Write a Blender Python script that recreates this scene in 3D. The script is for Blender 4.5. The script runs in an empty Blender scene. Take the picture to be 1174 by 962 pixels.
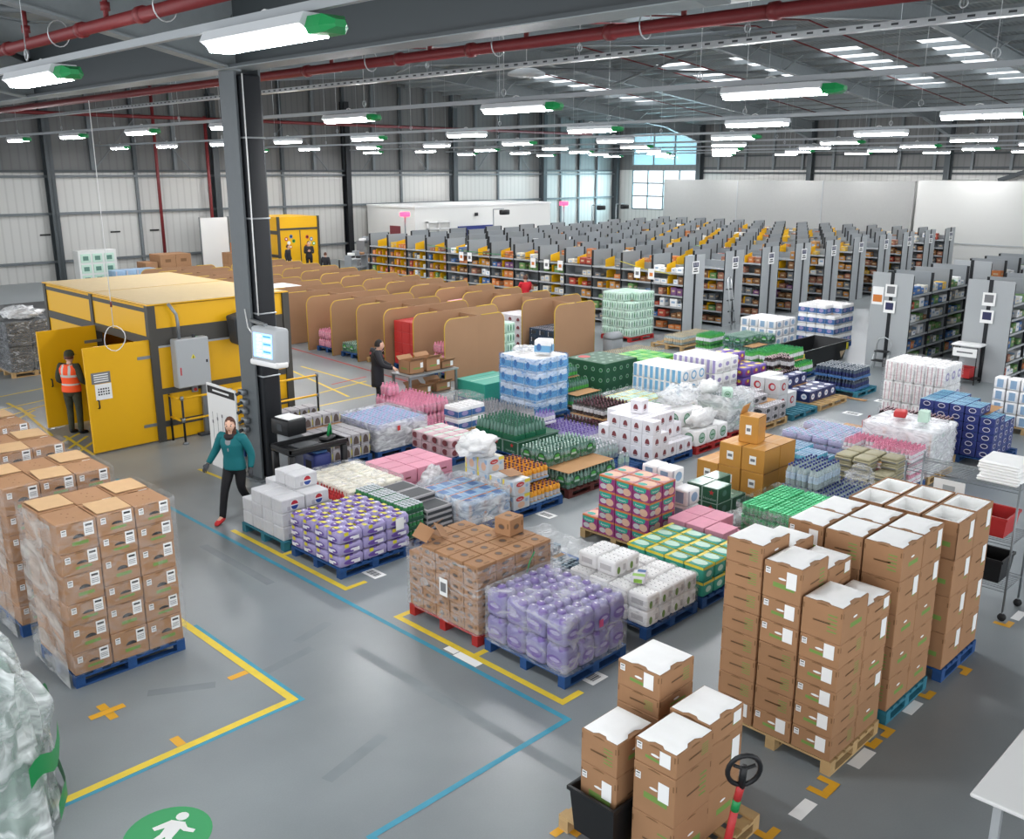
import bpy, math, random
from mathutils import Vector, Matrix
R = random.Random(7)
PI = math.pi
S = bpy.context.scene
COL = S.collection
# ------------------------------------------------------------------ camera
FPX, CX, CY, HCAM = 1081.0, 587.0, 481.0, 5.4
PITCH = math.atan((CY - 195.0) / FPX)
cp, sp, r2 = math.cos(PITCH), math.sin(PITCH), math.sqrt(.5)
cam = bpy.data.cameras.new('camera'); cam.sensor_width = 36; cam.lens = 36 * FPX / 1174
cam.clip_end = 300
co = bpy.data.objects.new('camera', cam); COL.objects.link(co)
co.location = (0, 0, HCAM); co.rotation_euler = (PI / 2 - PITCH, 0, -PI / 4)
S.camera = co
def pr(X, Y, Z):
    fw = (X + Y) * r2; rt = (X - Y) * r2; dn = HCAM - Z
    zc = fw * cp + dn * sp; yc = dn * cp - fw * sp
    if zc < .3: return (-9999, -9999)
    return (CX + FPX * rt / zc, CY + FPX * yc / zc)
def inview(X, Y, Z, m=60):
    x, y = pr(X, Y, Z); return -m < x < 1174 + m and -m < y < 962 + m
# ------------------------------------------------------------------ materials
def lin(c):
    if isinstance(c, str):
        c = c.lstrip('#'); c = [int(c[i:i + 2], 16) / 255 for i in (0, 2, 4)]
    return tuple(x / 12.92 if x <= .04045 else ((x + .055) / 1.055) ** 2.4 for x in c)
MATS = {}
def mat(name, col='#808080', rough=.6, metal=0., var=.06, noise=.0, scale=8., bump=0., alpha=1., emit=0., spec=.4, coat=0.):
    if name in MATS: return MATS[name]
    m = bpy.data.materials.new(name); m.use_nodes = True; MATS[name] = m
    nt = m.node_tree; N = nt.nodes; L = nt.links; b = N['Principled BSDF']
    c = lin(col)
    b.inputs['Roughness'].default_value = rough; b.inputs['Metallic'].default_value = metal
    b.inputs['Specular IOR Level'].default_value = spec
    b.inputs['Coat Weight'].default_value = coat
    b.inputs['Base Color'].default_value = (*c, 1)
    if var > 0 or noise > 0:
        hs = N.new('ShaderNodeHueSaturation'); hs.inputs['Color'].default_value = (*c, 1)
        oi = N.new('ShaderNodeObjectInfo')
        mr = N.new('ShaderNodeMapRange'); mr.inputs[3].default_value = 1 - var; mr.inputs[4].default_value = 1 + var
        L.new(oi.outputs['Random'], mr.inputs[0])
        out = mr.outputs[0]
        if noise > 0:
            tc = N.new('ShaderNodeTexCoord'); nz = N.new('ShaderNodeTexNoise'); nz.inputs['Scale'].default_value = scale
            nz.inputs['Detail'].default_value = 3
            L.new(tc.outputs['Object'], nz.inputs['Vector'])
            m2 = N.new('ShaderNodeMapRange'); m2.inputs[1].default_value = .25; m2.inputs[2].default_value = .75
            m2.inputs[3].default_value = 1 - noise; m2.inputs[4].default_value = 1 + noise
            L.new(nz.outputs[0], m2.inputs[0])
            mu = N.new('ShaderNodeMath'); mu.operation = 'MULTIPLY'
            L.new(out, mu.inputs[0]); L.new(m2.outputs[0], mu.inputs[1]); out = mu.outputs[0]
        L.new(out, hs.inputs['Value']); L.new(hs.outputs[0], b.inputs['Base Color'])
    if bump > 0:
        tc = N.new('ShaderNodeTexCoord'); nz = N.new('ShaderNodeTexNoise'); nz.inputs['Scale'].default_value = scale * 1.5
        L.new(tc.outputs['Object'], nz.inputs['Vector'])
        bp = N.new('ShaderNodeBump'); bp.inputs['Strength'].default_value = bump; bp.inputs['Distance'].default_value = .02
        L.new(nz.outputs[0], bp.inputs['Height']); L.new(bp.outputs[0], b.inputs['Normal'])
    if emit > 0:
        b.inputs['Emission Color'].default_value = (*c, 1); b.inputs['Emission Strength'].default_value = emit
    if alpha < 1:
        b.inputs['Alpha'].default_value = alpha
    return m
def film(name, col='#e8eaec', a0=.12, a1=.6, rough=.25, scale=5.):
    """clear plastic film: mostly see-through with milky streaks and glossy creases"""
    if name in MATS: return MATS[name]
    m = bpy.data.materials.new(name); m.use_nodes = True; MATS[name] = m
    nt = m.node_tree; N = nt.nodes; L = nt.links; b = N['Principled BSDF']
    b.inputs['Base Color'].default_value = (*lin(col), 1); b.inputs['Roughness'].default_value = rough
    b.inputs['Specular IOR Level'].default_value = .8
    tc = N.new('ShaderNodeTexCoord'); mp = N.new('ShaderNodeMapping'); mp.inputs['Scale'].default_value = (1, 1, 2.2)
    nz = N.new('ShaderNodeTexNoise'); nz.inputs['Scale'].default_value = scale; nz.inputs['Detail'].default_value = 4
    nz.inputs['Distortion'].default_value = 1.2
    L.new(tc.outputs['Object'], mp.inputs[0]); L.new(mp.outputs[0], nz.inputs['Vector'])
    mr = N.new('ShaderNodeMapRange'); mr.inputs[1].default_value = .4; mr.inputs[2].default_value = .68
    mr.inputs[3].default_value = a0; mr.inputs[4].default_value = a1
    L.new(nz.outputs[0], mr.inputs[0]); L.new(mr.outputs[0], b.inputs['Alpha'])
    bp = N.new('ShaderNodeBump'); bp.inputs['Strength'].default_value = .6; bp.inputs['Distance'].default_value = .03
    L.new(nz.outputs[0], bp.inputs['Height']); L.new(bp.outputs[0], b.inputs['Normal'])
    return m
# ------------------------------------------------------------------ mesh builder
class MB:
    def __init__(s): s.v = []; s.f = []; s.m = []; s.sm = []; s.mats = []
    def mi(s, m):
        if isinstance(m, str): m = MATS[m]
        if m not in s.mats: s.mats.append(m)
        return s.mats.index(m)
    def add(s, vs, fs, m, smooth=False):
        o = len(s.v); i = s.mi(m); s.v += [tuple(v) for v in vs]
        for f in fs: s.f.append(tuple(o + k for k in f)); s.m.append(i); s.sm.append(smooth)
        return s
    def box(s, x0, y0, z0, x1, y1, z1, m):
        return s.add([(x0, y0, z0), (x1, y0, z0), (x1, y1, z0), (x0, y1, z0), (x0, y0, z1), (x1, y0, z1), (x1, y1, z1), (x0, y1, z1)],
                     [(3, 2, 1, 0), (4, 5, 6, 7), (0, 1, 5, 4), (1, 2, 6, 5), (2, 3, 7, 6), (3, 0, 4, 7)], m)
    def rbox(s, x0, y0, z0, x1, y1, z1, m, r=.02, n=2, smooth=True, bulge=0.):
        """box with rounded vertical and top edges"""
        r = min(r, (x1 - x0) * .49, (y1 - y0) * .49, (z1 - z0) * .49)
        def ring(ins, z):
            rr = max(r - ins, .0005); pts = []
            for cx, cy, a0 in ((x1 - r, y1 - r, 0), (x0 + r, y1 - r, PI / 2), (x0 + r, y0 + r, PI), (x1 - r, y0 + r, 3 * PI / 2)):
                for k in range(n + 1):
                    a = a0 + k * PI / 2 / n; pts.append((cx + rr * math.cos(a), cy + rr * math.sin(a), z))
            return pts
        rings = []
        for k in range(n + 1):
            a = k * PI / 2 / n; rings.append(ring(r * (1 - math.sin(a)), z0 + r * (1 - math.cos(a))))
        if bulge: rings.append(ring(-bulge, (z0 + z1) / 2))
        for k in range(n + 1):
            a = PI / 2 - k * PI / 2 / n; rings.append(ring(r * (1 - math.sin(a)), z1 - r * (1 - math.cos(a))))
        return s.loft(rings, m, smooth)
    def loft(s, rings, m, smooth=True, caps=True):
        n = len(rings[0]); vs = [p for r_ in rings for p in r_]; fs = []
        for a in range(len(rings) - 1):
            for k in range(n):
                fs.append((a * n + k, a * n + (k + 1) % n, (a + 1) * n + (k + 1) % n, (a + 1) * n + k))
        if caps: fs.append(tuple(range(n - 1, -1, -1))); fs.append(tuple((len(rings) - 1) * n + k for k in range(n)))
        return s.add(vs, fs, m, smooth)
    def lathe(s, x, y, prof, m, n=10, smooth=True, caps=True):
        return s.loft([[(x + r * math.cos(2 * PI * k / n), y + r * math.sin(2 * PI * k / n), z) for k in range(n)] for r, z in prof], m, smooth, caps)
    def tube(s, p, q, r, m, n=8, r1=None, smooth=True):
        p, q = Vector(p), Vector(q); d = (q - p).normalized()
        a = d.orthogonal().normalized(); b = d.cross(a)
        r1 = r if r1 is None else r1
        rg = [[tuple(c + (a * math.cos(2 * PI * k / n) + b * math.sin(2 * PI * k / n)) * rr) for k in range(n)] for c, rr in ((p, r), (q, r1))]
        return s.loft(rg, m, smooth)
    def path(s, pts, r, m, n=7, closed=False):
        pts = [Vector(p) for p in pts]; rg = []; N = len(pts); up = None
        for i, p in enumerate(pts):
            d = (pts[(i + 1) % N] - pts[i - 1]) if closed else (pts[min(i + 1, N - 1)] - pts[max(i - 1, 0)])
            d.normalize()
            if up is None: up = d.orthogonal().normalized()
            a = (up - d * up.dot(d)).normalized(); up = a; b = d.cross(a)
            rg.append([tuple(p + (a * math.cos(2 * PI * k / n) + b * math.sin(2 * PI * k / n)) * r) for k in range(n)])
        if closed: rg.append(rg[0])
        return s.loft(rg, m, True, not closed)
    def quad(s, a, b, c, d, m): return s.add([a, b, c, d], [(0, 1, 2, 3)], m)
    def poly(s, pts, m): return s.add(pts, [tuple(range(len(pts)))], m)
    def beam(s, p, q, w, h, m):
        """rectangular bar from p to q, w across, h up"""
        p, q = Vector(p), Vector(q); d = (q - p).normalized()
        up = Vector((0, 0, 1)) if abs(d.z) < .95 else Vector((0, 1, 0))
        a = d.cross(up).normalized() * (w / 2); b = a.cross(d).normalized() * (h / 2)
        return s.loft([[tuple(c + a + b), tuple(c - a + b), tuple(c - a - b), tuple(c + a - b)] for c in (p, q)], m, False)
    def ibeam(s, p, q, w, h, m, t=.03, web='z'):
        p, q = Vector(p), Vector(q)
        d = (q - p).normalized(); up = Vector((0, 0, 1)) if abs(d.z) < .9 else (Vector((1, 0, 0)) if web == 'x' else Vector((0, 1, 0)))
        sd = d.cross(up).normalized(); up = sd.cross(d).normalized()
        for o, ww, hh in ((up * (h / 2 - t / 2), w, t), (up * (-h / 2 + t / 2), w, t), (up * 0, t * .7, h)):
            a = sd * (ww / 2); b = up * (hh / 2)
            s.loft([[tuple(c + o + a + b), tuple(c + o - a + b), tuple(c + o - a - b), tuple(c + o + a - b)] for c in (p, q)], m, False)
        return s
    def mark(s, face, box, u, v, w, h, m, shape='rect', off=.0015, n=14, rot=0.):
        """a flat printed mark on one face of a box (x0,y0,z0,x1,y1,z1); u,v = centre 0..1, w,h metres"""
        x0, y0, z0, x1, y1, z1 = box
        if face == 'x': O, U, V = Vector((x0 - off, y1, z0)), Vector((0, -1, 0)), Vector((0, 0, 1)); W, H = y1 - y0, z1 - z0
        elif face == 'y': O, U, V = Vector((x0, y0 - off, z0)), Vector((1, 0, 0)), Vector((0, 0, 1)); W, H = x1 - x0, z1 - z0
        else: O, U, V = Vector((x0, y1, z1 + off)), Vector((0, -1, 0)), Vector((1, 0, 0)); W, H = y1 - y0, x1 - x0
        c = O + U * (u * W) + V * (v * H)
        if shape == 'rect': pts = [(-w / 2, -h / 2), (w / 2, -h / 2), (w / 2, h / 2), (-w / 2, h / 2)]
        elif shape == 'star':
            pts = [(w / 2 * (1 if k % 2 == 0 else .42) * math.sin(k * PI / 5), w / 2 * (1 if k % 2 == 0 else .42) * math.cos(k * PI / 5)) for k in range(10)]
        elif shape == 'dome':
            pts = [(-w / 2, -h / 2), (w / 2, -h / 2)] + [(w / 2 * math.cos(k * PI / 8), -h / 2 + h * math.sin(k * PI / 8)) for k in range(1, 8)]
        elif shape == 'top':
            pts = [(w / 2 * math.cos(k * PI / n), h / 2 * math.sin(k * PI / n)) for k in range(n + 1)]
        elif shape == 'bot':
            pts = [(w / 2 * math.cos(-k * PI / n), h / 2 * math.sin(-k * PI / n)) for k in range(n + 1)][::-1]
        else: pts = [(w / 2 * math.cos(2 * PI * k / n), h / 2 * math.sin(2 * PI * k / n)) for k in range(n)]
        cr, sr = math.cos(rot), math.sin(rot); pts = [(a * cr - b * sr, a * sr + b * cr) for a, b in pts]
        return s.poly([tuple(c + U * a + V * b) for a, b in pts], m)
    def text(s, face, box, u, v, h, txt, m, off=.0025):
        vs, fs, wd = textmesh(txt)
        x0, y0, z0, x1, y1, z1 = box
        if face == 'x': O, U, V = Vector((x0 - off, y1, z0)), Vector((0, -1, 0)), Vector((0, 0, 1)); W, H = y1 - y0, z1 - z0
        elif face == 'y': O, U, V = Vector((x0, y0 - off, z0)), Vector((1, 0, 0)), Vector((0, 0, 1)); W, H = x1 - x0, z1 - z0
        else: O, U, V = Vector((x0, y1, z1 + off)), Vector((0, -1, 0)), Vector((1, 0, 0)); W, H = y1 - y0, x1 - x0
        c = O + U * (u * W) + V * (v * H)
        return s.add([tuple(c + U * (a - wd / 2) * h + V * (b - .35) * h) for a, b in vs], fs, m)
    def mesh(s, name):
        me = bpy.data.meshes.new(name); me.from_pydata(s.v, [], s.f)
        for m in s.mats: me.materials.append(m)
        me.polygons.foreach_set('material_index', s.m); me.polygons.foreach_set('use_smooth', s.sm)
        me.update(); return me
_T = {}
def textmesh(txt):
    if txt in _T: return _T[txt]
    c = bpy.data.curves.new('lettering', 'FONT'); c.body = txt; c.resolution_u = 2
    o = bpy.data.objects.new('lettering', c); COL.objects.link(o)
    dg = bpy.context.evaluated_depsgraph_get(); me = bpy.data.meshes.new_from_object(o.evaluated_get(dg))
    vs = [(v.co.x, v.co.y) for v in me.vertices]; fs = [tuple(p.vertices) for p in me.polygons]
    wd = max(v[0] for v in vs)
    bpy.data.objects.remove(o); bpy.data.curves.remove(c); bpy.data.meshes.remove(me)
    _T[txt] = (vs, fs, wd); return _T[txt]
# ------------------------------------------------------------------ objects
def ob(name, me, parent=None, loc=(0, 0, 0), rot=0., label=None, cat=None, group=None, kind=None):
    if isinstance(me, MB): me = me.mesh(name)
    o = bpy.data.objects.new(name, me); COL.objects.link(o)
    o.location = loc
    if rot: o.rotation_euler = (0, 0, rot) if not isinstance(rot, tuple) else rot
    if parent: o.parent = parent
    if label: o['label'] = label
    if cat: o['category'] = cat
    if group: o['group'] = group
    if kind: o['kind'] = kind
    return o
def struct(name, me, label=None):
    o = ob(name, me, kind='structure')
    if label: o['label'] = label
    return o
class Proto:
    """a kind of thing: its own mesh (or None) and its parts [(name, mesh, loc, sub-parts)]"""
    def __init__(s, name, cat, root=None, parts=(), size=(0, 0, 0)):
        s.name, s.cat, s.size = name, cat, size
        s.root = root.mesh(name) if isinstance(root, MB) else root
        s.parts = [s._p(p) for p in parts]
    def _p(s, p):
        n, me, loc, subs = (list(p) + [(0, 0, 0), ()])[:4] if len(p) == 2 else (list(p) + [()])[:4]
        return (n, me.mesh(n) if isinstance(me, MB) else me, loc, [s._p(q) for q in subs])
    def put(s, loc, label, group=None, rot=0.):
        o = ob(s.name, s.root, None, loc, rot, label, s.cat, group)
        for n, me, l, subs in s.parts:
            c = ob(n, me, o, l)
            for n2, me2, l2, _ in subs: ob(n2, me2, c, l2)
        return o
ORD = 'first second third fourth fifth sixth seventh eighth ninth tenth eleventh twelfth thirteenth fourteenth fifteenth sixteenth seventeenth eighteenth nineteenth twentieth'.split()
def od(n): return ORD[n] if n < 20 else '%dth' % (n + 1)
def tier(k, nz):
    if nz == 1: return 'single layer'
    if k == nz - 1: return 'top layer'
    if k == 0: return 'bottom layer'
    return od(nz - 1 - k) + ' layer down'
def load(proto, x0, y0, z0, nx, ny, nz, desc, group, heights=None, jit=.003, gx=.014, gy=.014, cells=None, full=False, rot=0.):
    """stack copies of proto in a grid; rows count back from the lower (-Y) side, places from the (-X) side; only what can be seen"""
    sx, sy, sz = proto.size; gone = {}
    if rot: sx, sy = sy, sx
    for j in range(ny):
        for i in range(nx):
            n = heights[j][i] if heights else nz
            top_hid = -1
            for k in range(n):
                hid = i > 0 and j > 0 and k < n - 1
                if hid and heights: hid = k < heights[j - 1][i] and k < heights[j][i - 1]
                if hid and not full:
                    top_hid = k; continue
                if top_hid == k - 1 and k > 0: gone.setdefault(k, []).append((i, j))
                x = x0 + sx / 2 + i * (sx + gx) + R.uniform(-jit, jit); y = y0 + sy / 2 + j * (sy + gy) + R.uniform(-jit, jit)
                nzz = max(max(r) for r in heights) if heights else nz
                lb = desc
                if nzz > 1: lb += ', ' + tier(k, nzz)
                if ny > 1: lb += ', %s row' % od(j)
                if nx > 1: lb += ', %s along' % od(i)
                proto.put((x, y, z0 + k * (sz + .0045)), lb, group, rot + R.uniform(-jit, jit) * 1.2)
    for lv, cs in gone.items():
        i0, i1 = min(c[0] for c in cs), max(c[0] for c in cs) + 1; j0, j1 = min(c[1] for c in cs), max(c[1] for c in cs) + 1; z = z0 + lv * (sz + .0045) - .003
        b = MB(); b.box(x0 + i0 * (sx + gx) - .06, y0 + j0 * (sy + gy) - .06, z, x0 + i1 * (sx + gx) - .02, y0 + j1 * (sy + gy) - .02, z + .001, 'card_plain')
        ob('layer_sheet', b, label='thin card layer sheet inside the stack: ' + ' '.join(desc.replace(',', '').replace('-', ' ').split()[:7]) + (' level %d' % lv if len(gone) > 1 else ''), cat='card sheet', group='card layer sheets')
LAMP, SKY, EXPO = 68., 1.2, .93
# ------------------------------------------------------------------ palette
def at(x, y, z=0.):
    u = (x - CX) / FPX; v = (y - CY) / FPX; f = cp - v * sp; d = v * cp + sp
    t = (HCAM - z) / d
    return ((f + u) * r2 * t, (f - u) * r2 * t, z)
mat('card', '#a47b58', .75, var=.05, noise=.05, scale=4); mat('card_dark', '#7d5b3c', .8); mat('card_light', '#c9a57a', .75, noise=.04)
mat('card_plain', '#b48a5e', .75, noise=.05, scale=2); mat('kraft_gold', '#c08a3e', .45, noise=.06, scale=3)
mat('white', '#e6e6e4', .6, var=.03); mat('paper', '#f2f2f0', .7, var=.02); mat('tray_white', '#fdfdfb', .55, var=.02, noise=.03)
mat('ink', '#262628', .7); mat('ink_grey', '#77787a', .7); mat('produce_green', '#76964a', .7)
mat('yellow', '#e8b00e', .42, var=.03); mat('yellow_line', '#e2c53a', .5, var=.02, noise=.08); mat('blue_line', '#3d93ac', .5, var=.02, noise=.08)
mat('red_line', '#b5433f', .5); mat('white_line', '#d9dcdc', .5, noise=.06)
mat('amber_tape', '#e2a72a', .5); mat('green_sign', '#2f9a5b', .5)
mat('frame_dark', '#45433e', .5, var=.05); mat('steel', '#8a8f92', .4, .6); mat('galv', '#b9bdbf', .35, .7, noise=.1)
mat('steel_paint', '#676d70', .5, noise=.05); mat('column_dark', '#1b1e22', .5); mat('steel_deep', '#42484b', .55)
mat('red_pipe', '#74282a', .45, noise=.06); mat('light_body', '#c9ccce', .45); mat('trunking', '#93989b', .45); mat('booth_top', '#cfb47e', .6, noise=.03); mat('cabin_white', '#dcdcd8', .6); mat('green_box', '#1c8a4b', .4)
mat('pallet_wood', '#b99a6c', .8, noise=.12, scale=6); mat('pallet_blue', '#214a80', .7, noise=.15, scale=6); mat('pallet_teal', '#2c7285', .7, noise=.15, scale=6)
mat('pallet_red', '#a82a28', .65, noise=.1); mat('pallet_brown', '#5e2f2a', .75, noise=.12)
mat('black', '#17181a', .45); mat('rubber', '#232426', .6); mat('dark_grey', '#3a3d40', .55); mat('mid_grey', '#8b8f92', .5)
mat('rack_grey', '#8e9396', .45, var=.05); mat('rack_pale', '#abafb1', .45, var=.04)
mat('partition_lit', '#c6c6c2', .7)  # same white partition made paler: stronger lamp light put into the colour
mat('partition', '#a6a6a3', .7, noise=.02)  # less lit stretch of that wall, its dimness put into the colour
film('film_clear', a0=.05, a1=.4); film('film_milky', '#eef0f1', a0=.3, a1=.9, scale=4); film('film_faint', a0=.02, a1=.22); film('film_white', '#f6f6f5', a0=.8, a1=1., scale=6); film('film_blue', '#4f9fe0', a0=.2, a1=.55)
# ------------------------------------------------------------------ floor
def floor_material():
    m = bpy.data.materials.new('floor_paint'); m.use_nodes = True; nt = m.node_tree; N = nt.nodes; L = nt.links; b = N['Principled BSDF']
    tc = N.new('ShaderNodeTexCoord')
    n1 = N.new('ShaderNodeTexNoise'); n1.inputs['Scale'].default_value = .45; n1.inputs['Detail'].default_value = 5
    n2 = N.new('ShaderNodeTexNoise'); n2.inputs['Scale'].default_value = 60; n2.inputs['Detail'].default_value = 2
    L.new(tc.outputs['Object'], n1.inputs['Vector']); L.new(tc.outputs['Object'], n2.inputs['Vector'])
    r = N.new('ShaderNodeValToRGB'); r.color_ramp.elements[0].color = (*lin('#7b8184'), 1); r.color_ramp.elements[1].color = (*lin('#8f9698'), 1)
    r.color_ramp.elements[0].position = .3; r.color_ramp.elements[1].position = .7
    L.new(n1.outputs[0], r.inputs[0])
    mx = N.new('ShaderNodeMix'); mx.data_type = 'RGBA'; mx.blend_type = 'MULTIPLY'; mx.inputs[0].default_value = .12
    L.new(r.outputs[0], mx.inputs[6]); L.new(n2.outputs[0], mx.inputs[7]); L.new(mx.outputs[2], b.inputs['Base Color'])
    mr = N.new('ShaderNodeMapRange'); mr.inputs[3].default_value = .24; mr.inputs[4].default_value = .42
    L.new(n1.outputs[0], mr.inputs[0]); L.new(mr.outputs[0], b.inputs['Roughness']); b.inputs['Specular IOR Level'].default_value = .45
    return m
MATS['floor_paint'] = floor_material()
mat('scuff', '#7c8386', .5, var=0, noise=.1, scale=3)
b = MB(); b.box(-6, -10, -.1, 66, 52, 0, 'floor_paint'); struct('floor', b)
NM = [0]
def marking(mb):
    NM[0] += 1; return struct('trim_%d' % NM[0], mb, 'floor marking tape')
def strip(x0, y0, x1, y1, w, m, z=.003):
    d = Vector((x1 - x0, y1 - y0)).normalized(); n = Vector((-d.y, d.x)) * (w / 2)
    b = MB(); b.quad((x0 - n.x, y0 - n.y, z), (x1 - n.x, y1 - n.y, z), (x1 + n.x, y1 + n.y, z), (x0 + n.x, y0 + n.y, z), m); return b
def line(p, w, m, z=.003):
    """mitred tape line through axis-aligned or oblique points, one flat ribbon"""
    P_ = [Vector(q) for q in p]; b = MB(); L_, R_ = [], []
    for i, q in enumerate(P_):
        d0 = (q - P_[i - 1]).normalized() if i else (P_[1] - q).normalized(); d1 = (P_[i + 1] - q).normalized() if i < len(P_) - 1 else d0
        n0, n1 = Vector((-d0.y, d0.x)), Vector((-d1.y, d1.x)); mt = (n0 + n1).normalized(); k = w / 2 / max(mt.dot(n0), .3)
        L_.append(q + mt * k); R_.append(q - mt * k)
    for i in range(len(P_) - 1): b.quad((*R_[i], z), (*R_[i + 1], z), (*L_[i + 1], z), (*L_[i], z), m)
    marking(b)
line([(6.40, 16.5), (6.40, 5.6), (3.93, 5.6), (3.93, 3.4)], .065, 'blue_line')
line([(6.62, 12.75), (6.62, 9.75), (6.95, 9.75)], .08, 'yellow_line'); line([(6.66, 11.35), (6.9, 11.35)], .08, 'yellow_line')
line([(6.9, 8.62), (6.6, 8.62), (6.6, 5.85), (6.9, 5.85)], .08, 'yellow_line'); line([(6.64, 7.22), (6.8, 7.22)], .08, 'yellow_line')
line([(4.63, 16.0), (4.63, 7.9), (.9, 7.9)], .09, 'yellow_line'); line([(4.70, 10.2), (4.70, 7.83), (.9, 7.83)], .05, 'blue_line', .0022)
for x0, y0, x1, y1 in ((4.58, 8.75, 4.36, 8.75), (3.42, 7.95, 3.42, 8.13), (2.97, 9.05, 3.33, 9.05), (3.15, 8.87, 3.15, 9.0), (3.15, 9.1, 3.15, 9.23)):
    line([(x0, y0), (x1, y1)], .09, 'amber_tape')
for px, py, sx, sy in ((945, 912, 1, 1), (957, 900, -1, 1), (1000, 856, 1, 1), (1021, 838, -1, 1), (1063, 800, 1, 1), (1110, 768, -1, 1), (1155, 718, 1, 1), (648, 948, -1, -1), (880, 961, 1, 1)):
    x, y, _ = at(px, py); line([(x + .16 * sx, y), (x, y), (x, y + .16 * sy)], .075, 'amber_tape', .003 + (px % 7) * .0006)
for p in (((3.6, 9.1), (4.2, 8.75)), ((4.7, 8.6), (5.4, 8.7)), ((5.75, 8.3), (5.75, 4.9)), ((6.0, 10.6), (6.0, 12.5)), ((4.1, 6.5), (4.9, 6.7)), ((5.35, 8.95), (5.9, 9.1))):
    marking(strip(*p[0], *p[1], .13, 'scuff', .0015))
for px0, py0, px1, py1, m in ((330, 423, 400, 455, 'yellow_line'), (322, 475, 430, 452, 'yellow_line'), (330, 460, 420, 437, 'yellow_line'), (345, 420, 440, 447, 'yellow_line'),
                              (330, 398, 500, 447, 'red_line'), (380, 441, 420, 432, 'red_line'), (0, 470, 100, 448, 'yellow_line'), (0, 492, 40, 470, 'yellow_line'),
                              (0, 455, 60, 443, 'yellow_line'), (0, 480, 60, 462, 'yellow_line'), (22, 467, 60, 500, 'yellow_line'), (8, 462, 40, 478, 'yellow_line'),
                              (74, 500, 108, 522, 'yellow_line'), (78, 515, 100, 500, 'yellow_line'), (88, 520, 108, 506, 'yellow_line'), (70, 508, 92, 496, 'yellow_line'), (228, 538, 258, 550, 'yellow_line')):
    a, c = at(px0, py0), at(px1, py1); marking(strip(a[0], a[1], c[0], c[1], .07, m, .002 + .0003 * (NM[0] % 5)))
def floor_label(px, py, w, h, lab, bars=True):
    x, y, _ = at(px, py); b = MB(); bb = (x, y, 0, x + h, y + w, .002); b.box(*bb, 'paper')
    if bars:
        for k in range(7): b.mark('t', bb, .2 + k * .1, .5, w * .05 * (1 + k % 2), h * .55, 'ink_grey', off=.001)
    ob('floor_label', b, label=lab, cat='floor label', group='white bay labels stuck on the floor')
for a in ((430, 664, .34, .2, 'white bay label on floor beside the purple and yellow pack pallet'), (680, 786, .3, .26, 'white bay label on floor beside the shrink-wrapped lavender pallet'),
          (840, 525, .35, .2, 'white bay label on floor before the gold cartons'), (722, 578, .35, .22, 'white bay label on floor by the brown-red water pallet'), (630, 595, .32, .2, 'white bay label on floor by the juice pallet'),
          (984, 477, .4, .25, 'white bay label on floor by the pale wood pallet of blue boxes'), (1020, 463, .4, .25, 'white bay label on floor by the teal pallet of bottles'), (745, 727, .35, .25, 'white bay label on floor by the wipes pallet')):
    floor_label(*a)
for a in ((918, 941, .12, .3, 'white dash label on floor beyond the pallet truck handle'), (985, 882, .12, .36, 'white dash label on floor by the light wooden pallet corner'), (1045, 820, .1, .3, 'white dash label on floor by the teal pallet of cartons'),
          (1168, 712, .1, .3, 'white dash label on floor under the wire shelf'), (545, 765, .38, .12, 'longer white strip label on the blue line by the red pallet'), (520, 750, .18, .12, 'short white strip label on the blue line by the red pallet')):
    floor_label(*a, bars=False)
# green pedestrian disc
def ped():
    b = MB(); x, y = 2.74, 6.83
    b.lathe(0, 0, [(.36, 0), (.36, .003)], 'green_sign', 36, False)
    U = Vector((r2, -r2, 0)) * .9; V = Vector((r2, r2, 0)) * .9   # figure upright as seen from the walkway
    U, V = Vector((.55, -.83, 0)), Vector((.83, .55, 0))
    P = lambda a, c, z=.0045: tuple(U * a + V * c + Vector((0, 0, z)))
    b.poly([P(.055 * math.cos(k * PI / 6), .235 + .055 * math.sin(k * PI / 6)) for k in range(12)], 'white')
    for zi, q in enumerate(([(-.07, .17), (.07, .17), (.06, -.04), (-.06, -.04)], [(-.06, .17), (-.02, .1), (-.13, .01), (-.17, .04)], [(.06, .17), (.03, .1), (.11, .06), (.2, .06), (.2, .1), (.12, .11)],
              [(-.06, -.03), (.0, -.04), (-.06, -.19), (-.19, -.27), (-.22, -.23), (-.11, -.16)], [(0, -.03), (.06, -.03), (.11, -.14), (.14, -.3), (.09, -.31), (.05, -.16)])):
        b.poly([P(*p, .0055 + .0015 * zi) for p in reversed(q)], 'white')
    ob('floor_sign', b, None, (x, y, .001), label='round green floor sign with white walking figure', cat='floor sign')
ped()
# ------------------------------------------------------------------ walls
def cladding(name, col, col2, scale):
    m = bpy.data.materials.new(name); m.use_nodes = True; MATS[name] = m; nt = m.node_tree; N = nt.nodes; L = nt.links; b = N['Principled BSDF']
    tc = N.new('ShaderNodeTexCoord'); w = N.new('ShaderNodeTexWave'); w.inputs['Scale'].default_value = scale
    w.bands_direction = 'X'; L.new(tc.outputs['UV' if 0 else 'Object'], w.inputs['Vector'])
    r = N.new('ShaderNodeValToRGB'); r.color_ramp.elements[0].color = (*lin(col2), 1); r.color_ramp.elements[1].color = (*lin(col), 1)
    r.color_ramp.elements[0].position = .02; r.color_ramp.elements[1].position = .2
    L.new(w.outputs[0], r.inputs[0]); L.new(r.outputs[0], b.inputs['Base Color']); b.inputs['Roughness'].default_value = .55
    return m
cladding('clad_low', '#bfbfbb', '#b2b2ae', .8); cladding('clad_up', '#666766', '#5d5e5d', .8)
mat('roof_steel', '#868d8f', .5, noise=.05)
WY, WX = 50., 62.
b = MB(); b.box(-2, WY, 0, WX, WY + .2, 5.4, 'clad_low'); struct('wall_north', b)
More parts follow.
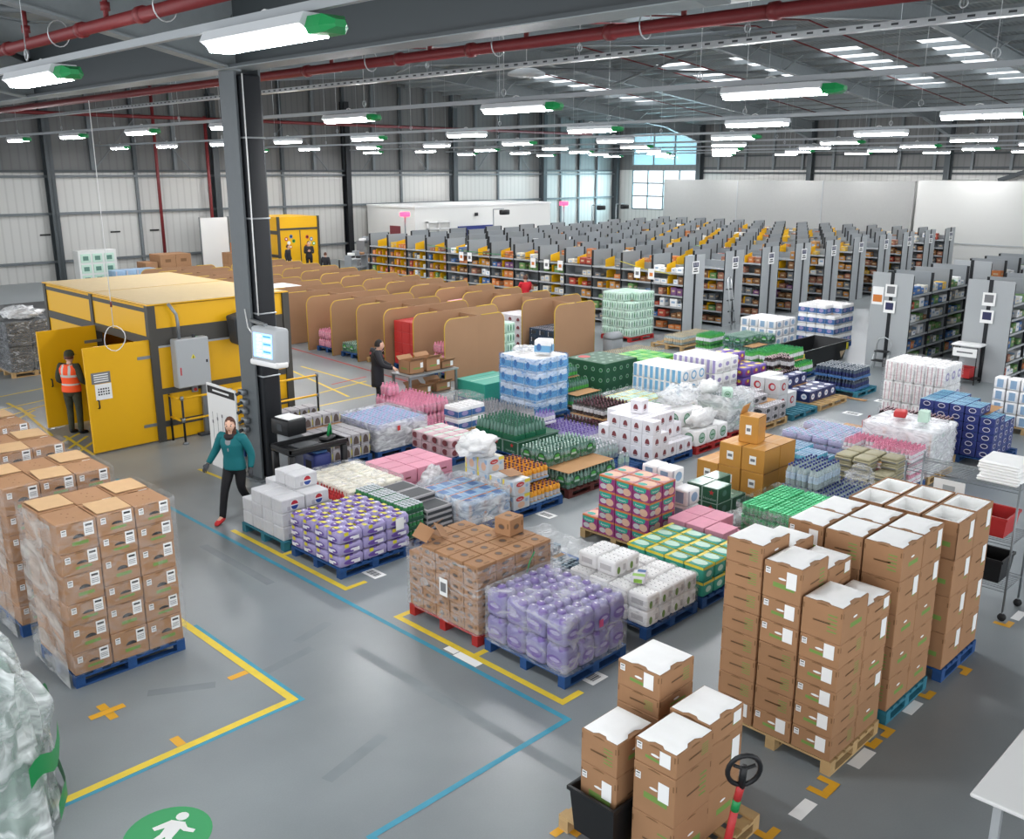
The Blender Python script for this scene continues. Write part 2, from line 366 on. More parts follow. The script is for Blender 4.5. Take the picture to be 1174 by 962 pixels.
b = MB(); b.box(-2, WY, 5.4, WX, WY + .2, 11, 'clad_up'); struct('wall_north_upper', b)
# east wall lies along Y: built along X and turned, so its ribs run upright too. The window gap is Y 42.4..48.2, Z 2.4..5.4 and 5.7..8
b = MB()
for y0, y1, z0, z1, m in ((-4, 42.2, 0, 5.4, 'clad_low'), (48.4, 50.2, 0, 5.4, 'clad_low'), (42.2, 48.4, 0, 2.4, 'clad_low'), (-4, 42.2, 5.4, 11, 'clad_up'), (48.4, 50.2, 5.4, 11, 'clad_up'), (42.2, 48.4, 8.2, 11, 'clad_up'), (42.2, 48.4, 5.4, 5.75, 'clad_up')):
    b.box(y0, -.2, z0, y1, 0, z1, m)
o = struct('wall_east', b); o.location = (WX, 0, 0); o.rotation_euler = (0, 0, PI / 2)
mat('glass_clear', '#cfe8ee', .05, alpha=.12, var=0); mat('glass_teal', '#6fb9c4', .08, alpha=.55, var=0)
def window(n, y0, y1, z0, z1, cols, rows, g):
    b = MB()
    for k in range(cols + 1):
        y = y0 + (y1 - y0) * k / cols; b.box(WX - .02, y - .06, z0, WX + .1, y + .06, z1, 'steel_paint')
    for k in range(rows + 1):
        z = z0 + (z1 - z0) * k / rows; b.box(WX - .015, y0, z - .05, WX + .09, y1, z + .05, 'steel_paint')
    o = struct('window_%d' % n, b); b = MB(); b.box(WX + .03, y0, z0, WX + .045, y1, z1, g); ob('pane', b, o)
window(1, 42.3, 48.3, 2.4, 5.4, 4, 3, 'glass_clear'); window(2, 42.3, 48.3, 5.75, 8.2, 3, 1, 'glass_teal')
# wall steelwork: columns, girts, mid posts
nb = [0]
def steel(b, name='trim'):
    nb[0] += 1; return struct('trim_%d' % (100 + nb[0]), b, 'painted steel wall or roof framing')
for k, x in enumerate((8.9, 17.7, 26.5, 35.3, 44.1, 53, 61.6)):
    b = MB(); b.ibeam((x, WY - .28, 0), (x, WY - .28, 9.4), .35, .5, 'column_dark' if x == 35.3 else 'steel_deep'); steel(b)
for y in (41.8, 32.8, 23.6, 14.6, 5.5):
    b = MB(); b.ibeam((WX - .28, y, 0), (WX - .28, y, 9), .35, .5, 'steel_deep', web='x'); steel(b)
for z, m in ((.95, 'steel_paint'), (3.3, 'steel_paint'), (5.35, 'steel_deep'), (5.1, 'steel_paint')):
    b = MB(); b.box(-2, WY - .16, z - .06, WX, WY - .02, z + .06, m); steel(b)
for z in (5.2, 5.55, 6.4):
    b = MB(); b.box(WX - .16, -4, z - .06, WX - .02, 42.2, z + .06, 'steel_deep'); steel(b)
for x in (13.3, 22.1, 30.9, 39.7, 48.5, 55.2, 57.3, 59.4): 
    b = MB(); b.box(x - .07, WY - .14, 0, x + .07, WY - .01, 5.35, 'steel_paint'); steel(b)
for k, x in enumerate([8.9 + 2.2 * j for j in range(1, 24)]):
    b = MB(); b.box(x - .09, WY - .2, 5.4, x + .09, WY - .01, 10.5, 'steel_deep' if k % 2 else 'steel_paint'); steel(b)
for k in range(18):
    y = 2 + 2.25 * k
    b = MB(); b.box(WX - .2, y - .08, 5.4, WX - .01, y + .08, 9.5, 'steel_paint'); steel(b)
b = MB(); b.beam((WX - .5, 20.5, 4.8), (WX - .5, 12.5, 7.6), .2, .25, 'steel_deep'); steel(b)
for x in (17.7 + 2.2, 26.5 + 2.2, 35.3 + 1.2, 44.1 + 2.2):       # thin cross braces above the girt
    b = MB(); b.beam((x, WY - .3, 5.4), (x + 2.6, WY - .3, 8.3), .04, .04, 'steel_paint'); b.beam((x + 5.2, WY - .3, 5.4), (x + 2.6, WY - .3, 8.3), .04, .04, 'steel_paint'); steel(b)
for x, z in ((23.1, 9.6), (26.0, 9.6)):
    b = MB(); b.tube((x, WY - .5, 0), (x, WY - .5, z if x < 25 else 8.2), .09, 'red_pipe'); 
    ob('sprinkler_riser', b, label='red upright sprinkler pipe on the pale cladding, %s' % ('mid way between two wall columns' if x < 25 else 'close beside a wall column'), cat='pipe', group='red sprinkler pipes')
b = MB(); b.tube((0, WY - .7, 8.05), (58, WY - .7, 8.05), .09, 'red_pipe'); ob('sprinkler_pipe', b, label='long red sprinkler pipe running high along the cladded wall', cat='pipe', group='red sprinkler pipes')
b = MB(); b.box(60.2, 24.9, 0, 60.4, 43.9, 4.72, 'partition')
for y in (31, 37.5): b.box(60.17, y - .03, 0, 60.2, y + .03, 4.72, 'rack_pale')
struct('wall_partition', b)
b = MB(); b.box(52, -4, 0, 52.2, 21.35, 4.86, 'partition_lit'); b.box(52.2, 21.15, 0, 60.2, 21.35, 4.86, 'partition_lit'); b.box(51.97, -4, 1.65, 52, 21.35, 1.7, 'rack_pale'); struct('wall_partition_side', b)
# ------------------------------------------------------------------ roof: valley along X = 8.3, ridge X = 34.7
SL = .0885; VZ = 8.85
def roofz(x): return VZ + SL * (abs(x - 8.3) if x < 34.7 else 26.4 - (x - 34.7))
def roofing(name, col, col2):
    m = bpy.data.materials.new(name); m.use_nodes = True; MATS[name] = m; nt = m.node_tree; N = nt.nodes; L = nt.links; b = N['Principled BSDF']
    tc = N.new('ShaderNodeTexCoord'); w = N.new('ShaderNodeTexWave'); w.inputs['Scale'].default_value = 1.6; w.bands_direction = 'Y'
    L.new(tc.outputs['Object'], w.inputs['Vector'])
    r = N.new('ShaderNodeValToRGB'); r.color_ramp.elements[0].color = (*lin(col2), 1); r.color_ramp.elements[1].color = (*lin(col), 1)
    L.new(w.outputs[0], r.inputs[0]); L.new(r.outputs[0], b.inputs['Base Color']); b.inputs['Roughness'].default_value = .55
    return m
roofing('roof_sheet', '#969b9b', '#7f8585')
LITES = [(y0, y0 + 1.7, x0, x1) for y0 in (7.0, 11.4, 16.0, 20.3, 25.0, 29.3, 34.0, 38.3, 43) for x0, x1 in ((14, 28), (40.5, 51.5))]
ys = sorted(set([-10, 50.2] + [q for l in LITES for q in l[:2]])); b = MB()
for y0, y1 in zip(ys[:-1], ys[1:]):
    lite = any(abs(l[0] - y0) < .01 for l in LITES)
    xs = [-6, 8.3, 14, 28, 34.7, 40.5, 51.5, 62.2]
    for x0, x1 in zip(xs[:-1], xs[1:]):
        if lite and (x0, x1) in ((14, 28), (40.5, 51.5)): continue
        b.quad((x0, y0, roofz(x0)), (x0, y1, roofz(x0)), (x1, y1, roofz(x1)), (x1, y0, roofz(x1)), 'roof_sheet')
struct('ceiling', b)
def translucent():
    m = bpy.data.materials.new('rooflight_sheet'); m.use_nodes = True; nt = m.node_tree; N = nt.nodes
    N.remove(N['Principled BSDF']); t = N.new('ShaderNodeBsdfTranslucent'); t.inputs['Color'].default_value = (.95, .98, 1, 1)
    nt.links.new(t.outputs[0], N['Material Output'].inputs[0]); return m
MATS['rooflight_sheet'] = translucent()
for k, (y0, y1, x0, x1) in enumerate(LITES):
    b = MB(); b.quad((x0, y0, roofz(x0) - .004), (x0, y1, roofz(x0) - .004), (x1, y1, roofz(x1) - .004), (x1, y0, roofz(x1) - .004), 'rooflight_sheet'); struct('window_%d' % (k + 10), b)
for x in [8.3 - 1.6 * k for k in range(1, 6)] + [8.3 + 1.6 * k for k in range(1, 34)]:      # purlins
    z = roofz(x) - .13; b = MB(); b.box(x - .04, -6, z - .1, x + .04, 50, z + .1, 'roof_steel'); steel(b)
for y in (-3.5, 5.5, 14.6, 23.6, 32.8, 41.8):                                                # rafters with haunches
    for x0, x1 in ((8.3, -5), (8.3, 34.7), (34.7, 61.5)):
        b = MB(); z0, z1 = roofz(x0) - .55, roofz(x1) - .55; b.ibeam((x0, y, z0), (x1, y, z1), .28, .6, 'roof_steel', .04)
        if x0 == 8.3 or x1 == 61.5:
            v, w = (x0, x1) if x0 == 8.3 else (x1, x0); s_ = 1 if w > v else -1
            za, zb = roofz(v), roofz(v + 4 * s_)
            h0, h1 = (1.9, 1.5) if x1 == -5 else (1.45, .9)
            b.loft([[(v, y - .02, za - h0), (v, y + .02, za - h0), (v, y + .02, za - .5), (v, y - .02, za - .5)], [(v + 4 * s_, y - .02, zb - h1), (v + 4 * s_, y + .02, zb - h1), (v + 4 * s_, y + .02, zb - .5), (v + 4 * s_, y - .02, zb - .5)]], 'roof_steel', False)
            b.beam((v, y, za - h0), (v + 4 * s_, y, zb - h1 + .02), .28, .04, 'roof_steel')
        steel(b)
        if x1 == 61.5:                                                                       # small knee struts to the purlins
            for x in (38, 41.2, 44.4, 47.6, 50.8, 54):
                b = MB(); z = roofz(x); b.beam((x, y, z - .8), (x, y - .9, z - .2), .05, .05, 'roof_steel'); steel(b)
b = MB(); b.ibeam((8.3, -6, 7.55), (8.3, 50, 7.55), .45, 1.15, 'steel_deep', .05); b.box(8.07, -6, 6.965, 8.53, 50, 6.978, 'roof_steel'); steel(b)           # valley girder
b = MB(); b.ibeam((4.5, -6, 7.9), (4.5, 50, 7.9), .2, .25, 'steel_paint'); steel(b)
for x, y, x2, y2 in ((8.3, 14.6, 4.7, 19.2), (4.7, 19.2, 8.3, 23.6), (34, 23.6, 40, 32.8), (40, 23.6, 34, 32.8), (20, 23.6, 26, 32.8), (26, 14.6, 20, 23.6), (12, 14.6, 17, 23.6)):
    b = MB(); b.tube((x, y, roofz(x) - 1.1), (x2, y2, roofz(x2) - 1.1), .06, 'steel_paint'); steel(b)
for y in (9.9, 19.0, 21.2, 28.0, 30.2, 37):                                                            # thin red range pipes under the far slope
    b = MB(); b.tube((12, y, roofz(12) - .35), (34.7, y, roofz(34.7) - .35), .03, 'red_pipe'); b.tube((34.7, y, roofz(34.7) - .35), (57, y, roofz(57) - .35), .03, 'red_pipe')
    ob('sprinkler_branch', b, label='thin red sprinkler branch under the roof, %s from the tall column side' % od((9.9, 19.0, 21.2, 28.0, 30.2, 37).index(y)), cat='pipe', group='red sprinkler pipes')
def main(x, z, r, y0, y1, lab):
    b = MB(); b.tube((x, y0, z), (x, y1, z), r, 'red_pipe', 14)
    for y in (6.3, 8.8, 11.6, 13.4, 16.2, 18.3): b.tube((x, y - .06, z), (x, y + .06, z), r * 1.28, 'red_pipe', 14)
    o = ob('sprinkler_pipe', b, label=lab, cat='pipe', group='red sprinkler pipes')
    for y in (7.6, 10.4, 12.6, 15.4):
        d = MB(); d.tube((x, y, z), (x, y, z + .55), r * .45, 'red_pipe'); d.tube((x, y, z + .15), (x, y, z + .25), r * .8, 'red_pipe'); ob('drop_pipe', d, o)
    for y in (8.2, 11.0, 14.2):
        h = MB(); h.path([(x + .14 * math.sin(t), y, z + .03 + .17 * -math.cos(t)) for t in [k * PI / 8 for k in range(16)]], .01, 'galv', 5, True); ob('hanger', h, o)
main(5.4, 7.18, .078, 1, 40, 'thick red sprinkler main crossing the roof above the first light row')
main(10.7, 7.22, .085, 1, 45, 'thick red sprinkler main passing just beyond the tall grey column')
b = MB()                                                                                               # perforated cable tray
for s_ in (-.09, .09): b.box(13.5 + s_ - .006, 2, 7.28, 13.5 + s_ + .006, 46, 7.36, 'galv')
b.box(13.41, 2, 7.275, 13.59, 46, 7.283, 'galv')
o = ob('cable_tray', b, label='galvanised perforated cable tray hung across the hall', cat='cable tray')
p = MB()
for k in range(120): p.box(13.402, 2 + k * .25, 7.305, 13.405, 2.1 + k * .25, 7.335, 'dark_grey')
ob('perforation', p, o, kind='stuff')
for y in (5.2, 8.4, 11.8, 16):
    p = MB(); p.tube((13.5, y, 7.36), (13.5, y, 9.2), .008, 'galv', 5); p.path([(13.5, y + .05 * math.cos(t * PI / 6), 7.5 + .06 * math.sin(t * PI / 6)) for t in range(12)], .012, 'galv', 5, True); ob('hanger', p, o)
b = MB(); b.lathe(0, 0, [(.05, .2), (.3, .16), (.55, .05), (.55, -.02), (.3, -.06)], 'rack_pale', 24); b.tube((0, 0, .2), (0, 0, 1.6), .012, 'galv', 5)
ob('hanging_disc', b, None, (21.0, 20.4, 8.1), label='round white disc unit hung under the roof beyond the cable tray', cat='ceiling unit')
# ------------------------------------------------------------------ lights
m = mat('lamp', '#f4f4ff', .4, var=0); m.node_tree.nodes['Principled BSDF'].inputs['Emission Color'].default_value = (.98, .98, 1, 1)
m.node_tree.nodes['Principled BSDF'].inputs['Emission Strength'].default_value = LAMP
def fitting():
    L = 1.5; b = MB()
    prof = [(-.12, .0), (-.17, .03), (-.13, .11), (.13, .11), (.17, .03), (.12, 0)]
    b.loft([[(x, y, z) for x, z in prof] for y in (-L / 2, L / 2)], 'light_body', False)
    d = MB(); pr2 = [(-.12, -.001), (-.09, -.05), (.09, -.05), (.12, -.001)]
    d.loft([[(x, y, z) for x, z in pr2] for y in (-L / 2 + .02, L / 2 - .02)], 'lamp', False)
    k = MB(); k.loft([[(-.13, y, .0), (-.1, y, -.045), (.1, y, -.045), (.13, y, .0), (.1, y, .08), (-.1, y, .08)] for y in (-L / 2, -L / 2 - .18)] + [[(-.05, -L / 2 - .27, .01), (-.04, -L / 2 - .27, -.01), (.04, -L / 2 - .27, -.01), (.05, -L / 2 - .27, .01), (.04, -L / 2 - .27, .04), (-.04, -L / 2 - .27, .04)]], 'green_box', False)
    h = MB(); h.tube((0, -.5, .11), (0, -.5, .127), .012, 'galv', 5); h.tube((0, .5, .11), (0, .5, .127), .012, 'galv', 5); h.path([(.07, .1 + .12 * math.cos(t * PI / 6), .13 + .1 * math.sin(t * PI / 6)) for t in range(7)], .01, 'white', 5)
    return b, d, k, h
fb, fd, fk, fh = fitting(); P_LIGHT = [(n, q.mesh(n)) for n, q in (('strip_light', fb), ('diffuser', fd), ('emergency_pack', fk), ('hanger', fh))]
ROWX = [4.25, 12.0, 19.7, 27.4, 35.1, 42.8, 50.5, 58.2]
ZL = 6.4
for r_, x in enumerate(ROWX):
    n = 0
    for k in range(9):
        y = 7.0 + 4.87 * k + (0 if r_ < 3 else .2 * r_)
        if not inview(x, y, ZL, 40) or y > 48.5: continue
        o = ob('strip_light', P_LIGHT[0][1], None, (x, y, ZL), label='hanging strip light, %s lighting row, %s from the far end' % (od(r_), od(8 - k)), cat='ceiling light', group='suspended strip lights')
        ob('diffuser', P_LIGHT[1][1], o); ob('hanger', P_LIGHT[3][1], o)
        if k % 2 == 0 or r_ < 2: ob('emergency_pack', P_LIGHT[2][1], o)
    b = MB(); b.box(x - .03, 2, ZL + .13, x + .03, 49, ZL + .2, 'trunking')
    o = ob('light_trunking', b, label='slim pale trunking rail carrying the %s row of strip lights from the front' % od(r_), cat='trunking', group='lighting trunking rails')
    for k in range(12):
        y = 4.2 + 4.0 * k; w = MB()
        if not inview(x, y, 7.2, 20): continue
        w.tube((x, y, ZL + .2), (x, y, min(roofz(x) - .2, 10.2)), .006, 'galv', 4)
        w.path([(x, y + .05 * math.cos(t * PI / 6), ZL + .29 + .06 * math.sin(t * PI / 6)) for t in range(12)], .009, 'galv', 4, True)
        ob('suspension_wire', w, o)
# daylight
w = bpy.data.worlds.new('world'); S.world = w; w.use_nodes = True
bg = w.node_tree.nodes['Background']; bg.inputs[0].default_value = (.93, .96, 1.0, 1); bg.inputs[1].default_value = SKY
a = bpy.data.lights.new('window_daylight', 'AREA'); a.shape = 'RECTANGLE'; a.size = 6; a.size_y = 5.6; a.energy = 1800; a.color = (.5, .88, 1)
o = bpy.data.objects.new('window_daylight', a); COL.objects.link(o); o.location = (WX + 1.5, 45.3, 5.2); o.rotation_euler = (0, PI / 2 , 0)
S.view_settings.view_transform = 'Standard'; S.view_settings.look = 'None'; S.view_settings.exposure = EXPO; S.view_settings.gamma = 1; S.view_settings.use_curve_mapping = False
S.cycles.max_bounces = 8; S.cycles.diffuse_bounces = 4; S.cycles.glossy_bounces = 3; S.cycles.transmission_bounces = 4; S.cycles.transparent_max_bounces = 24
S.cycles.caustics_reflective = False; S.cycles.caustics_refractive = False; S.cycles.use_denoising = True; S.cycles.sample_clamp_indirect = 4
from mathutils import noise as NZ
# ------------------------------------------------------------------ pallets
_pal = {}
def pallet(x, y, colour, w=1.0, d=1.2, lab='', h=.145):
    key = (colour, w, d)
    if key not in _pal:
        m = 'pallet_' + colour; t = MB(); n = 7
        for k in range(n):
            a = -w / 2 + (w - .1) * k / (n - 1); t.box(a, -d / 2, h - .022, a + .1, d / 2, h, m)
        for k in (-1, 0, 1): t.box(-w / 2, k * (d / 2 - .05) - .05, h - .044, w / 2, k * (d / 2 - .05) + .05, h - .022, m)
        bl = MB(); bl.box(-.05, -.05, 0, .05, .05, h - .066, m); bb = MB(); bb.box(-w / 2, -.05, 0, w / 2, .05, .02, m)
        parts = [('block', bl.mesh('block'), (i * (w / 2 - .05), j * (d / 2 - .05), .022)) for i in (-1, 0, 1) for j in (-1, 0, 1)]
        bm = bb.mesh('bottom_board'); parts += [('bottom_board', bm, (0, j * (d / 2 - .05), 0)) for j in (-1, 0, 1)]
        _pal[key] = Proto('pallet', 'pallet', t, [p + ((),) for p in parts])
    nm = {'wood': 'bare wooden', 'brown': 'dark red-brown'}.get(colour, colour)
    _pal[key].put((x + w / 2, y + d / 2, 0), '%s pallet %s' % (nm, lab), 'pallets on the floor')
PH = .147
# ------------------------------------------------------------------ wraps and bags
def wrap(x0, y0, z0, x1, y1, z1, lab, m='film_clear', lump=.02, r=.08, top=True, n=7, taper=0.):
    b = MB(); rings = []; seed = R.uniform(0, 50); e = .028; r = min(r, .085); x0 -= e; y0 -= e; x1 += e; y1 += e; z0 = max(z0, PH + .004) if z0 > .05 else z0; z1 += .022
    def ring(z, ins):
        pts = []
        for cx, cy, a0 in ((x1 - r, y1 - r, 0), (x0 + r, y1 - r, PI / 2), (x0 + r, y0 + r, PI), (x1 - r, y0 + r, 1.5 * PI)):
            for k in range(4):
                a = a0 + k * PI / 6; pts.append([cx + r * math.cos(a), cy + r * math.sin(a), z])
            nx_ = {0: (x0 + r, y1), PI / 2: (x0, y0 + r), PI: (x1 - r, y0), 1.5 * PI: (x1, y1 - r)}[a0]
            p = pts[-1]
            for k in range(1, 6): pts.append([p[0] + (nx_[0] - p[0]) * k / 6, p[1] + (nx_[1] - p[1]) * k / 6, z])
        cx, cy = (x0 + x1) / 2, (y0 + y1) / 2; out = []
        for p in pts:
            f = 1 - ins; q = Vector((cx + (p[0] - cx) * f, cy + (p[1] - cy) * f, p[2]))
            d = NZ.noise(q * 4 + Vector((seed, 0, 0))) * lump
            dv = Vector((q.x - cx, q.y - cy, 0)).normalized(); q += dv * max(d, 0); out.append(tuple(q))
        return out
    for k in range(n + 1):
        t = k / n; rings.append(ring(z0 + (z1 - z0) * t, taper * t))
    if top:
        for i_ in (.03, .12, .4, .75, .98): rings.append([(p[0], p[1], p[2] + .006 + .6 * lump * abs(NZ.noise(Vector(p) * 6))) for p in ring(z1, taper + (1 - taper) * i_)])
    b.loft(rings, m, True, False)
    return ob('stretch_wrap', b, label=lab, cat='plastic wrap')
def bag(cx, cy, cz, rx, ry, rz, lab, m='film_milky', lump=.35, name='plastic_bag', cat='plastic bag', freq=2.6, flat=True):
    b = MB(); nu, nv = 26, 14; rings = []; seed = Vector((R.uniform(0, 90), 3, 1))
    for i in range(nv + 1):
        ph = PI * i / nv - PI / 2; ring = []
        for k in range(nu):
            th = 2 * PI * k / nu; d = Vector((math.cos(ph) * math.cos(th), math.cos(ph) * math.sin(th), math.sin(ph)))
            s = 1 + lump * (NZ.noise(d * freq + seed) + .5 * NZ.noise(d * freq * 2.3 + seed)); s = min(max(s, .5), 1.35)
            z = d.z * rz * s
            if flat: z = max(z, -rz * .75)
            ring.append((d.x * rx * s, d.y * ry * s, z + rz * (.75 if flat else 1)))
        rings.append(ring)
    b.loft(rings, m, True)
    return ob(name, b, None, (cx, cy, cz), label=lab, cat=cat)
def sheet(x0, y0, x1, y1, z, lab, m='card_plain', t=.008, name='cardboard_sheet', cat='cardboard sheet'):
    b = MB(); b.rbox(x0, y0, z, x1, y1, z + t, m, .02, 1, False); return ob(name, b, label=lab, cat=cat)
def drape(pts, lab, m='film_clear', lump=.05, n=12, name='plastic_film'):
    """film hanging over a quad of four corner points"""
    a, b_, c, d = [Vector(p) for p in pts]; b = MB(); vs = []; fs = []; seed = Vector((R.uniform(0, 60), 0, 0))
    for i in range(n + 1):
        for j in range(n + 1):
            u, v = i / n, j / n; p = (a * (1 - u) + b_ * u) * (1 - v) + (d * (1 - u) + c * u) * v
            p = p + Vector((NZ.noise(p * 5 + seed), NZ.noise(p * 5 + seed * 2), abs(NZ.noise(p * 4 + seed * 3)) * 1.4)) * lump; vs.append(tuple(p))
    for i in range(n):
        for j in range(n): q = i * (n + 1) + j; fs.append((q, q + 1, q + n + 2, q + n + 1))
    b.add(vs, fs, m, True); return ob(name, b, label=lab, cat='plastic film')
# ------------------------------------------------------------------ brown produce cartons
def cbox(b, w, d, h, m, r=.006, x=0, y=0, z=0):
    b.rbox(x - w / 2, y - d / 2, z, x + w / 2, y + d / 2, z + h, m, r, 1, False); return (x - w / 2, y - d / 2, z, x + w / 2, y + d / 2, z + h)
def sticker(face, bx, u, v, w, h, bars):
    b = MB(); b.mark(face, bx, u, v, w, h, 'paper', off=.003)
    if bars:
        b.mark(face, bx, u, v + .28 * h / (bx[5] - bx[2]), w * .7, h * .16, 'ink', off=.0045)
        for k in range(3): b.mark(face, bx, u, v - (.02 + .13 * k) * h / (bx[5] - bx[2]), w * .75, h * .05, 'ink_grey', off=.0045)
    return b
def produce(w, d, h, style, top=None):
    """style: 'lidded' printed on the -Y face, 'print' or 'slot' on the -X face; top: None, 'liner' or 'tray'"""
    b = MB(); parts = []
    if top == 'tray':
        t = .012
        for q in ((-w / 2, -d / 2, 0, w / 2, d / 2, t), (-w / 2, -d / 2, 0, -w / 2 + t, d / 2, h), (w / 2 - t, -d / 2, 0, w / 2, d / 2, h), (-w / 2, -d / 2, 0, w / 2, -d / 2 + t, h), (-w / 2, d / 2 - t, 0, w / 2, d / 2, h)): b.box(*q, 'card')
        bx = (-w / 2, -d / 2, 0, w / 2, d / 2, h)
        q = MB(); i0, i1, z1, zb = .016, .05, h - .008, h - .17
        o_ = [(-w / 2 + i0, -d / 2 + i0), (w / 2 - i0, -d / 2 + i0), (w / 2 - i0, d / 2 - i0), (-w / 2 + i0, d / 2 - i0)]; n_ = [(-w / 2 + i1, -d / 2 + i1), (w / 2 - i1, -d / 2 + i1), (w / 2 - i1, d / 2 - i1), (-w / 2 + i1, d / 2 - i1)]
        q.loft([[(x, y, zb - .02) for x, y in o_], [(x, y, z1) for x, y in o_], [(x, y, z1) for x, y in n_], [(x, y, zb) for x, y in n_]], 'tray_white', False)
        parts.append(('white_tray', q, (0, 0, 0), ()))
    else: bx = cbox(b, w, d, h, 'card')
    if style == 'lidded':
        b.mark('y', bx, .52, .52, w * .3, h * .13, 'ink', 'dome'); b.mark('y', bx, .55, .28, w * .42, h * .12, 'produce_green'); b.mark('y', bx, .5, .97, w * .26, .012, 'card_dark')
        b.mark('x', bx, .5, .75, .1, .03, 'card_dark', 'ell')
        for k in range(4): b.mark('t', bx, .3 + .1 * (k % 2) + .3 * (k // 2), .45 + .12 * (k % 2), .03, .018, 'card_dark', 'ell')
        parts += [('label_sticker', sticker('y', bx, .8, .7, .1, min(.15, h * .6), True), (0, 0, 0), ()), ('label_sticker', sticker('y', bx, .16, .72, .055, .07, True), (0, 0, 0), ())]
    else:
        for f in ('x', 'y'):
            pf = style == 'print' if f == 'x' else style != 'print'
            if pf:
                b.mark(f, bx, .5, .5, .17, .018, 'card_dark', rot=.04); b.mark(f, bx, .5, .49, .15, .006, 'ink')
                for k in range(5): b.mark(f, bx, .76, .3 + .11 * k, .09, h * .035, 'produce_green')
            else:
                b.mark(f, bx, .5, .6, .08, .022, 'paper', 'ell'); b.mark(f, bx, .55, .4, .22, h * .13, 'produce_green', rot=-.03)
            b.mark(f, bx, .5, .975, .12, .014, 'card_dark', 'dome')
            for e in (.035, .965): b.mark(f, bx, e, .8, .012, .05, 'card_dark')
        if style == 'slot':
            parts += [('label_sticker', sticker('x', bx, .74, .62, .1, min(.16, h * .6), False), (0, 0, 0), ()), ('label_sticker', sticker('x', bx, .12, .75, .05, .06, True), (0, 0, 0), ())]
        elif style == 'side': parts += [('label_sticker', sticker('y', bx, .8, .6, .11, min(.2, h * .55), False), (0, 0, 0), ())]
    if top == 'liner':
        q = MB(); n = 10; vs = []; fs = []
        for i in range(n + 1):
            for j in range(n + 1):
                u, v = i / n, j / n; e = min(u, v, 1 - u, 1 - v)
                nt = .03 if (j == 0 and .3 < u < .7) or (i == 0 and .3 < v < .7) else 0
                vs.append((-w / 2 + .012 + (w - .024) * u + (nt if i == 0 else 0), -d / 2 + .012 + (d - .024) * v + (nt if j == 0 else 0), h + .004 + (.012 * NZ.noise(Vector((u * 3, v * 3, w * 9 + h * 20))) + .01 if e > .01 else 0)))
        for i in range(n):
            for j in range(n): a = i * (n + 1) + j; fs.append((a, a + n + 1, a + n + 2, a + 1))
        q.add(vs, fs, 'tray_white', True); parts.append(('white_liner', q, (0, 0, 0), ()))
    return Proto('produce_carton', 'carton', b, parts, (w, d, h))
_pc = {}
def pcart(w, d, h, style, top=None):
    k = (w, d, h, style, top)
    if k not in _pc: _pc[k] = produce(*k)
    return _pc[k]
def column(x, y, z, seq, topkind, where, d=.4, w=.49):
    n = len(seq)
    for k, (h, st) in enumerate(seq):
        p = pcart(w, d - .012, h - .003, st, topkind if k == n - 1 else None)
        tp = {None: '', 'liner': ' with white liner', 'tray': ' with open white tray'}[topkind if k == n - 1 else None]
        p.put((x + w / 2 + R.uniform(-.003, .003), y + d / 2, z), 'brown produce carton%s, %s, %s' % (tp, tier(k, n).replace(' layer', '').replace(' down', ' from top'), where), 'brown produce cartons', R.uniform(-.008, .008)); z += h
    return z
s_, l_, x_ = .235, .355, .425
PR, SL_, SD = 'print', 'slot', 'side'
pallet(7.40, 3.27, 'wood', 1.0, 1.24, 'under the tall carton stack nearest the pallet truck')
W1 = 'on the bare wooden pallet'
for (x, y, seq, nm) in ((7.40, 3.28, [(s_, SL_)] * 4 + [(s_, SL_), (l_, PR)], 'low front corner'), (7.40, 3.69, [(s_, SL_)] + [(s_, PR)] * 3 + [(s_, SL_)] * 2 + [(.36, SL_)], 'middle of aisle face'),
                        (7.40, 4.10, [(s_, SL_)] + [(s_, PR)] * 7, 'inner end of aisle face'), (7.90, 3.28, [(l_, PR), (s_, SD), (s_, PR), (l_, SD), (.2, SD)], 'shortest far corner'),
                        (7.90, 3.69, [(l_, PR)] * 4 + [(.2, SD)], 'middle far side'), (7.90, 4.10, [(l_, PR)] * 4 + [(.3, PR)], 'inner far side')):
    column(x, y, PH, seq, 'liner', '%s, bare wooden pallet' % nm)
pallet(8.58, 3.27, 'teal', 1.0, 1.24, 'under the second tall carton stack')
for x, y, nm, st in ((8.58, 3.28, 'aisle corner', PR), (8.58, 3.69, 'aisle middle', PR), (8.58, 4.10, 'aisle inner end', SL_), (9.08, 3.28, 'far corner', SD), (9.08, 3.69, 'far middle', PR), (9.08, 4.10, 'far inner end', PR)):
    column(x, y, PH, [(.35, SD if k == 3 and st != SL_ else PR if k < 4 else st) for k in range(5)], 'liner', '%s of teal pallet' % nm)
pallet(9.80, 3.20, 'blue', 1.0, 1.24, 'under the carton stack with open white trays')
for x, y, nm, st in ((9.80, 3.21, 'near corner', SD), (9.80, 3.62, 'near middle', PR), (9.80, 4.03, 'near inner end', PR), (10.30, 3.21, 'far corner', SD), (10.30, 3.62, 'far middle', PR), (10.30, 4.03, 'far inner end', PR)):
    column(x, y, PH, [(x_, SD)] * 3 + [(x_, st)], 'tray', '%s of blue pallet' % nm)
pallet(5.12, 3.36, 'wood', 1.2, 1.2, 'under the low carton group at the pallet truck')
column(5.18, 3.45, PH, [(x_, PR), (x_, SL_), (.2, SL_)], 'liner', 'front of pallet truck load')
column(5.70, 3.50, PH, [(x_, PR), (x_, SD), (.2, SD)], 'liner', 'by pallet truck handle')
column(5.75, 4.03, PH, [(x_, PR), (x_, PR), (.16, PR), (.235, SL_)], 'liner', 'back of pallet truck load', .45)
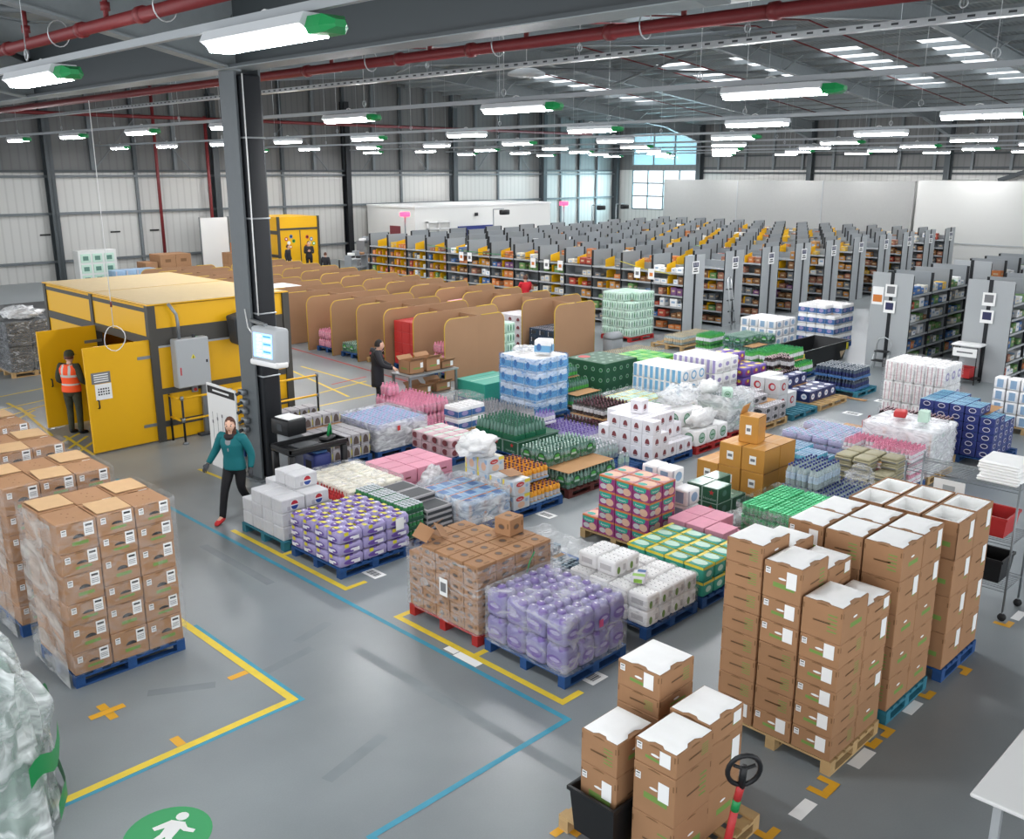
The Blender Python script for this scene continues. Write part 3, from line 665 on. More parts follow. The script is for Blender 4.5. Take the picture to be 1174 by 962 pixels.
# black crate with two cartons standing in it
def crate(w, d, h, m, name, cat, lab, loc, rot=0., slots=True):
    b = MB(); t = .012
    o_ = lambda k, z: [(-w / 2 * k, -d / 2 * k, z), (w / 2 * k, -d / 2 * k, z), (w / 2 * k, d / 2 * k, z), (-w / 2 * k, d / 2 * k, z)]
    i_ = lambda k, z: [(x * (1 - 2 * t / w), y * (1 - 2 * t / d), z_) for x, y, z_ in o_(k, z)]
    b.loft([o_(.88, 0), o_(1, h), i_(1, h), i_(.88, t)], m, False)
    rim = MB(); rim.loft([o_(1.0, h - .03), o_(1.06, h - .03), o_(1.06, h + .004), o_(.99, h + .004), o_(.99, h - .03)], m, False, False)
    o = ob(name, b, None, loc, rot, lab, cat); ob('rim', rim, o)
    return o
crate(.62, .46, .42, 'black', 'plastic_crate', 'crate', 'black plastic crate holding two brown cartons, at the pallet edge', (5.34, 4.14, PH))
column(5.11, 3.95, PH + .02, [(.2, PR), (x_, SL_)], None, 'inside the black crate', .38, .46); column(5.11, 3.95, PH + .02 + .2 + x_, [(.29, PR)], 'liner', 'inside the black crate, upper end', .38, .46)
# wrapped produce stacks on the far side of the walkway
mixes = ([.24, .33, .24, .33, .24, .33], [.33, .33, .24, .33, .24, .24], [.33, .24, .33, .33, .24, .24])
film('film_end', '#d8d8d4', a0=.12, a1=.55, rough=.3, scale=1.6); MATS['film_end'].node_tree.nodes['Bump'].inputs['Strength'].default_value = .2
def lidded_stack(x, y, lab, pal, deep=True):
    pallet(x, y, pal, 1.24, 1.02, 'under the %s' % lab)
    for i in range(3):
        for j in range(2):
            z = PH; seq = mixes[i]; n = len(seq)
            for k, h in enumerate(seq):
                if j == 1 and k < n - 1 and i > 0: z += h; continue
                p = pcart(.4, .5, h - .003, 'lidded')
                p.put((x + .01 + .2 + i * .412, y + .255 + j * .535 + .012 * (k % 2) * (j == 0), z), 'lidded brown carton, %s, %s %s column, %s' % (tier(k, n), od(i), 'back' if j else 'front', 'in ' + lab), 'lidded brown cartons by the walkway', R.uniform(-.006, .006)); z += h
            if (i + j) % 2:
                f = MB(); f.box(-.18, -.2, 0, .19, .2, .006, 'card_light'); ob('carton_flap', f, None, (x + .21 + i * .412, y + .25 + j * .535, z + .012), (.03, .02, R.uniform(-.05, .05)), 'loose card lid on %s, %s %s column' % (lab, od(i), 'back' if j else 'front'), 'card lid')
    wrap(x, y, PH, x + 1.25, y + 1.05, PH + 1.72, 'thin clear wrap around the %s' % lab, 'film_faint', .015, .03, False)
    drape([(x - .06, y + .0, .02), (x - .06, y + 1.04, .02), (x - .06, y + 1.04, PH + 1.74), (x - .06, y + .0, PH + 1.74)], 'milky outer film on the end face of the %s' % lab, 'film_end', .012, 16)
lidded_stack(3.10, 9.72, 'foremost produce stack', 'blue')
lidded_stack(3.10, 11.35, 'second produce stack', 'blue')
lidded_stack(3.12, 12.85, 'third produce stack', 'blue')
lidded_stack(3.16, 14.3, 'hindmost produce stack', 'wood')
# ------------------------------------------------------------------ small packs
def mk(size, base, fn, name='carton', cat='carton', r=.006, bev=1, smooth=False, bulge=0.):
    w, d, h = size; b = MB(); b.rbox(-w / 2, -d / 2, 0, w / 2, d / 2, h, base, r, bev, smooth, bulge); bx = (-w / 2, -d / 2, 0, w / 2, d / 2, h)
    if fn: fn(b, bx, w, d, h)
    return Proto(name, cat, b, (), size)
def bottle_mesh(r, h, body, cap, label=None, n=8, band=(.3, .62)):
    b = MB(); b.lathe(0, 0, [(r * .8, 0), (r, h * .04), (r, h * .6), (r * .85, h * .7), (r * .36, h * .88), (r * .34, h * .93)], body, n)
    b.lathe(0, 0, [(r * .42, h * .91), (r * .42, h), (r * .3, h * 1.005)], cap, max(6, n - 2))
    if label: b.lathe(0, 0, [(r * 1.015, h * band[0]), (r * 1.015, h * band[1])], label, n, True, False)
    return b
def can_mesh(r, h, body, lid, n=8):
    b = MB(); b.lathe(0, 0, [(r * .85, 0), (r, h * .06), (r, h * .92)], body, n); b.lathe(0, 0, [(r * 1.0, h * .92), (r * .86, h), (r * .8, h * .985), (r * .1, h * .985)], lid, n); return b
def pack(nx, ny, r, unit, name, cat, tray=None, wrapm=None, h=.3, trayh=.05, parts=False, badge=None, gap=1.0):
    """nx x ny bottles or cans, in a tray and/or shrink film"""
    p = 2 * r * gap; w, d = nx * p + .006, ny * p + .006; b = MB(); parts_ = []
    if tray:
        b.rbox(-w / 2, -d / 2, 0, w / 2, d / 2, trayh, tray, .004, 1, False)
        if trayh > .1: pass
    um = unit.mesh(name.split('_')[0]) if parts else None
    uname = 'can' if 'can' in name else 'bottle'
    for i in range(nx):
        for j in range(ny):
            x, y = -w / 2 + .003 + p * (i + .5), -d / 2 + .003 + p * (j + .5)
            if parts: parts_.append((uname, um, (x, y, .004), ()))
            else:
                o = len(b.v); b.v += [(vx + x, vy + y, vz + .004) for vx, vy, vz in unit.v]
                for f, mi, sm in zip(unit.f, unit.m, unit.sm): b.f.append(tuple(o + k for k in f)); b.m.append(b.mi(unit.mats[mi])); b.sm.append(sm)
    if wrapm:
        q = MB(); q.rbox(-w / 2 - .003, -d / 2 - .003, .002, w / 2 + .003, d / 2 + .003, h * .72, wrapm, .02, 1, True); badge and badge(q, (-w / 2 - .003, -d / 2 - .003, 0, w / 2 + .003, d / 2 + .003, h)); parts_.append(('shrink_film', q, (0, 0, 0), ()))
    return Proto(name, cat, b if b.v else None, parts_, (w + .006, d + .006, h))
def hazy(c, f=.16):  # mixes goods colours toward a lifted grey, painting in a mild haze
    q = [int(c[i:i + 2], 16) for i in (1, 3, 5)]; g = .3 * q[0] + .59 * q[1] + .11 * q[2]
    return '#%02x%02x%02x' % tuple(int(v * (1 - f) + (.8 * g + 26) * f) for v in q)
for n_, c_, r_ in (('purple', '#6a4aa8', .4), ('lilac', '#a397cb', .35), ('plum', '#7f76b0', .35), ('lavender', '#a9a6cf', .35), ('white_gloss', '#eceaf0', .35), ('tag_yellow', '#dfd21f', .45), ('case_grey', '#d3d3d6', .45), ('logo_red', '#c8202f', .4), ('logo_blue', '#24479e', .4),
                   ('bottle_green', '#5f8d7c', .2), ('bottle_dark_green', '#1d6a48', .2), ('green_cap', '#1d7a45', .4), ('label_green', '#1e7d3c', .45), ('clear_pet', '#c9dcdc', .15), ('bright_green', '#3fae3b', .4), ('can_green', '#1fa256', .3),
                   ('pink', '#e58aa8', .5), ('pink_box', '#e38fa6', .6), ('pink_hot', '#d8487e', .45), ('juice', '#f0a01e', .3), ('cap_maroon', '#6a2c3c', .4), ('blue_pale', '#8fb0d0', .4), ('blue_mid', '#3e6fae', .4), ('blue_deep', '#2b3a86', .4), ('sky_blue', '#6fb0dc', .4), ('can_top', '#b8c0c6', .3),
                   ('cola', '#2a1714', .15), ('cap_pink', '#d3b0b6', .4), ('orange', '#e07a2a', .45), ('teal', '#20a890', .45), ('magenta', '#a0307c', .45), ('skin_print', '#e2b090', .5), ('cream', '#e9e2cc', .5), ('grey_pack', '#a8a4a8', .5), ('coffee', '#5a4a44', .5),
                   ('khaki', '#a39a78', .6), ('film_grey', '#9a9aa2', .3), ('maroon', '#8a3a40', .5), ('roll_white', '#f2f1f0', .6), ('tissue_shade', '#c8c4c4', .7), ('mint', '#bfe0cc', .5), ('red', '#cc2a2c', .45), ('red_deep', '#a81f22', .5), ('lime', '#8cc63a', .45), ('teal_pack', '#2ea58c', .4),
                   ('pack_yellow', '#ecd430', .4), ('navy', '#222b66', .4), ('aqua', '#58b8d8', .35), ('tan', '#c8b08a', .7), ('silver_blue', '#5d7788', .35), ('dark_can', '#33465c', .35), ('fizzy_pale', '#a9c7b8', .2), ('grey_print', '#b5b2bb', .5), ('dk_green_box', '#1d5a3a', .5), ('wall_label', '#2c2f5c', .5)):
    mat(n_, hazy(c_), r_, noise=.05, scale=14)
MATS['clear_pet'].node_tree.nodes['Principled BSDF'].inputs['Alpha'].default_value = .45
# A1: pale soft-drink cases with a red, white and blue ball
def ball(b, bx, w, d, h):
    for f in ('y',):
        q = .62 * h; b.mark(f, bx, .55, .5, q, q, 'white'); b.mark(f, bx, .55, .53, q * .94, q * .94, 'logo_red', 'top', off=.003); b.mark(f, bx, .55, .44, q * .94, q * .94, 'logo_blue', 'bot', off=.003); b.mark(f, bx, .3, .3, .05, .06, 'grey_print')
P = mk((.4, .27, .205), 'case_grey', ball, 'drinks_case', 'drinks case', .012)
pallet(6.72, 11.42, 'teal', .88, 1.2, 'under the pale cases with red and blue ball marks')
load(P, 6.74, 11.46, PH, 2, 4, 4, 'pale grey drinks case with red and blue ball', 'pale drinks cases', [[3, 3], [3, 4], [3, 4], [2, 3]], gx=.02, gy=.02, full=True)
# A2: purple packs with yellow tags
def purplepack():
    w, d, h = .395, .295, .163; b = MB()
    b.rbox(-w / 2, -d / 2, 0, w / 2, d / 2, h * .9, 'lilac', .03, 2, True)
    for i in range(3):
        for j in range(2):
            x, y = -w / 2 + w * (i + .5) / 3, -d / 2 + d * (j + .5) / 2; b.lathe(x, y, [(.063, .01), (.066, h * .85), (.05, h), (.03, h * 1.0)], 'purple' if (i + j) % 2 else 'lilac', 10)
            b.mark('t', (x - .05, y - .05, 0, x + .05, y + .05, h), .5, .5, .05, .02, 'white_gloss', 'ell', off=.001)
    bx = (-w / 2, -d / 2, 0, w / 2, d / 2, h)
    for u, v in ((.25, .3), (.75, .66), (.3, .85), (.8, .15)): b.mark('t', bx, u, v, .08, .06, 'tag_yellow', off=.006)
    b.mark('x', bx, .3, .3, .1, .05, 'white_gloss', off=.0055); b.mark('y', bx, .7, .35, .1, .05, 'white_gloss', off=.0055)
    for f in ('x', 'y'):
        b.mark(f, bx, .3, .82, .07, .05, 'tag_yellow', off=.004); b.mark(f, bx, .5, .4, (d if f == 'x' else w) * .7, .07, 'purple', 'ell', off=.003); b.mark(f, bx, .55, .42, .09, .03, 'white_gloss', 'ell', off=.0045)
    return Proto('bottle_pack', 'pack', b, (), (w, d, h + .004))
P = purplepack()
pallet(6.74, 10.04, 'blue', 1.2, 1.22, 'under the purple packs with yellow tags')
load(P, 6.75, 10.05, PH, 3, 4, 3, 'purple pack with yellow tags', 'purple packs with yellow tags', jit=.0012)
b = MB(); b.box(0, 0, 0, .01, .13, .16, 'paper'); ob('paper_sign', MB().box(7.7, 10.02, .45, 7.84, 10.03, .62, 'paper'), label='white paper label stuck to the purple and yellow packs', cat='label')
# A3: small brown cartons on the red pallet
def small(b, bx, w, d, h):
    for f in ('x', 'y', 't'):
        ww = {'x': d, 'y': w, 't': d}[f]; hh = h if f != 't' else w
        b.mark(f, bx, .45, .5, ww * .42, hh * .34, 'card_dark', 'ell'); b.mark(f, bx, .45, .5, ww * .34, hh * .22, 'coffee', 'ell', off=.003)
        b.mark(f, bx, .86, .6, ww * .1, hh * .3, 'card_dark')
P = mk((.3, .238, .139), 'card', small, 'small_carton', 'carton')
pallet(6.77, 7.34, 'red', 1.26, 1.25, 'under the wrapped small brown cartons')
load(P, 6.78, 7.34, PH, 4, 5, 6, 'small brown carton with dark oval print', 'small brown oval-print cartons', [[6, 6, 6, 6], [6, 6, 6, 6], [6, 6, 6, 6], [6, 6, 6, 5], [5, 6, 6, 5]])
mk((.27, .25, .22), 'card', small, 'small_carton', 'carton').put((7.8, 7.85, PH + 6 * .1435 + .004), 'single brown carton standing loose on top of the oval-print cartons', None, .1)
wrap(6.775, 7.335, PH, 8.04, 8.6, PH + .82, 'torn clear wrap around the small brown cartons', 'film_clear', .02, .05, False)
for k, (x, y, a) in enumerate(((6.85, 8.3, .5), (7.1, 8.4, -.7), (7.05, 8.2, .8))): 
    f = MB(); f.box(-.11, -.1, 0, .11, .1, .005, 'card'); ob('carton_flap', f, None, (x, y + .08, PH + .975), (a, .5 * (k - 1), .3), 'opened brown flap at the back corner of the oval-print cartons, %s' % od(k), 'card flap', 'opened flaps')
ob('paper_sign', MB().box(6.715, 7.8, .5, 6.72, 7.94, .72, 'paper').mark('x', (6.715, 7.8, .5, 6.72, 7.94, .72), .5, .5, .1, .12, 'ink_grey'), label='white printed sheet on the wrapped small brown cartons', cat='label')
b = MB(); b.path([(7.55, 7.295, .72), (7.6, 7.295, .85), (7.68, 7.295, .95)], .008, 'can_green', 5); ob('tape_strip', b, label='green tape strip on the wrapped small brown cartons', cat='tape')
# A4: lavender packs under tight wrap
def lav():
    w, d, h = .245, .295, .315; b = MB(); b.rbox(-w / 2, -d / 2, 0, w / 2, d / 2, h * .93, 'plum', .05, 3, True)
    bx = (-w / 2, -d / 2, 0, w / 2, d / 2, h * .93)
    for i in range(2):
        for j in range(2):
            x, y = -w / 2 + w * (i + .5) / 2, -d / 2 + d * (j + .5) / 2; b.lathe(x, y, [(.058, .02), (.06, h * .9), (.045, h), (.02, h * 1.005)], ('purple', 'plum')[(i + j) % 2], 9)
            b.mark('t', (x - .05, y - .05, 0, x + .05, y + .05, h), .4, .6, .035, .02, 'white_gloss', 'ell', off=.003)
    for f, q in (('x', d), ('y', w)): b.mark(f, bx, .5, .45, q * .8, .13, 'purple', 'ell', off=.004); b.mark(f, bx, .5, .5, q * .5, .05, 'lilac', 'ell', off=.006)
    return Proto('bottle_pack', 'pack', b, (), (w, d, h))
P = lav(); pallet(6.8, 6.0, 'blue', 1.05, 1.25, 'under the shrink-wrapped lavender packs')
load(P, 6.81, 6.01, PH, 4, 4, 2, 'lavender and purple pack under wrap', 'wrapped lavender packs')
film('film_tight', a0=.08, a1=.42, scale=3.); wrap(6.805, 6.005, PH - .03, 7.85, 7.24, PH + .615, 'tight clear wrap over the lavender packs', 'film_tight', .015, .1)
ob('sticker_sign', MB().mark('y', (7.3, 5.965, .55, 7.4, 5.975, .65), .5, .5, .07, .09, 'pink_hot'), label='pink sticker on the wrapped lavender packs', cat='sticker')
# W: white wipes
def dots(b, bx, w, d, h):
    for i in range(4):
        for j in range(3): b.mark('t', bx, .14 + .24 * i, .2 + .3 * j, .02, .014, 'ink_grey', 'ell')
    b.mark('y', bx, .3, .4, .06, .1, 'produce_green', 'ell'); b.mark('y', bx, .75, .5, .05, .08, 'tissue_shade'); b.mark('x', bx, .5, .5, d * .6, .07, 'tissue_shade')
P = mk((.245, .295, .2), 'roll_white', dots, 'wipes_pack', 'pack', .03, 2, True)
pallet(8.3, 6.05, 'blue', 1.06, 1.22, 'under the white dotted packs')
load(P, 8.31, 6.06, PH, 4, 4, 2, 'white pack with grey dots', 'white dotted packs')
for i in range(2):
    for j in range(2): P.put((8.58 + .255 * i, 6.82 + .305 * j, PH + .405), 'white dotted pack in the small raised block on the pallet, %s across, %s back' % (od(i), od(j)), 'white dotted packs', 0)
wrap(8.31, 6.06, PH - .03, 9.36, 7.3, PH + .33, 'clear wrap round the white dotted packs', 'film_faint', .02, .14, False)
q = MB(); q.rbox(-.13, -.09, 0, .13, .09, .09, 'white_gloss', .03, 2); bx = (-.13, -.09, 0, .13, .09, .09); q.mark('t', bx, .5, .3, .15, .08, 'lime', off=.003); q.mark('t', bx, .6, .8, .1, .08, 'blue_mid', off=.003); q.mark('x', bx, .5, .5, .1, .05, 'lime')
ob('wet_wipes', q, None, (8.62, 6.42, PH + .408), .5, 'single wipes packet with green and blue print lying on dotted packs', 'wipes packet')
# C1: dark trays of cans
dc = can_mesh(.033, .12, 'dark_can', 'silver_blue'); P = pack(6, 4, .033, dc, 'can_tray', 'can tray', None, 'film_faint', .125)
pallet(8.25, 7.5, 'blue', 1.1, 1.2, 'under the dark blue can trays')
load(P, 8.26, 7.52, PH, 2, 4, 2, 'tray of dark blue cans under film', 'dark blue can trays', [[2, 1], [2, 1], [2, 2], [2, 2]])
drape([(8.22, 7.5, .5), (9.3, 7.5, .45), (9.35, 8.7, .43), (8.2, 8.75, .56)], 'loose clear film over the dark can trays', 'film_clear', .09)
# B5: green packs with yellow bands
def gy(b, bx, w, d, h):
    b.mark('t', bx, .5, .5, d * .8, w * .6, 'mint', 'ell', off=.002); b.mark('t', bx, .1, .5, d * .16, w * .95, 'pack_yellow', off=.003)
    for f, q in (('x', d), ('y', w)): b.mark(f, bx, .5, .9, q * .98, h * .18, 'pack_yellow', off=.003); b.mark(f, bx, .5, .45, q * .5, h * .4, 'mint', 'ell')
P = mk((.245, .295, .205), 'teal_pack', gy, 'tissue_pack', 'pack', .03, 2, True)
pallet(9.47, 6.05, 'blue', 1.04, 1.22, 'under the green and yellow packs')
load(P, 9.475, 6.06, PH, 4, 4, 2, 'green pack with yellow bands', 'green packs with yellow bands')
# Pampers-type boxes
def nappy(b, bx, w, d, h):
    for f, q in (('x', d), ('y', w)):
        b.mark(f, bx, .5, .5, q * .98, h * .96, 'magenta', off=.001); b.mark(f, bx, .68, .3, q * .5, h * .5, 'skin_print', 'ell', off=.002); b.mark(f, bx, .28, .28, q * .4, h * .34, 'tissue_shade', 'ell', off=.0025); b.mark(f, bx, .5, .94, q * .98, h * .1, 'orange', off=.002)
        b.mark(f, bx, .42, .8, q * .74, h * .18, 'teal', off=.003); b.mark(f, bx, .42, .71, q * .74, h * .4, 'teal', 'bot', off=.003); b.text(f, bx, .42, .7, h * .19, 'Pampers', 'white', off=.005)
    b.mark('t', bx, .5, .55, d * .85, w * .75, 'skin_print', 'ell', off=.001); b.mark('t', bx, .35, .3, d * .5, w * .35, 'teal', 'ell', off=.002); b.mark('t', bx, .5, .04, d * .95, w * .07, 'orange', off=.002)
mat('nappy_base', hazy('#c47a80'), .45)
P = mk((.3, .3, .226), 'nappy_base', nappy, 'nappy_box', 'nappy box', .006)
pallet(10.25, 7.5, 'wood', .95, 1.28, 'under the teal and purple nappy boxes')
load(P, 10.27, 7.52, PH, 2, 4, 4, 'purple nappy box with teal oval', 'purple nappy boxes', [[4, 4], [4, 4], [4, 4], [1, 1]])
q = MB(); q.box(0, 0, 0, .012, .98, .3, 'card_plain'); q.box(0, 0, 0, .9, .012, .3, 'card_plain'); q.box(0, 0, 0, .9, .98, .01, 'card_plain'); ob('cardboard_tray', q, None, (10.59, 6.48, PH), label='brown cardboard tray wall standing before the pink cartons', cat='cardboard tray')
pallet(10.58, 6.35, 'blue', 1.0, 1.1, 'under the pink cartons and cardboard tray')
# pink cartons
def pk(b, bx, w, d, h):
    b.mark('y', bx, .5, .4, w * .3, .03, 'maroon'); b.mark('x', bx, .5, .4, d * .2, .02, 'maroon'); b.mark('t', bx, .5, .5, .02, w * .95, 'pink', off=.001)
P = mk((.38, .3, .2), 'pink_box', pk, 'pink_carton', 'carton')
load(P, 10.62, 6.52, PH + .012, 2, 3, 2, 'plain pink carton in the card tray', 'pink cartons behind the tray', [[2, 1], [2, 2], [2, 2]])
# white packs behind the nappy boxes
def wb(b, bx, w, d, h):
    b.mark('y', bx, .55, .5, w * .5, h * .6, 'blue_pale', 'ell'); b.mark('y', bx, .12, .5, w * .14, h * .9, 'grey_print'); b.mark('x', bx, .5, .5, d * .5, h * .7, 'blue_pale')
P = mk((.33, .28, .25), 'roll_white', wb, 'tissue_pack', 'pack', .03, 2, True)
load(P, 11.25, 7.55, 0.012, 1, 3, 4, 'white tissue pack with pale blue oval', 'white tissue packs by the nappy boxes', [[3], [4], [4]])
# green cans
mat('lid_green', '#4fc585', .25, .5); gc = can_mesh(.033, .16, 'can_green', 'lid_green'); P = pack(4, 6, .034, gc, 'can_tray', 'can tray', None, 'film_clear', .165)
pallet(11.68, 6.05, 'brown', 1.2, 1.05, 'under the bright green can trays')
load(P, 11.7, 6.06, PH, 4, 2, 3, 'tray of bright green cans', 'bright green can trays')
wrap(11.7, 6.06, PH, 12.86, 6.97, PH + .5, 'clear wrap round the bright green cans', 'film_clear', .01, .05, False)
# green beer cartons with a red star
def beer(b, bx, w, d, h):
    for f, q in (('x', d), ('y', w)):
        if f == 'x': b.mark(f, bx, .6, .68, .1, .1, 'red', 'star'); b.text(f, bx, .5, .25, h * .26, 'Heineken', 'fizzy_pale')
        else: b.mark(f, bx, .5, .55, .12, .1, 'bottle_green', 'ell')
        b.mark(f, bx, .5, .985, q, .012, 'fizzy_pale'); b.mark(f, bx, .985, .5, .01, h, 'fizzy_pale'); b.mark(f, bx, .015, .5, .01, h, 'fizzy_pale')
    b.mark('t', bx, .5, .5, d * .9, w * .92, 'bottle_green'); b.mark('t', bx, .5, .5, .08, .06, 'fizzy_pale', 'ell', off=.003)
P = mk((.4, .28, .24), 'dk_green_box', beer, 'beer_carton', 'carton')
pallet(11.95, 7.45, 'brown', 1.0, 1.2, 'under the green red-star cartons')
load(P, 12.0, 7.5, PH, 2, 3, 2, 'dark green carton with red star', 'red star cartons', [[1, 1], [2, 2], [1, 1]])
P.put((12.19, 7.645, PH + .245), 'dark green carton with red star, set singly on the stack edge', 'red star cartons', .03)
bag(12.2, 7.27, .02, .42, .14, .16, 'crumpled clear film lying beside the red star cartons', 'film_milky')
# gold cartons
def gold(b, bx, w, d, h):
    b.mark('x', bx, .5, .5, d * .3, h * .36, 'paper'); b.mark('x', bx, .5, .5, d * .2, h * .12, 'ink_grey', off=.003); b.mark('y', bx, .5, .99, w, .01, 'card_dark'); b.mark('t', bx, .5, .5, .03, w, 'card_light', off=.001)
P = mk((.5, .42, .4), 'kraft_gold', gold, 'gold_carton', 'carton')
pallet(13.35, 7.5, 'wood', 1.1, 1.3, 'under the golden taped cartons')
load(P, 13.37, 7.52, PH, 2, 3, 2, 'golden taped carton', 'golden taped cartons', [[2, 2], [2, 2], [1, 1]])
mk((.33, .34, .46), 'kraft_gold', gold, 'gold_carton', 'carton').put((13.75, 8.0, PH + .81), 'tall opened golden carton standing alone at the top', 'golden taped cartons', .15)
f = MB(); f.box(-.15, 0, 0, .15, .006, .17, 'kraft_gold'); ob('carton_flap', f, None, (13.75, 8.18, PH + 1.26), (.3, 0, .15), 'raised flap of the tall opened golden carton', 'card flap')
# clear water with blue caps
mat('pet_label', '#b4c9da', .3); wbt = bottle_mesh(.042, .34, 'clear_pet', 'blue_deep', 'pet_label', 9); P = pack(3, 2, .042, wbt, 'water_pack', 'water pack', None, 'film_faint', .35, parts=True)
pallet(13.3, 6.0, 'brown', 1.2, 1.2, 'under the clear water bottles with blue caps')
load(P, 13.32, 6.05, PH, 4, 6, 1, 'water bottle pack with blue caps, lower', 'blue-capped water packs')
load(P, 13.32, 6.55, PH + .36, 3, 3, 1, 'water bottle pack with blue caps, upper', 'blue-capped water packs')
bag(14.2, 6.27, .51, .26, .22, .16, 'crumpled clear film bag beside the blue-capped water', 'film_clear')
# blue cans, khaki trays, lavender trays, pink bottles, wrapped pale boxes
bc = can_mesh(.034, .12, 'aqua', 'blue_pale'); P = pack(4, 6, .034, bc, 'can_tray', 'can tray', 'blue_mid', None, .125)
pallet(14.85, 7.4, 'blue', 1.0, 1.2, 'under the aqua can trays'); load(P, 14.87, 7.42, PH, 3, 2, 3, 'tray of aqua cans', 'aqua can trays', [[3, 3, 2], [2, 3, 3]])
def egg():
    w, d, h = .36, .3, .1; b = MB(); b.rbox(-w / 2, -d / 2, 0, w / 2, d / 2, .055, 'khaki', .02, 2, True); b.rbox(-w / 2 + .012, -d / 2 + .012, .05, w / 2 - .012, d / 2 - .012, h, 'khaki', .03, 2, True)
    for f, q in (('x', d), ('y', w)): b.mark(f, (-w / 2, -d / 2, 0, w / 2, d / 2, .05), .5, .5, q * .8, .02, 'ink_grey')
    return Proto('khaki_tray', 'tray', b, (), (w, d, h))
P = egg(); pallet(14.65, 6.0, 'wood', .94, 1.2, 'under the khaki trays')
load(P, 14.67, 6.02, PH, 2, 3, 6, 'khaki moulded tray', 'khaki moulded trays', [[4, 6], [6, 6], [6, 6]])
def lavt():
    w, d, h = .4, .3, .13; b = MB(); b.rbox(-w / 2, -d / 2, 0, w / 2, d / 2, h * .9, 'lavender', .03, 2, True)
    for i in range(5):
        for j in range(4): b.lathe(-w / 2 + w * (i + .5) / 5, -d / 2 + d * (j + .5) / 4, [(.033, h * .7), (.034, h), (.02, h * 1.01)], 'lavender' if (i + j) % 2 else 'blue_pale', 7)
    return Proto('can_tray', 'can tray', b, (), (w, d, h))
PLAV = lavt(); pallet(16.1, 7.5, 'blue', 1.25, 1.25, 'under the lavender can trays'); load(PLAV, 16.12, 7.5, PH, 3, 4, 3, 'lavender can tray, low pallet past the gold cartons', 'lavender can trays past the gold cartons', [[3, 3, 3], [3, 3, 3], [3, 3, 3], [3, 2, 3]])
wrap(16.12, 7.5, PH, 17.4, 8.78, PH + .4, 'clear wrap over the low lavender can trays', 'film_faint', .02, .1)
pb = bottle_mesh(.035, .2, 'pink', 'pink', 'white_gloss', 8); PPINK = pack(4, 3, .038, pb, 'bottle_pack', 'bottle pack', 'white_gloss', None, .21)
pallet(15.62, 6.0, 'blue', .66, 1.25, 'under the pink bottles beside the wrapped pale boxes'); load(PPINK, 15.63, 6.02, PH, 2, 5, 3, 'pink bottle pack by the wrapped pale boxes', 'pink bottle packs by the pale boxes', [[3, 3], [3, 3], [3, 3], [2, 3], [3, 3]])
wrap(15.62, 6.01, PH, 16.29, 7.27, PH + .65, 'clear wrap round the pink bottles by the pale boxes', 'film_faint', .02, .05, False)
def pale(b, bx, w, d, h):
    b.mark('y', bx, .4, .5, w * .3, h * .5, 'mint', 'ell'); b.mark('y', bx, .75, .5, w * .1, h * .6, 'grey_print'); b.mark('x', bx, .93, .5, .03, h * .9, 'orange')
P = mk((.34, .4, .19), 'white_gloss', pale, 'pale_box', 'box'); pallet(16.4, 6.0, 'wood', 1.12, 1.3, 'under the wrapped pale boxes')
load(P, 16.42, 6.02, PH, 3, 3, 4, 'pale box with orange edge', 'wrapped pale boxes')
wrap(16.42, 6.02, PH, 17.5, 7.27, PH + .78, 'milky wrap drawn over the pale boxes', 'film_milky', .03, .06)
mk((.2, .18, .2), 'mint', None, 'pale_box', 'box').put((16.95, 6.4, PH + .85), 'small mint green box on top of the wrapped pale boxes', None, .2)
mk((.26, .22, .12), 'red', None, 'red_packet', 'packet', .03, 2, True).put((17.0, 6.85, PH + .85), 'red packet on top of the wrapped pale boxes', None, .3)
b = MB(); b.rbox(-.12, -.1, 0, .12, .1, .32, 'red', .03); b.path([(-.05, 0, .32), (-.03, 0, .4), (.03, 0, .4), (.05, 0, .32)], .012, 'red_deep', 6); ob('red_container', b, None, (18.3, 8.0, .16), label='red container standing on the brown card past the lavender trays', cat='container')
sheet(17.5, 7.62, 18.9, 8.75, .15, 'bare brown cardboard sheet with a red container on it'); pallet(17.55, 7.65, 'wood', 1.2, 1.05, 'under the bare cardboard sheet')
sheet(14.9, 8.75, 16.2, 9.0, .02, 'brown card strip on the floor by the aqua can trays')
# tall white rolls, blue can cases, cola
def roll(b, bx, w, d, h):
    b.mark('y', bx, .5, .5, min(w, h) * .62, min(w, h) * .62, 'lilac', 'ell'); b.mark('y', bx, .5, .5, min(w, h) * .3, min(w, h) * .3, 'roll_white', 'ell', off=.003)
    for k in range(2): b.mark('x', bx, .28 + .44 * k, .5, d * .12, h * .85, 'cap_pink', off=.002)
    for i in range(2):
        for j in range(2): b.mark('t', bx, .27 + .46 * i, .27 + .46 * j, d * .3, w * .3, 'tissue_shade', 'ell', off=.001)
P = mk((.3, .2, .44), 'roll_white', roll, 'roll_pack', 'pack', .03, 2, True)
pallet(19.7, 7.1, 'blue', 1.0, 1.3, 'under the tall pale roll packs by the step shelf'); load(P, 19.72, 7.12, PH, 3, 6, 3, 'tall white roll pack with pale pink stripes', 'pink-striped roll packs', heights=[[3, 3, 3]] * 6)
wrap(19.72, 7.12, PH, 20.68, 8.42, PH + 1.33, 'clear wrap round the tall pink-striped roll packs', 'film_faint', .02, .06, False)
bc2 = can_mesh(.034, .12, 'blue_mid', 'aqua')
def bcase(b, bx, w, d, h):
    for f, q in (('x', d), ('y', w)): b.mark(f, bx, .5, .55, q * .5, h * .6, 'white_gloss', 'ell'); b.mark(f, bx, .5, .55, q * .42, h * .45, 'navy', 'ell', off=.003)
    for i in range(5):
        for j in range(4): b.mark('t', bx, .1 + .2 * i, .12 + .25 * j, .05, .05, 'aqua', 'ell')
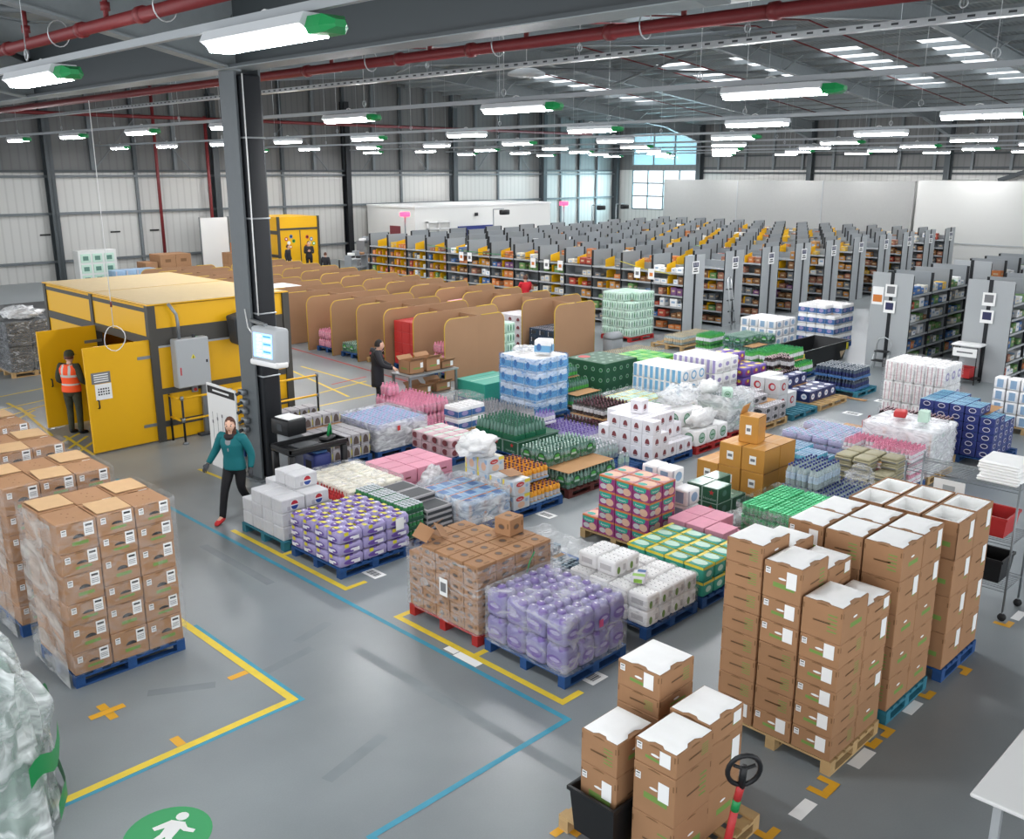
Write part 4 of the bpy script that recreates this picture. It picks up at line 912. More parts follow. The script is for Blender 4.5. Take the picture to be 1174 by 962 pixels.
P = mk((.27, .27, .155), 'blue_deep', bcase, 'can_case', 'can case', .008)
pallet(18.2, 5.5, 'blue', 1.25, 1.4, 'under the dark blue can cases'); load(P, 18.25, 5.6, PH, 4, 5, 6, 'dark blue can case with white oval', 'dark blue can cases', [[5, 5, 4, 4], [6, 6, 5, 4], [6, 6, 6, 5], [6, 6, 6, 6], [6, 6, 6, 6]])
cb = bottle_mesh(.036, .24, 'cola', 'cap_pink', 'red', 8); PC = pack(3, 4, .038, cb, 'cola_pack', 'bottle pack', None, 'film_faint', .25)
pallet(17.6, 6.2, 'wood', .6, 1.2, 'under the dark cola packs beside blue can cases'); load(PC, 17.62, 6.25, PH, 2, 4, 3, 'cola bottle pack beside the blue can cases', 'cola packs by the blue can cases')
P = mk((.3, .25, .25), 'roll_white', wb, 'tissue_pack', 'pack', .03, 2, True); pallet(21.1, 5.3, 'wood', 1.0, 1.2, 'under the white packs at the picture edge'); load(P, 21.1, 5.3, PH, 1, 5, 4, 'white-blue tissue pack by basket stand', 'white tissue packs by the basket stand')
bag(20.72, 6.5, .02, .25, .25, .3, 'blue film bag before the grey shelving', 'film_blue'); mk((.5, .4, .3), 'aqua', wb, 'tissue_pack', 'pack', .03, 2, True).put((20.1, 6.5, .012), 'single pale blue pack between film bag and white packs')
# ------------------------------------------------------------------ block across the middle aisle
# cream roll packs, red bottles
def cream(b, bx, w, d, h):
    b.mark('y', bx, .5, .5, min(w, h) * .6, h * .6, 'tan', 'ell'); b.mark('y', bx, .5, .5, min(w, h) * .4, h * .4, 'cream', 'ell', off=.003); b.mark('x', bx, .5, .5, .02, h * .9, 'tan'); b.mark('x', bx, .8, .5, .02, h * .6, 'coffee')
P = mk((.34, .155, .44), 'cream', cream, 'roll_pack', 'pack', .03, 2, True)
pallet(7.97, 11.5, 'blue', 1.05, 1.38, 'under the cream roll packs'); load(P, 7.97, 11.52, PH, 3, 8, 1, 'cream roll pack, white pallet behind the purple packs', 'cream roll packs')
wrap(7.97, 11.52, PH, 9.03, 12.88, PH + .445, 'glossy clear wrap on the cream roll packs', 'film_clear', .03, .08)
bag(7.66, 12.78, .01, .17, .15, .16, 'milky film bundle on the floor by the black trolley', 'film_milky')
rb = bottle_mesh(.036, .24, 'red', 'red_deep', 'white_gloss', 8); P = pack(3, 4, .038, rb, 'bottle_pack', 'bottle pack', 'red', None, .245)
pallet(7.63, 11.45, 'blue', .26, 1.05, 'strip under the red bottle packs'); load(P, 7.63, 11.46, PH, 1, 3, 2, 'red bottle pack behind the ball-mark cases', 'red bottle packs')
# dark green crates and grey trays
gb = can_mesh(.035, .12, 'label_green', 'can_top'); P = pack(5, 4, .036, gb, 'can_tray', 'can tray', 'dk_green_box', None, .125, .06)
pallet(8.01, 10.2, 'blue', .4, 1.2, 'under the green can trays'); load(P, 8.02, 10.22, PH, 1, 4, 4, 'dark green can tray, stack beside the purple packs', 'dark green can trays')
def gtray(b, bx, w, d, h):
    for f, q in (('x', d), ('y', w)): b.mark(f, bx, .5, .35, q * .96, h * .5, 'dark_grey')
    b.mark('t', bx, .5, .5, d * .85, w * .85, 'dark_grey')
P = mk((.5, .38, .085), 'grey_pack', gtray, 'flat_tray', 'tray', .008)
pallet(8.43, 10.2, 'blue', .52, 1.2, 'under the flat grey trays'); load(P, 8.435, 10.22, PH, 1, 3, 5, 'flat grey tray with dark contents', 'flat grey trays', [[4], [5], [5]])
# pink cartons
P = mk((.38, .3, .21), 'pink_box', pk, 'pink_carton', 'carton'); pallet(9.12, 11.75, 'wood', 1.2, 1.2, 'under the pink carton block by the cream rolls')
load(P, 9.14, 11.77, PH, 3, 3, 2, 'plain pink carton, block by the cream rolls', 'pink cartons by the cream rolls')
# blue trays with red marks under heavy film
def form(b, bx, w, d, h):
    for f, q in (('x', d), ('y', w)): b.mark(f, bx, .2, .5, q * .14, h * .9, 'orange'); b.mark(f, bx, .6, .5, q * .5, h * .6, 'blue_mid', 'ell')
    b.mark('t', bx, .5, .5, d * .6, w * .5, 'blue_mid'); b.mark('t', bx, .2, .5, d * .12, w * .95, 'orange')
P = mk((.3, .28, .17), 'blue_pale', form, 'formula_pack', 'pack', .015)
pallet(9.02, 9.98, 'blue', .96, 1.2, 'under the filmed blue packs with orange stripes'); load(P, 9.03, 9.99, PH, 3, 4, 2, 'pale blue pack with orange stripe', 'blue packs with orange stripes')
wrap(9.03, 9.99, PH, 9.95, 11.18, PH + .4, 'thick folded wrap edge round the blue packs', 'film_milky', .05, .1, False)
# nappy cartons and juice on one pallet
def hug(b, bx, w, d, h):
    b.mark('x', bx, .12, .5, d * .14, h * .98, 'pack_yellow', off=.001); b.mark('x', bx, .2, .5, d * .16, h * .5, 'cap_pink', 'ell', off=.002); b.mark('x', bx, .6, .42, d * .4, h * .6, 'skin_print', 'ell', off=.002); b.mark('x', bx, .78, .75, d * .2, h * .3, 'blue_pale', off=.001)
    b.mark('y', bx, .82, .88, w * .34, h * .22, 'pack_yellow', off=.001); b.mark('y', bx, .45, .3, w * .45, h * .45, 'skin_print', 'ell', off=.002); b.mark('y', bx, .78, .55, w * .18, h * .22, 'blue_pale', 'ell', off=.002); b.mark('y', bx, .36, .74, w * .5, h * .32, 'red', 'ell', off=.003); b.text('y', bx, .36, .74, h * .14, 'Huggies', 'white', off=.005)
    b.mark('t', bx, .5, .8, d * .9, w * .2, 'cream', off=.001)
mat('grey_blue_box', '#c3c8cc', .5); P = mk((.36, .28, .24), 'grey_blue_box', hug, 'nappy_carton', 'carton')
pallet(10.0, 9.95, 'blue', 1.15, 1.2, 'under the red-oval cartons and juice packs')
load(P, 10.02, 9.97, PH, 1, 4, 2, 'pale carton with red oval and yellow corner', 'red oval cartons', [[2], [2], [3], [3]])
jb = MB(); jb.lathe(0, 0, [(.036, 0), (.043, .01), (.043, .15), (.041, .18), (.026, .205), (.018, .215)], 'juice', 10); jb.lathe(0, 0, [(.02, .212), (.02, .238), (.012, .24)], 'cap_maroon', 8); jb.lathe(0, 0, [(.0437, .05), (.0437, .12)], 'tissue_shade', 10, True, False); P = pack(4, 3, .044, jb, 'juice_pack', 'juice pack', 'blue_pale', None, .245, .04, parts=True)
load(P, 10.4, 9.97, PH, 2, 4, 1, 'orange juice bottle pack, lower tier', 'orange juice packs'); load(P, 10.4, 10.26, PH + .25, 2, 1, 1, 'orange juice bottle pack, raised tier', 'orange juice packs')
load(P, 10.4, 10.55, PH + .25, 2, 2, 1, 'orange juice bottle pack, raised back tier', 'orange juice packs')
bag(10.1, 10.9, .885, .33, .3, .2, 'big crumpled white plastic bag on the red-oval cartons', 'film_white', .45); bag(9.6, 11.48, .02, .26, .2, .36, 'round bundle of milky film over the pink cartons', 'film_milky', .3)
f = MB(); f.box(-.2, -.12, 0, .2, .12, .006, 'card'); ob('carton_flap', f, None, (10.2, 10.22, PH + .55), (.25, .15, .2), 'open brown flap on top of the red-oval cartons', 'card flap')
# green fizzy water on the red-brown pallet
fz = bottle_mesh(.04, .27, 'bottle_green', 'fizzy_pale', 'label_green', 9, (.28, .5))
def badge(b, bx):
    for f in ('x', 'y'):
        b.mark(f, bx, .5, .5, .19, .19, 'dk_green_box', 'ell', off=.004); b.mark(f, bx, .5, .62, .12, .06, 'bright_green', 'ell', off=.005); b.mark(f, bx, .5, .47, .13, .035, 'fizzy_pale', off=.0065)
PFZ = pack(5, 4, .041, fz, 'water_pack', 'water pack', None, 'film_faint', .275, parts=True, badge=badge)
pallet(11.38, 10.02, 'brown', 1.24, 1.25, 'under the green water packs with a card layer')
load(PFZ, 11.39, 10.04, PH, 3, 3, 1, 'green water bottle pack under the card sheet', 'green water packs', full=False)
sheet(11.4, 10.05, 12.62, 11.25, PH + .285, 'brown card sheet laid between layers of green water packs'); load(PFZ, 11.39, 10.5, PH + .3, 3, 2, 1, 'green water bottle pack on the card sheet', 'green water packs')
cw = bottle_mesh(.04, .3, 'clear_pet', 'white_gloss', 'fizzy_pale', 9); P = pack(3, 2, .042, cw, 'water_pack', 'water pack', None, 'film_clear', .305, parts=True)
pallet(12.68, 10.1, 'blue', .85, 1.2, 'half empty, between green water and white cartons'); load(P, 12.7, 10.65, PH, 3, 3, 1, 'clear water bottle pack on the half empty pallet', 'clear water packs')
for k, (x, y) in enumerate(((12.98, 10.2), (13.07, 10.22), (13.16, 10.18))): ob('water_bottle', cw.mesh('water_bottle') if k == 0 else bpy.data.meshes['water_bottle'], None, (x, y, PH), label='loose clear water bottle standing before the white cartons, %s of three' % od(k), cat='bottle', group='loose clear bottles')
# white cartons with dark red domes
def dome(b, bx, w, d, h):
    for f, q in (('x', d), ('y', w)): b.mark(f, bx, .5, .52, q * .42, h * .4, 'maroon', 'dome'); b.mark(f, bx, .5, .25, q * .3, h * .06, 'ink_grey')
    b.mark('t', bx, .5, .5, .02, w * .95, 'tissue_shade')
P = mk((.25, .255, .255), 'white_gloss', dome, 'dome_carton', 'carton', .008)
pallet(13.62, 9.95, 'blue', 1.3, 1.3, 'under the white cartons with maroon domes')
load(P, 13.64, 9.97, PH, 5, 5, 3, 'white carton with maroon dome', 'maroon dome cartons', [[3, 2, 1, 1, 1], [3, 3, 3, 3, 2], [3, 3, 3, 3, 3], [3, 3, 3, 3, 3], [2, 3, 3, 3, 3]], gx=.008, gy=.008, full=True)
P.put((14.05, 10.62, PH + .784), 'white maroon-dome carton set alone on top', 'maroon dome cartons', .1)
# filmed white packs with green rings
def ring_(b, bx, w, d, h):
    for f, q in (('x', d), ('y', w)): b.mark(f, bx, .5, .5, q * .6, q * .6, 'label_green', 'ell'); b.mark(f, bx, .5, .5, q * .5, q * .5, 'fizzy_pale', 'ell', off=.003); b.mark(f, bx, .5, .5, q * .34, .03, 'label_green', off=.0045)
P = mk((.36, .36, .32), 'roll_white', ring_, 'tissue_pack', 'pack', .03, 2, True)
pallet(15.05, 9.95, 'red', 1.2, 1.2, 'under the white packs with green rings'); load(P, 15.07, 9.97, PH, 3, 3, 2, 'white pack with green ring', 'green ring packs', [[1, 1, 1], [2, 2, 1], [2, 2, 2]])
bag(15.45, 10.13, .49, .42, .13, .2, 'large milky film heap on the front green-ring packs', 'film_white', .4); bag(15.6, 10.8, .83, .5, .32, .2, 'milky film heap on the rear green-ring packs', 'film_milky', .4)
pallet(16.45, 10.1, 'red', .95, 1.2, 'under the filmed clear bottle bag'); P = pack(3, 4, .042, cw, 'water_pack', 'water pack', None, None, .305)
load(P, 16.47, 10.12, PH, 3, 3, 2, 'clear bottle pack inside the open film bag', 'clear bottles in the open film bag'); wrap(16.47, 10.12, PH, 17.34, 11.26, PH + .72, 'open milky film bag around clear bottle packs', 'film_milky', .07, .085, False)
bag(16.9, 10.95, .785, .3, .16, .16, 'milky film folded over the clear bottle bag', 'film_white', .4); mk((.3, .22, .2), 'mint', ring_, 'tissue_pack', 'pack', .03, 2, True).put((16.85, 10.45, PH + .63), 'pale green pack lying in the open film bag', None, .6)
# dark cases, white cases, empty teal pallet
def chk(b, bx, w, d, h):
    for i in range(4):
        for j in range(3): b.mark('t', bx, .15 + .24 * i, .2 + .3 * j, .035, .045, 'white_gloss', 'ell')
    for f, q in (('x', d), ('y', w)): b.mark(f, bx, .5, .5, q * .7, h * .5, 'dark_grey', 'ell'); b.mark(f, bx, .3, .5, .03, h * .6, 'white_gloss')
P = mk((.3, .28, .17), 'grey_pack', chk, 'dark_case', 'case'); pallet(17.55, 9.95, 'wood', 1.0, 1.2, 'under the grey speckled cases'); load(P, 17.57, 9.97, PH, 3, 4, 3, 'grey case with speckled top', 'grey speckled cases', [[2, 2, 2], [3, 3, 2], [3, 3, 3], [3, 3, 3]])
def cmark(b, bx, w, d, h):
    for f, q in (('x', d), ('y', w)): b.mark(f, bx, .5, .5, h * .5, h * .5, 'logo_red', 'ell'); b.mark(f, bx, .54, .5, h * .3, h * .3, 'case_grey', 'ell', off=.003)
P = mk((.4, .36, .36), 'case_grey', cmark, 'drinks_case', 'drinks case'); pallet(18.72, 9.92, 'teal', 1.15, 1.25, 'mostly empty, with three white cases at its back')
load(P, 18.74, 10.3, PH, 2, 2, 2, 'white-grey case with red ring mark', 'red ring cases', [[2, 1], [2, 2]])
# pale wood pallet of dark blue boxes
def blu(b, bx, w, d, h):
    for f, q in (('x', d), ('y', w), ('t', d)):
        b.mark(f, bx, .5, .5, q * .5, (h if f != 't' else w) * .55, 'white_gloss', 'ell'); b.mark(f, bx, .5, .5, q * .3, (h if f != 't' else w) * .2, 'blue_pale', 'ell', off=.003)
P = mk((.31, .29, .25), 'navy', blu, 'blue_box', 'box'); pallet(19.98, 9.92, 'wood', 1.35, 1.2, 'under the dark blue boxes with white ovals')
load(P, 20.0, 10.2, PH, 4, 3, 2, 'dark blue box with white oval', 'dark blue oval boxes', [[1, 1, 1, 1], [1, 1, 1, 1], [2, 2, 2, 1]])
P2 = pack(3, 3, .045, bottle_mesh(.043, .3, 'cola', 'cap_pink', 'tissue_shade', 8), 'cola_pack', 'bottle pack', None, 'film_faint', .31); load(P2, 20.6, 11.25, .012, 3, 2, 3, 'dark cola bottle pack behind the blue boxes', 'cola packs behind blue boxes', [[2, 3, 2], [3, 3, 3]])
# teal pallet with dark bottles in blue trays
db = bottle_mesh(.04, .26, 'dark_can', 'can_top', 'navy', 8); P = pack(5, 4, .042, db, 'bottle_tray', 'bottle tray', 'blue_mid', None, .265, .06)
pallet(21.8, 9.9, 'teal', 1.1, 1.25, 'under the dark bottles in blue trays'); sheet(21.62, 9.6, 21.78, 11.1, .012, 'card offcut leaning flat by the teal bottle pallet')
load(P, 21.84, 10.0, PH, 2, 3, 2, 'blue tray of dark bottles', 'blue trays of dark bottles'); P.put((22.7, 10.4, PH), 'blue tray of dark bottles, lone on outer pallet edge', 'blue trays of dark bottles') if 0 else None
# green bottles, purple-yellow packs, tall blue and purple tissue stacks
lg = bottle_mesh(.042, .3, 'bright_green', 'can_green', 'white_gloss', 8); PLG = pack(3, 3, .044, lg, 'bottle_pack', 'bottle pack', None, 'film_faint', .31)
pallet(21.7, 11.9, 'blue', 1.9, 1.2, 'under the bright green bottle packs'); load(PLG, 21.72, 11.92, PH, 6, 4, 2, 'bright green bottle pack before the black container', 'bright green bottle packs', [[1] * 6, [1, 1, 2, 2, 2, 2], [1, 2, 2, 2, 2, 2], [2] * 6])
def py(b, bx, w, d, h):
    for f, q in (('x', d), ('y', w)): b.mark(f, bx, .5, .5, q * .7, h * .6, 'magenta', 'ell'); b.mark(f, bx, .55, .6, q * .3, h * .35, 'pack_yellow', 'ell', off=.003)
    b.mark('t', bx, .5, .5, d * .5, w * .6, 'pack_yellow', 'ell')
P = mk((.33, .29, .22), 'purple', py, 'tissue_pack', 'pack', .03, 2, True); pallet(19.45, 11.62, 'brown', 1.0, 1.2, 'under the purple packs with yellow spots'); load(P, 19.47, 11.64, PH, 3, 4, 4, 'purple pack with yellow spot', 'purple packs with yellow spots', [[3, 3, 3], [4, 3, 3], [4, 4, 4], [4, 4, 4]])
def pt(b, bx, w, d, h):
    b.mark('x', bx, .5, .5, d * .55, h * .9, 'lilac'); b.mark('y', bx, .5, .6, w * .5, h * .3, 'lilac', 'ell'); b.mark('y', bx, .5, .25, w * .8, h * .2, 'tissue_shade')
P = mk((.3, .14, .34), 'roll_white', pt, 'tissue_pack', 'pack', .02, 2, True); pallet(18.35, 11.7, 'blue', 1.0, 1.2, 'under the white packs with lilac bands'); load(P, 18.37, 11.72, PH, 3, 8, 3, 'white pack with lilac band', 'white packs with lilac bands')
def bt(b, bx, w, d, h):
    b.mark('x', bx, .5, .5, d * .6, h * .9, 'sky_blue'); b.mark('y', bx, .5, .5, w * .7, w * .7, 'sky_blue', 'ell'); b.mark('y', bx, .5, .5, w * .45, w * .45, 'roll_white', 'ell', off=.003)
P = mk((.3, .14, .31), 'roll_white', bt, 'tissue_pack', 'pack', .02, 2, True); pallet(17.15, 11.8, 'blue', .95, 1.4, 'under the white packs with sky blue bands'); load(P, 17.2, 11.85, PH, 3, 9, 3, 'white pack with sky blue band', 'white packs with sky blue bands')
# filmed yellow-green packs and cola before it
P = mk((.36, .28, .2), 'mint', gy, 'tissue_pack', 'pack', .03, 2, True); pallet(15.75, 11.75, 'wood', 1.1, 1.2, 'under the pale green yellow-band packs'); load(P, 15.77, 11.77, PH, 3, 4, 2, 'pale green pack with yellow bands', 'pale green yellow-band packs', [[1, 1, 1], [2, 2, 2], [2, 2, 2], [2, 2, 2]])
wrap(15.77, 11.77, PH, 16.91, 12.98, PH + .445, 'wrap over the pale green yellow-band packs', 'film_clear', .04, .05)
P = pack(3, 3, .045, bottle_mesh(.043, .26, 'cola', 'cap_maroon', 'tissue_shade', 8), 'cola_pack', 'bottle pack', None, 'film_faint', .27, parts=True)
pallet(14.3, 11.65, 'brown', 1.15, 1.25, 'under the dark cola packs behind the white cartons'); load(P, 14.32, 11.67, PH, 4, 4, 2, 'dark cola bottle pack behind the maroon-dome cartons', 'dark cola packs', [[1, 1, 2, 2], [1, 2, 2, 2], [1, 2, 2, 2], [1, 2, 2, 2]])
# lilac bottles
lb = bottle_mesh(.045, .25, 'lilac', 'purple', 'white_gloss', 8); P = pack(4, 3, .047, lb, 'bottle_pack', 'bottle pack', 'white_gloss', None, .255, parts=True)
pallet(13.45, 11.6, 'blue', .8, 1.25, 'under the lilac bottle packs'); load(P, 13.46, 11.62, PH, 2, 4, 1, 'lilac bottle pack, low row behind green water', 'lilac bottle packs'); P.put((13.65, 12.7, PH + .26), 'lilac bottle pack raised at the back of its row', 'lilac bottle packs')
# dark green bottles standing on a green sheet
pallet(12.2, 12.05, 'blue', 1.18, 1.25, 'under the green sheet and dark bottles'); P = mk((.57, .4, .25), 'dk_green_box', beer, 'beer_carton', 'carton'); load(P, 12.21, 12.06, PH, 2, 3, 1, 'dark green carton under the green sheet', 'dark green cartons under the sheet')
sheet(12.2, 12.04, 13.4, 13.3, PH + .258, 'dark green sheet under the crate bottles', 'dk_green_box', .01)
dgb = bottle_mesh(.042, .3, 'bottle_green', 'bottle_dark_green', 'label_green', 9, (.1, .35)); P = pack(3, 4, .044, dgb, 'bottle_crate', 'bottle crate', 'bottle_dark_green', None, .305, .1, parts=True)
load(P, 12.2, 12.1, PH + .27, 3, 3, 1, 'dark green bottle crate on the green sheet', 'dark green bottle crates')
# pink and teal striped packs
def pte(b, bx, w, d, h):
    b.mark('t', bx, .3, .5, d * .25, w * .9, 'mint'); b.mark('t', bx, .75, .5, d * .2, w * .9, 'cap_pink')
    for f, q in (('x', d), ('y', w)): b.mark(f, bx, .4, .5, q * .6, h * .7, 'maroon', 'ell'); b.mark(f, bx, .7, .5, q * .3, h * .6, 'cap_pink')
P = mk((.24, .28, .17), 'cap_pink', pte, 'tissue_pack', 'pack', .02, 2, True); pallet(11.2, 12.8, 'blue', .96, 1.2, 'under the pink and mint striped packs')
load(P, 11.2, 12.82, PH, 3, 4, 2, 'pink and mint striped pack', 'pink and mint striped packs')
# ------------------------------------------------------------------ third block
# coffee packs behind the trolley
def cof(b, bx, w, d, h):
    for f, q in (('x', d), ('y', w)): b.mark(f, bx, .5, .55, q * .6, h * .55, 'coffee', 'dome'); b.mark(f, bx, .5, .2, q * .6, h * .16, 'coffee'); b.mark(f, bx, .97, .5, .012, h * .5, 'tag_yellow')
P = mk((.2, .3, .22), 'grey_pack', cof, 'coffee_pack', 'coffee pack', .012)
pallet(9.25, 14.15, 'blue', 1.1, 1.25, 'under the grey coffee packs'); load(P, 9.27, 14.17, PH, 5, 4, 3, 'grey pack with brown arch print', 'grey arch-print packs', [[2, 2, 2, 2, 2], [2, 2, 2, 2, 2], [2, 2, 2, 2, 2], [3, 3, 3, 3, 3]])
pallet(8.75, 15.75, 'blue', 1.55, .45, 'under the row of grey arch-print packs behind'); load(P, 8.78, 15.8, PH, 7, 1, 3, 'grey arch-print pack, rear row by the tall column', 'grey arch-print packs, rear row')
# wrapped lavender trays on grey cases
pallet(10.45, 14.1, 'blue', 1.25, 1.35, 'under the tall wrapped grey cases'); P = mk((.4, .31, .125), 'film_grey', None, 'grey_case', 'case', .01); load(P, 10.46, 14.13, PH, 3, 4, 3, 'film-grey case under lavender trays', 'film-grey cases')
load(PLAV, 10.46, 14.13, PH + .385, 3, 4, 1, 'lavender can tray on the film-grey cases', 'lavender trays on film-grey cases'); wrap(10.46, 14.13, PH, 11.72, 15.44, PH + .52, 'clear wrap round the film-grey cases and lavender trays', 'film_milky', .02, .08, False)
ob('sticker_sign', MB().mark('y', (10.9, 14.06, .5, 11.0, 14.07, .6), .5, .5, .07, .1, 'red'), label='red sticker on the wrapped film-grey cases', cat='sticker')
# pink bottles high and low
pk2 = bottle_mesh(.05, .26, 'pink', 'pink', 'pink', 8); PP = pack(3, 3, .052, pk2, 'bottle_pack', 'bottle pack', None, 'film_faint', .265, parts=False)
pallet(12.0, 14.9, 'blue', 1.2, 1.5, 'under the high pink bottle packs'); load(PP, 12.02, 14.92, PH, 3, 4, 2, 'pink bottle pack, high block past the wrapped cases', 'high pink bottle packs'); PP.put((12.25, 16.0, PH + .535), 'pink bottle pack standing singly on the high pink block', 'high pink bottle packs')
pallet(11.98, 14.1, 'blue', .5, .75, 'under the low pink bottle packs'); load(PP, 12.0, 14.12, PH, 1, 2, 1, 'pink bottle pack, low row by the striped packs', 'low pink bottle packs')
# white-blue rolls
def wbr(b, bx, w, d, h):
    for f, q in (('x', d), ('y', w)): b.mark(f, bx, .5, .4, q * .98, h * .5, 'blue_mid'); b.mark(f, bx, .5, .45, q * .5, h * .4, 'lilac', 'ell', off=.003)
    for i in range(4):
        for j in range(3): b.mark('t', bx, .14 + .24 * i, .18 + .32 * j, d * .2, w * .26, 'tissue_shade', 'ell')
P = mk((.37, .45, .25), 'roll_white', wbr, 'roll_pack', 'pack', .03, 2, True); pallet(12.55, 14.1, 'wood', .78, .72, 'under the white and blue roll packs'); load(P, 12.55, 14.12, PH, 2, 1, 2, 'white and blue roll pack between pink and grey bottles', 'white and blue roll packs')
# grey bottles
gbt = bottle_mesh(.04, .26, 'grey_pack', 'mid_grey', 'tissue_shade', 8); P = pack(4, 3, .042, gbt, 'bottle_pack', 'bottle pack', None, None, .265)
pallet(13.42, 13.7, 'blue', 1.0, 1.3, 'under the grey bottle packs'); load(P, 13.38, 13.72, PH, 3, 5, 1, 'grey bottle pack behind the dark green crates', 'grey bottle packs')
# tall blue-filmed roll pallet
def br(b, bx, w, d, h):
    for f, q in (('x', d), ('y', w)): b.mark(f, bx, .5, .4, q * .98, h * .45, 'sky_blue', off=.004); b.mark(f, bx, .3, .5, q * .3, h * .5, 'blue_mid', 'ell', off=.006)
P = mk((.33, .37, .32), 'roll_white', br, 'roll_pack', 'pack', .03, 2, True); pallet(14.48, 13.72, 'blue', 1.1, 1.25, 'under the tall blue-filmed roll packs')
load(P, 14.5, 13.75, PH, 3, 3, 4, 'white roll pack with blue band', 'blue band roll packs', gx=.012, gy=.012); wrap(14.5, 13.75, PH, 15.53, 14.9, PH + 1.28, 'blue film round the tall roll packs', 'film_blue', .03, .08, False)
P.put((15.0, 14.0, PH + 1.34), 'white roll pack with blue band lying alone on top', 'blue band roll packs', .5); bag(14.95, 14.6, PH + 1.34, .28, .22, .06, 'flattened milky film on top of the tall blue-filmed packs', 'film_milky')
# teal box
q = MB(); q.rbox(-.62, -.5, 0, .62, .5, .42, 'teal_pack', .01, 1, False); bx = (-.62, -.5, 0, .62, .5, .42); q.mark('t', bx, .5, .5, .03, 1.2, 'mint'); q.mark('t', bx, .25, .5, .02, 1.2, 'bottle_green')
ob('wrapped_crate', q, None, (15.32, 16.1, PH), label='large teal wrapped crate between the packing bench and blue-filmed rolls', cat='crate'); pallet(14.7, 15.5, 'blue', 1.24, 1.2, 'under the teal wrapped crate')
wrap(13.6, 15.3, .02, 14.4, 16.1, .4, 'clear film heap before the teal wrapped crate', 'film_clear', .08, .085)
# green steps: sheet, green packs, big dotted box
P = pack(5, 4, .042, bottle_mesh(.04, .24, 'bottle_green', 'label_green', 'bright_green', 8, (.1, .4)), 'water_pack', 'water pack', None, None, .25)
pallet(15.85, 13.75, 'wood', 1.05, 1.25, 'under the green bottle packs beside the dotted box'); load(P, 15.86, 13.77, PH, 2, 3, 3, 'green bottle pack stepped beside the dotted box', 'stepped green bottle packs', [[1, 1], [2, 2], [3, 3]])
sheet(15.86, 13.76, 16.7, 14.12, PH + .26, 'brown card sheet on the stepped green bottle packs')
q = MB(); q.rbox(-.62, -.6, 0, .62, .6, .82, 'dk_green_box', .012, 1, False); bx = (-.62, -.6, 0, .62, .6, .82)
for f in ('x', 'y'):
    for i in range(5):
        for j in range(3): q.mark(f, bx, .1 + .2 * i, .2 + .3 * j, .11, .1, 'fizzy_pale', 'ell'); q.mark(f, bx, .1 + .2 * i, .2 + .3 * j, .08, .07, 'label_green', 'ell', off=.003)
for i in range(4):
    for j in range(4): q.mark('t', bx, .15 + .23 * i, .15 + .23 * j, .1, .12, 'fizzy_pale', 'ell')
q.mark('t', bx, .2, .3, .3, .32, 'red', 'ell', off=.004)
ob('dotted_box', q, None, (17.62, 14.5, PH), label='large dark green dotted box with red oval on its lid', cat='box'); pallet(17.0, 13.88, 'brown', 1.24, 1.22, 'under the large dotted green box')
load(PFZ, 16.95, 15.3, .012, 4, 2, 2, 'green water pack behind the dotted box', 'green water packs behind the dotted box')
P = mk((.4, .36, .28), 'lime', gy, 'tissue_pack', 'pack', .03, 2, True); P = mk((.4, .36, .22), 'bright_green', lambda b, bx, w, d, h: [b.mark(f, bx, .5, .5, q_ * .7, h * .6, 'lime', 'ell') for f, q_ in (('x', d), ('y', w), ('t', d))], 'green_pack', 'pack', .02, 2, True)
pallet(18.65, 13.9, 'red', 1.25, 1.2, 'under the light green packs'); load(P, 18.67, 13.92, PH, 3, 3, 3, 'light green pack by the dotted box', 'light green packs')
P = pack(5, 4, .042, bottle_mesh(.04, .26, 'clear_pet', 'tan', 'tan', 8), 'bottle_pack', 'bottle pack', None, None, .27)
load(P, 21.0, 16.3, .012, 4, 3, 1, 'tan-capped bottle pack by the light green packs', 'tan-capped bottle packs'); load(P, 24.0, 16.6, .16, 4, 2, 1, 'tan-capped bottle pack on the card pallet by the shelving', 'tan-capped bottle packs on card'); pallet(23.9, 16.5, 'wood', 1.9, 1.2, 'under the tan-capped bottles on card')
pallet(22.6, 14.0, 'blue', 1.2, 1.2, 'with blue card and a red bottle on it'); sheet(22.6, 14.0, 23.8, 15.2, PH, 'blue card layer on a pallet by the green water', 'blue_mid'); mk((.16, .16, .26), 'pink_hot', None, 'red_bottle', 'bottle', .05, 2, True).put((22.9, 14.3, PH + .01), 'pink-red container standing on the blue card layer')
# green water pallet further back
pallet(23.9, 14.05, 'blue', 1.5, 1.25, 'under the far green water packs'); load(PFZ, 23.92, 14.07, PH, 3, 3, 2, 'far green water pack by the black container', 'far green water packs', [[1, 1, 2], [2, 2, 2], [2, 2, 2]])
sheet(23.93, 14.06, 24.74, 14.4, PH + .285, 'brown card sheet on the far green water'); load(PLG, 23.9, 15.5, .012, 3, 2, 2, 'bright green bottle pack by the aluminium ladder', 'green bottles by the ladder')
# black folding container
def blackbox():
    o = crate(2.9, 1.1, .55, 'black', 'bulk_container', 'container', 'long low black bulk container beside the grey shelving', (25.0, 12.95, .01))
    for x in (-1.3, 1.3):
        p = MB(); p.box(x - .04, -.6, .3, x + .04, -.575, .5, 'tag_yellow'); ob('yellow_latch', p, o)
    p = MB(); p.poly([(.9, -.61, .1), (1.15, -.61, .3), (.8, -.61, .3)], 'tan'); ob('triangle_label', p, o)
blackbox()
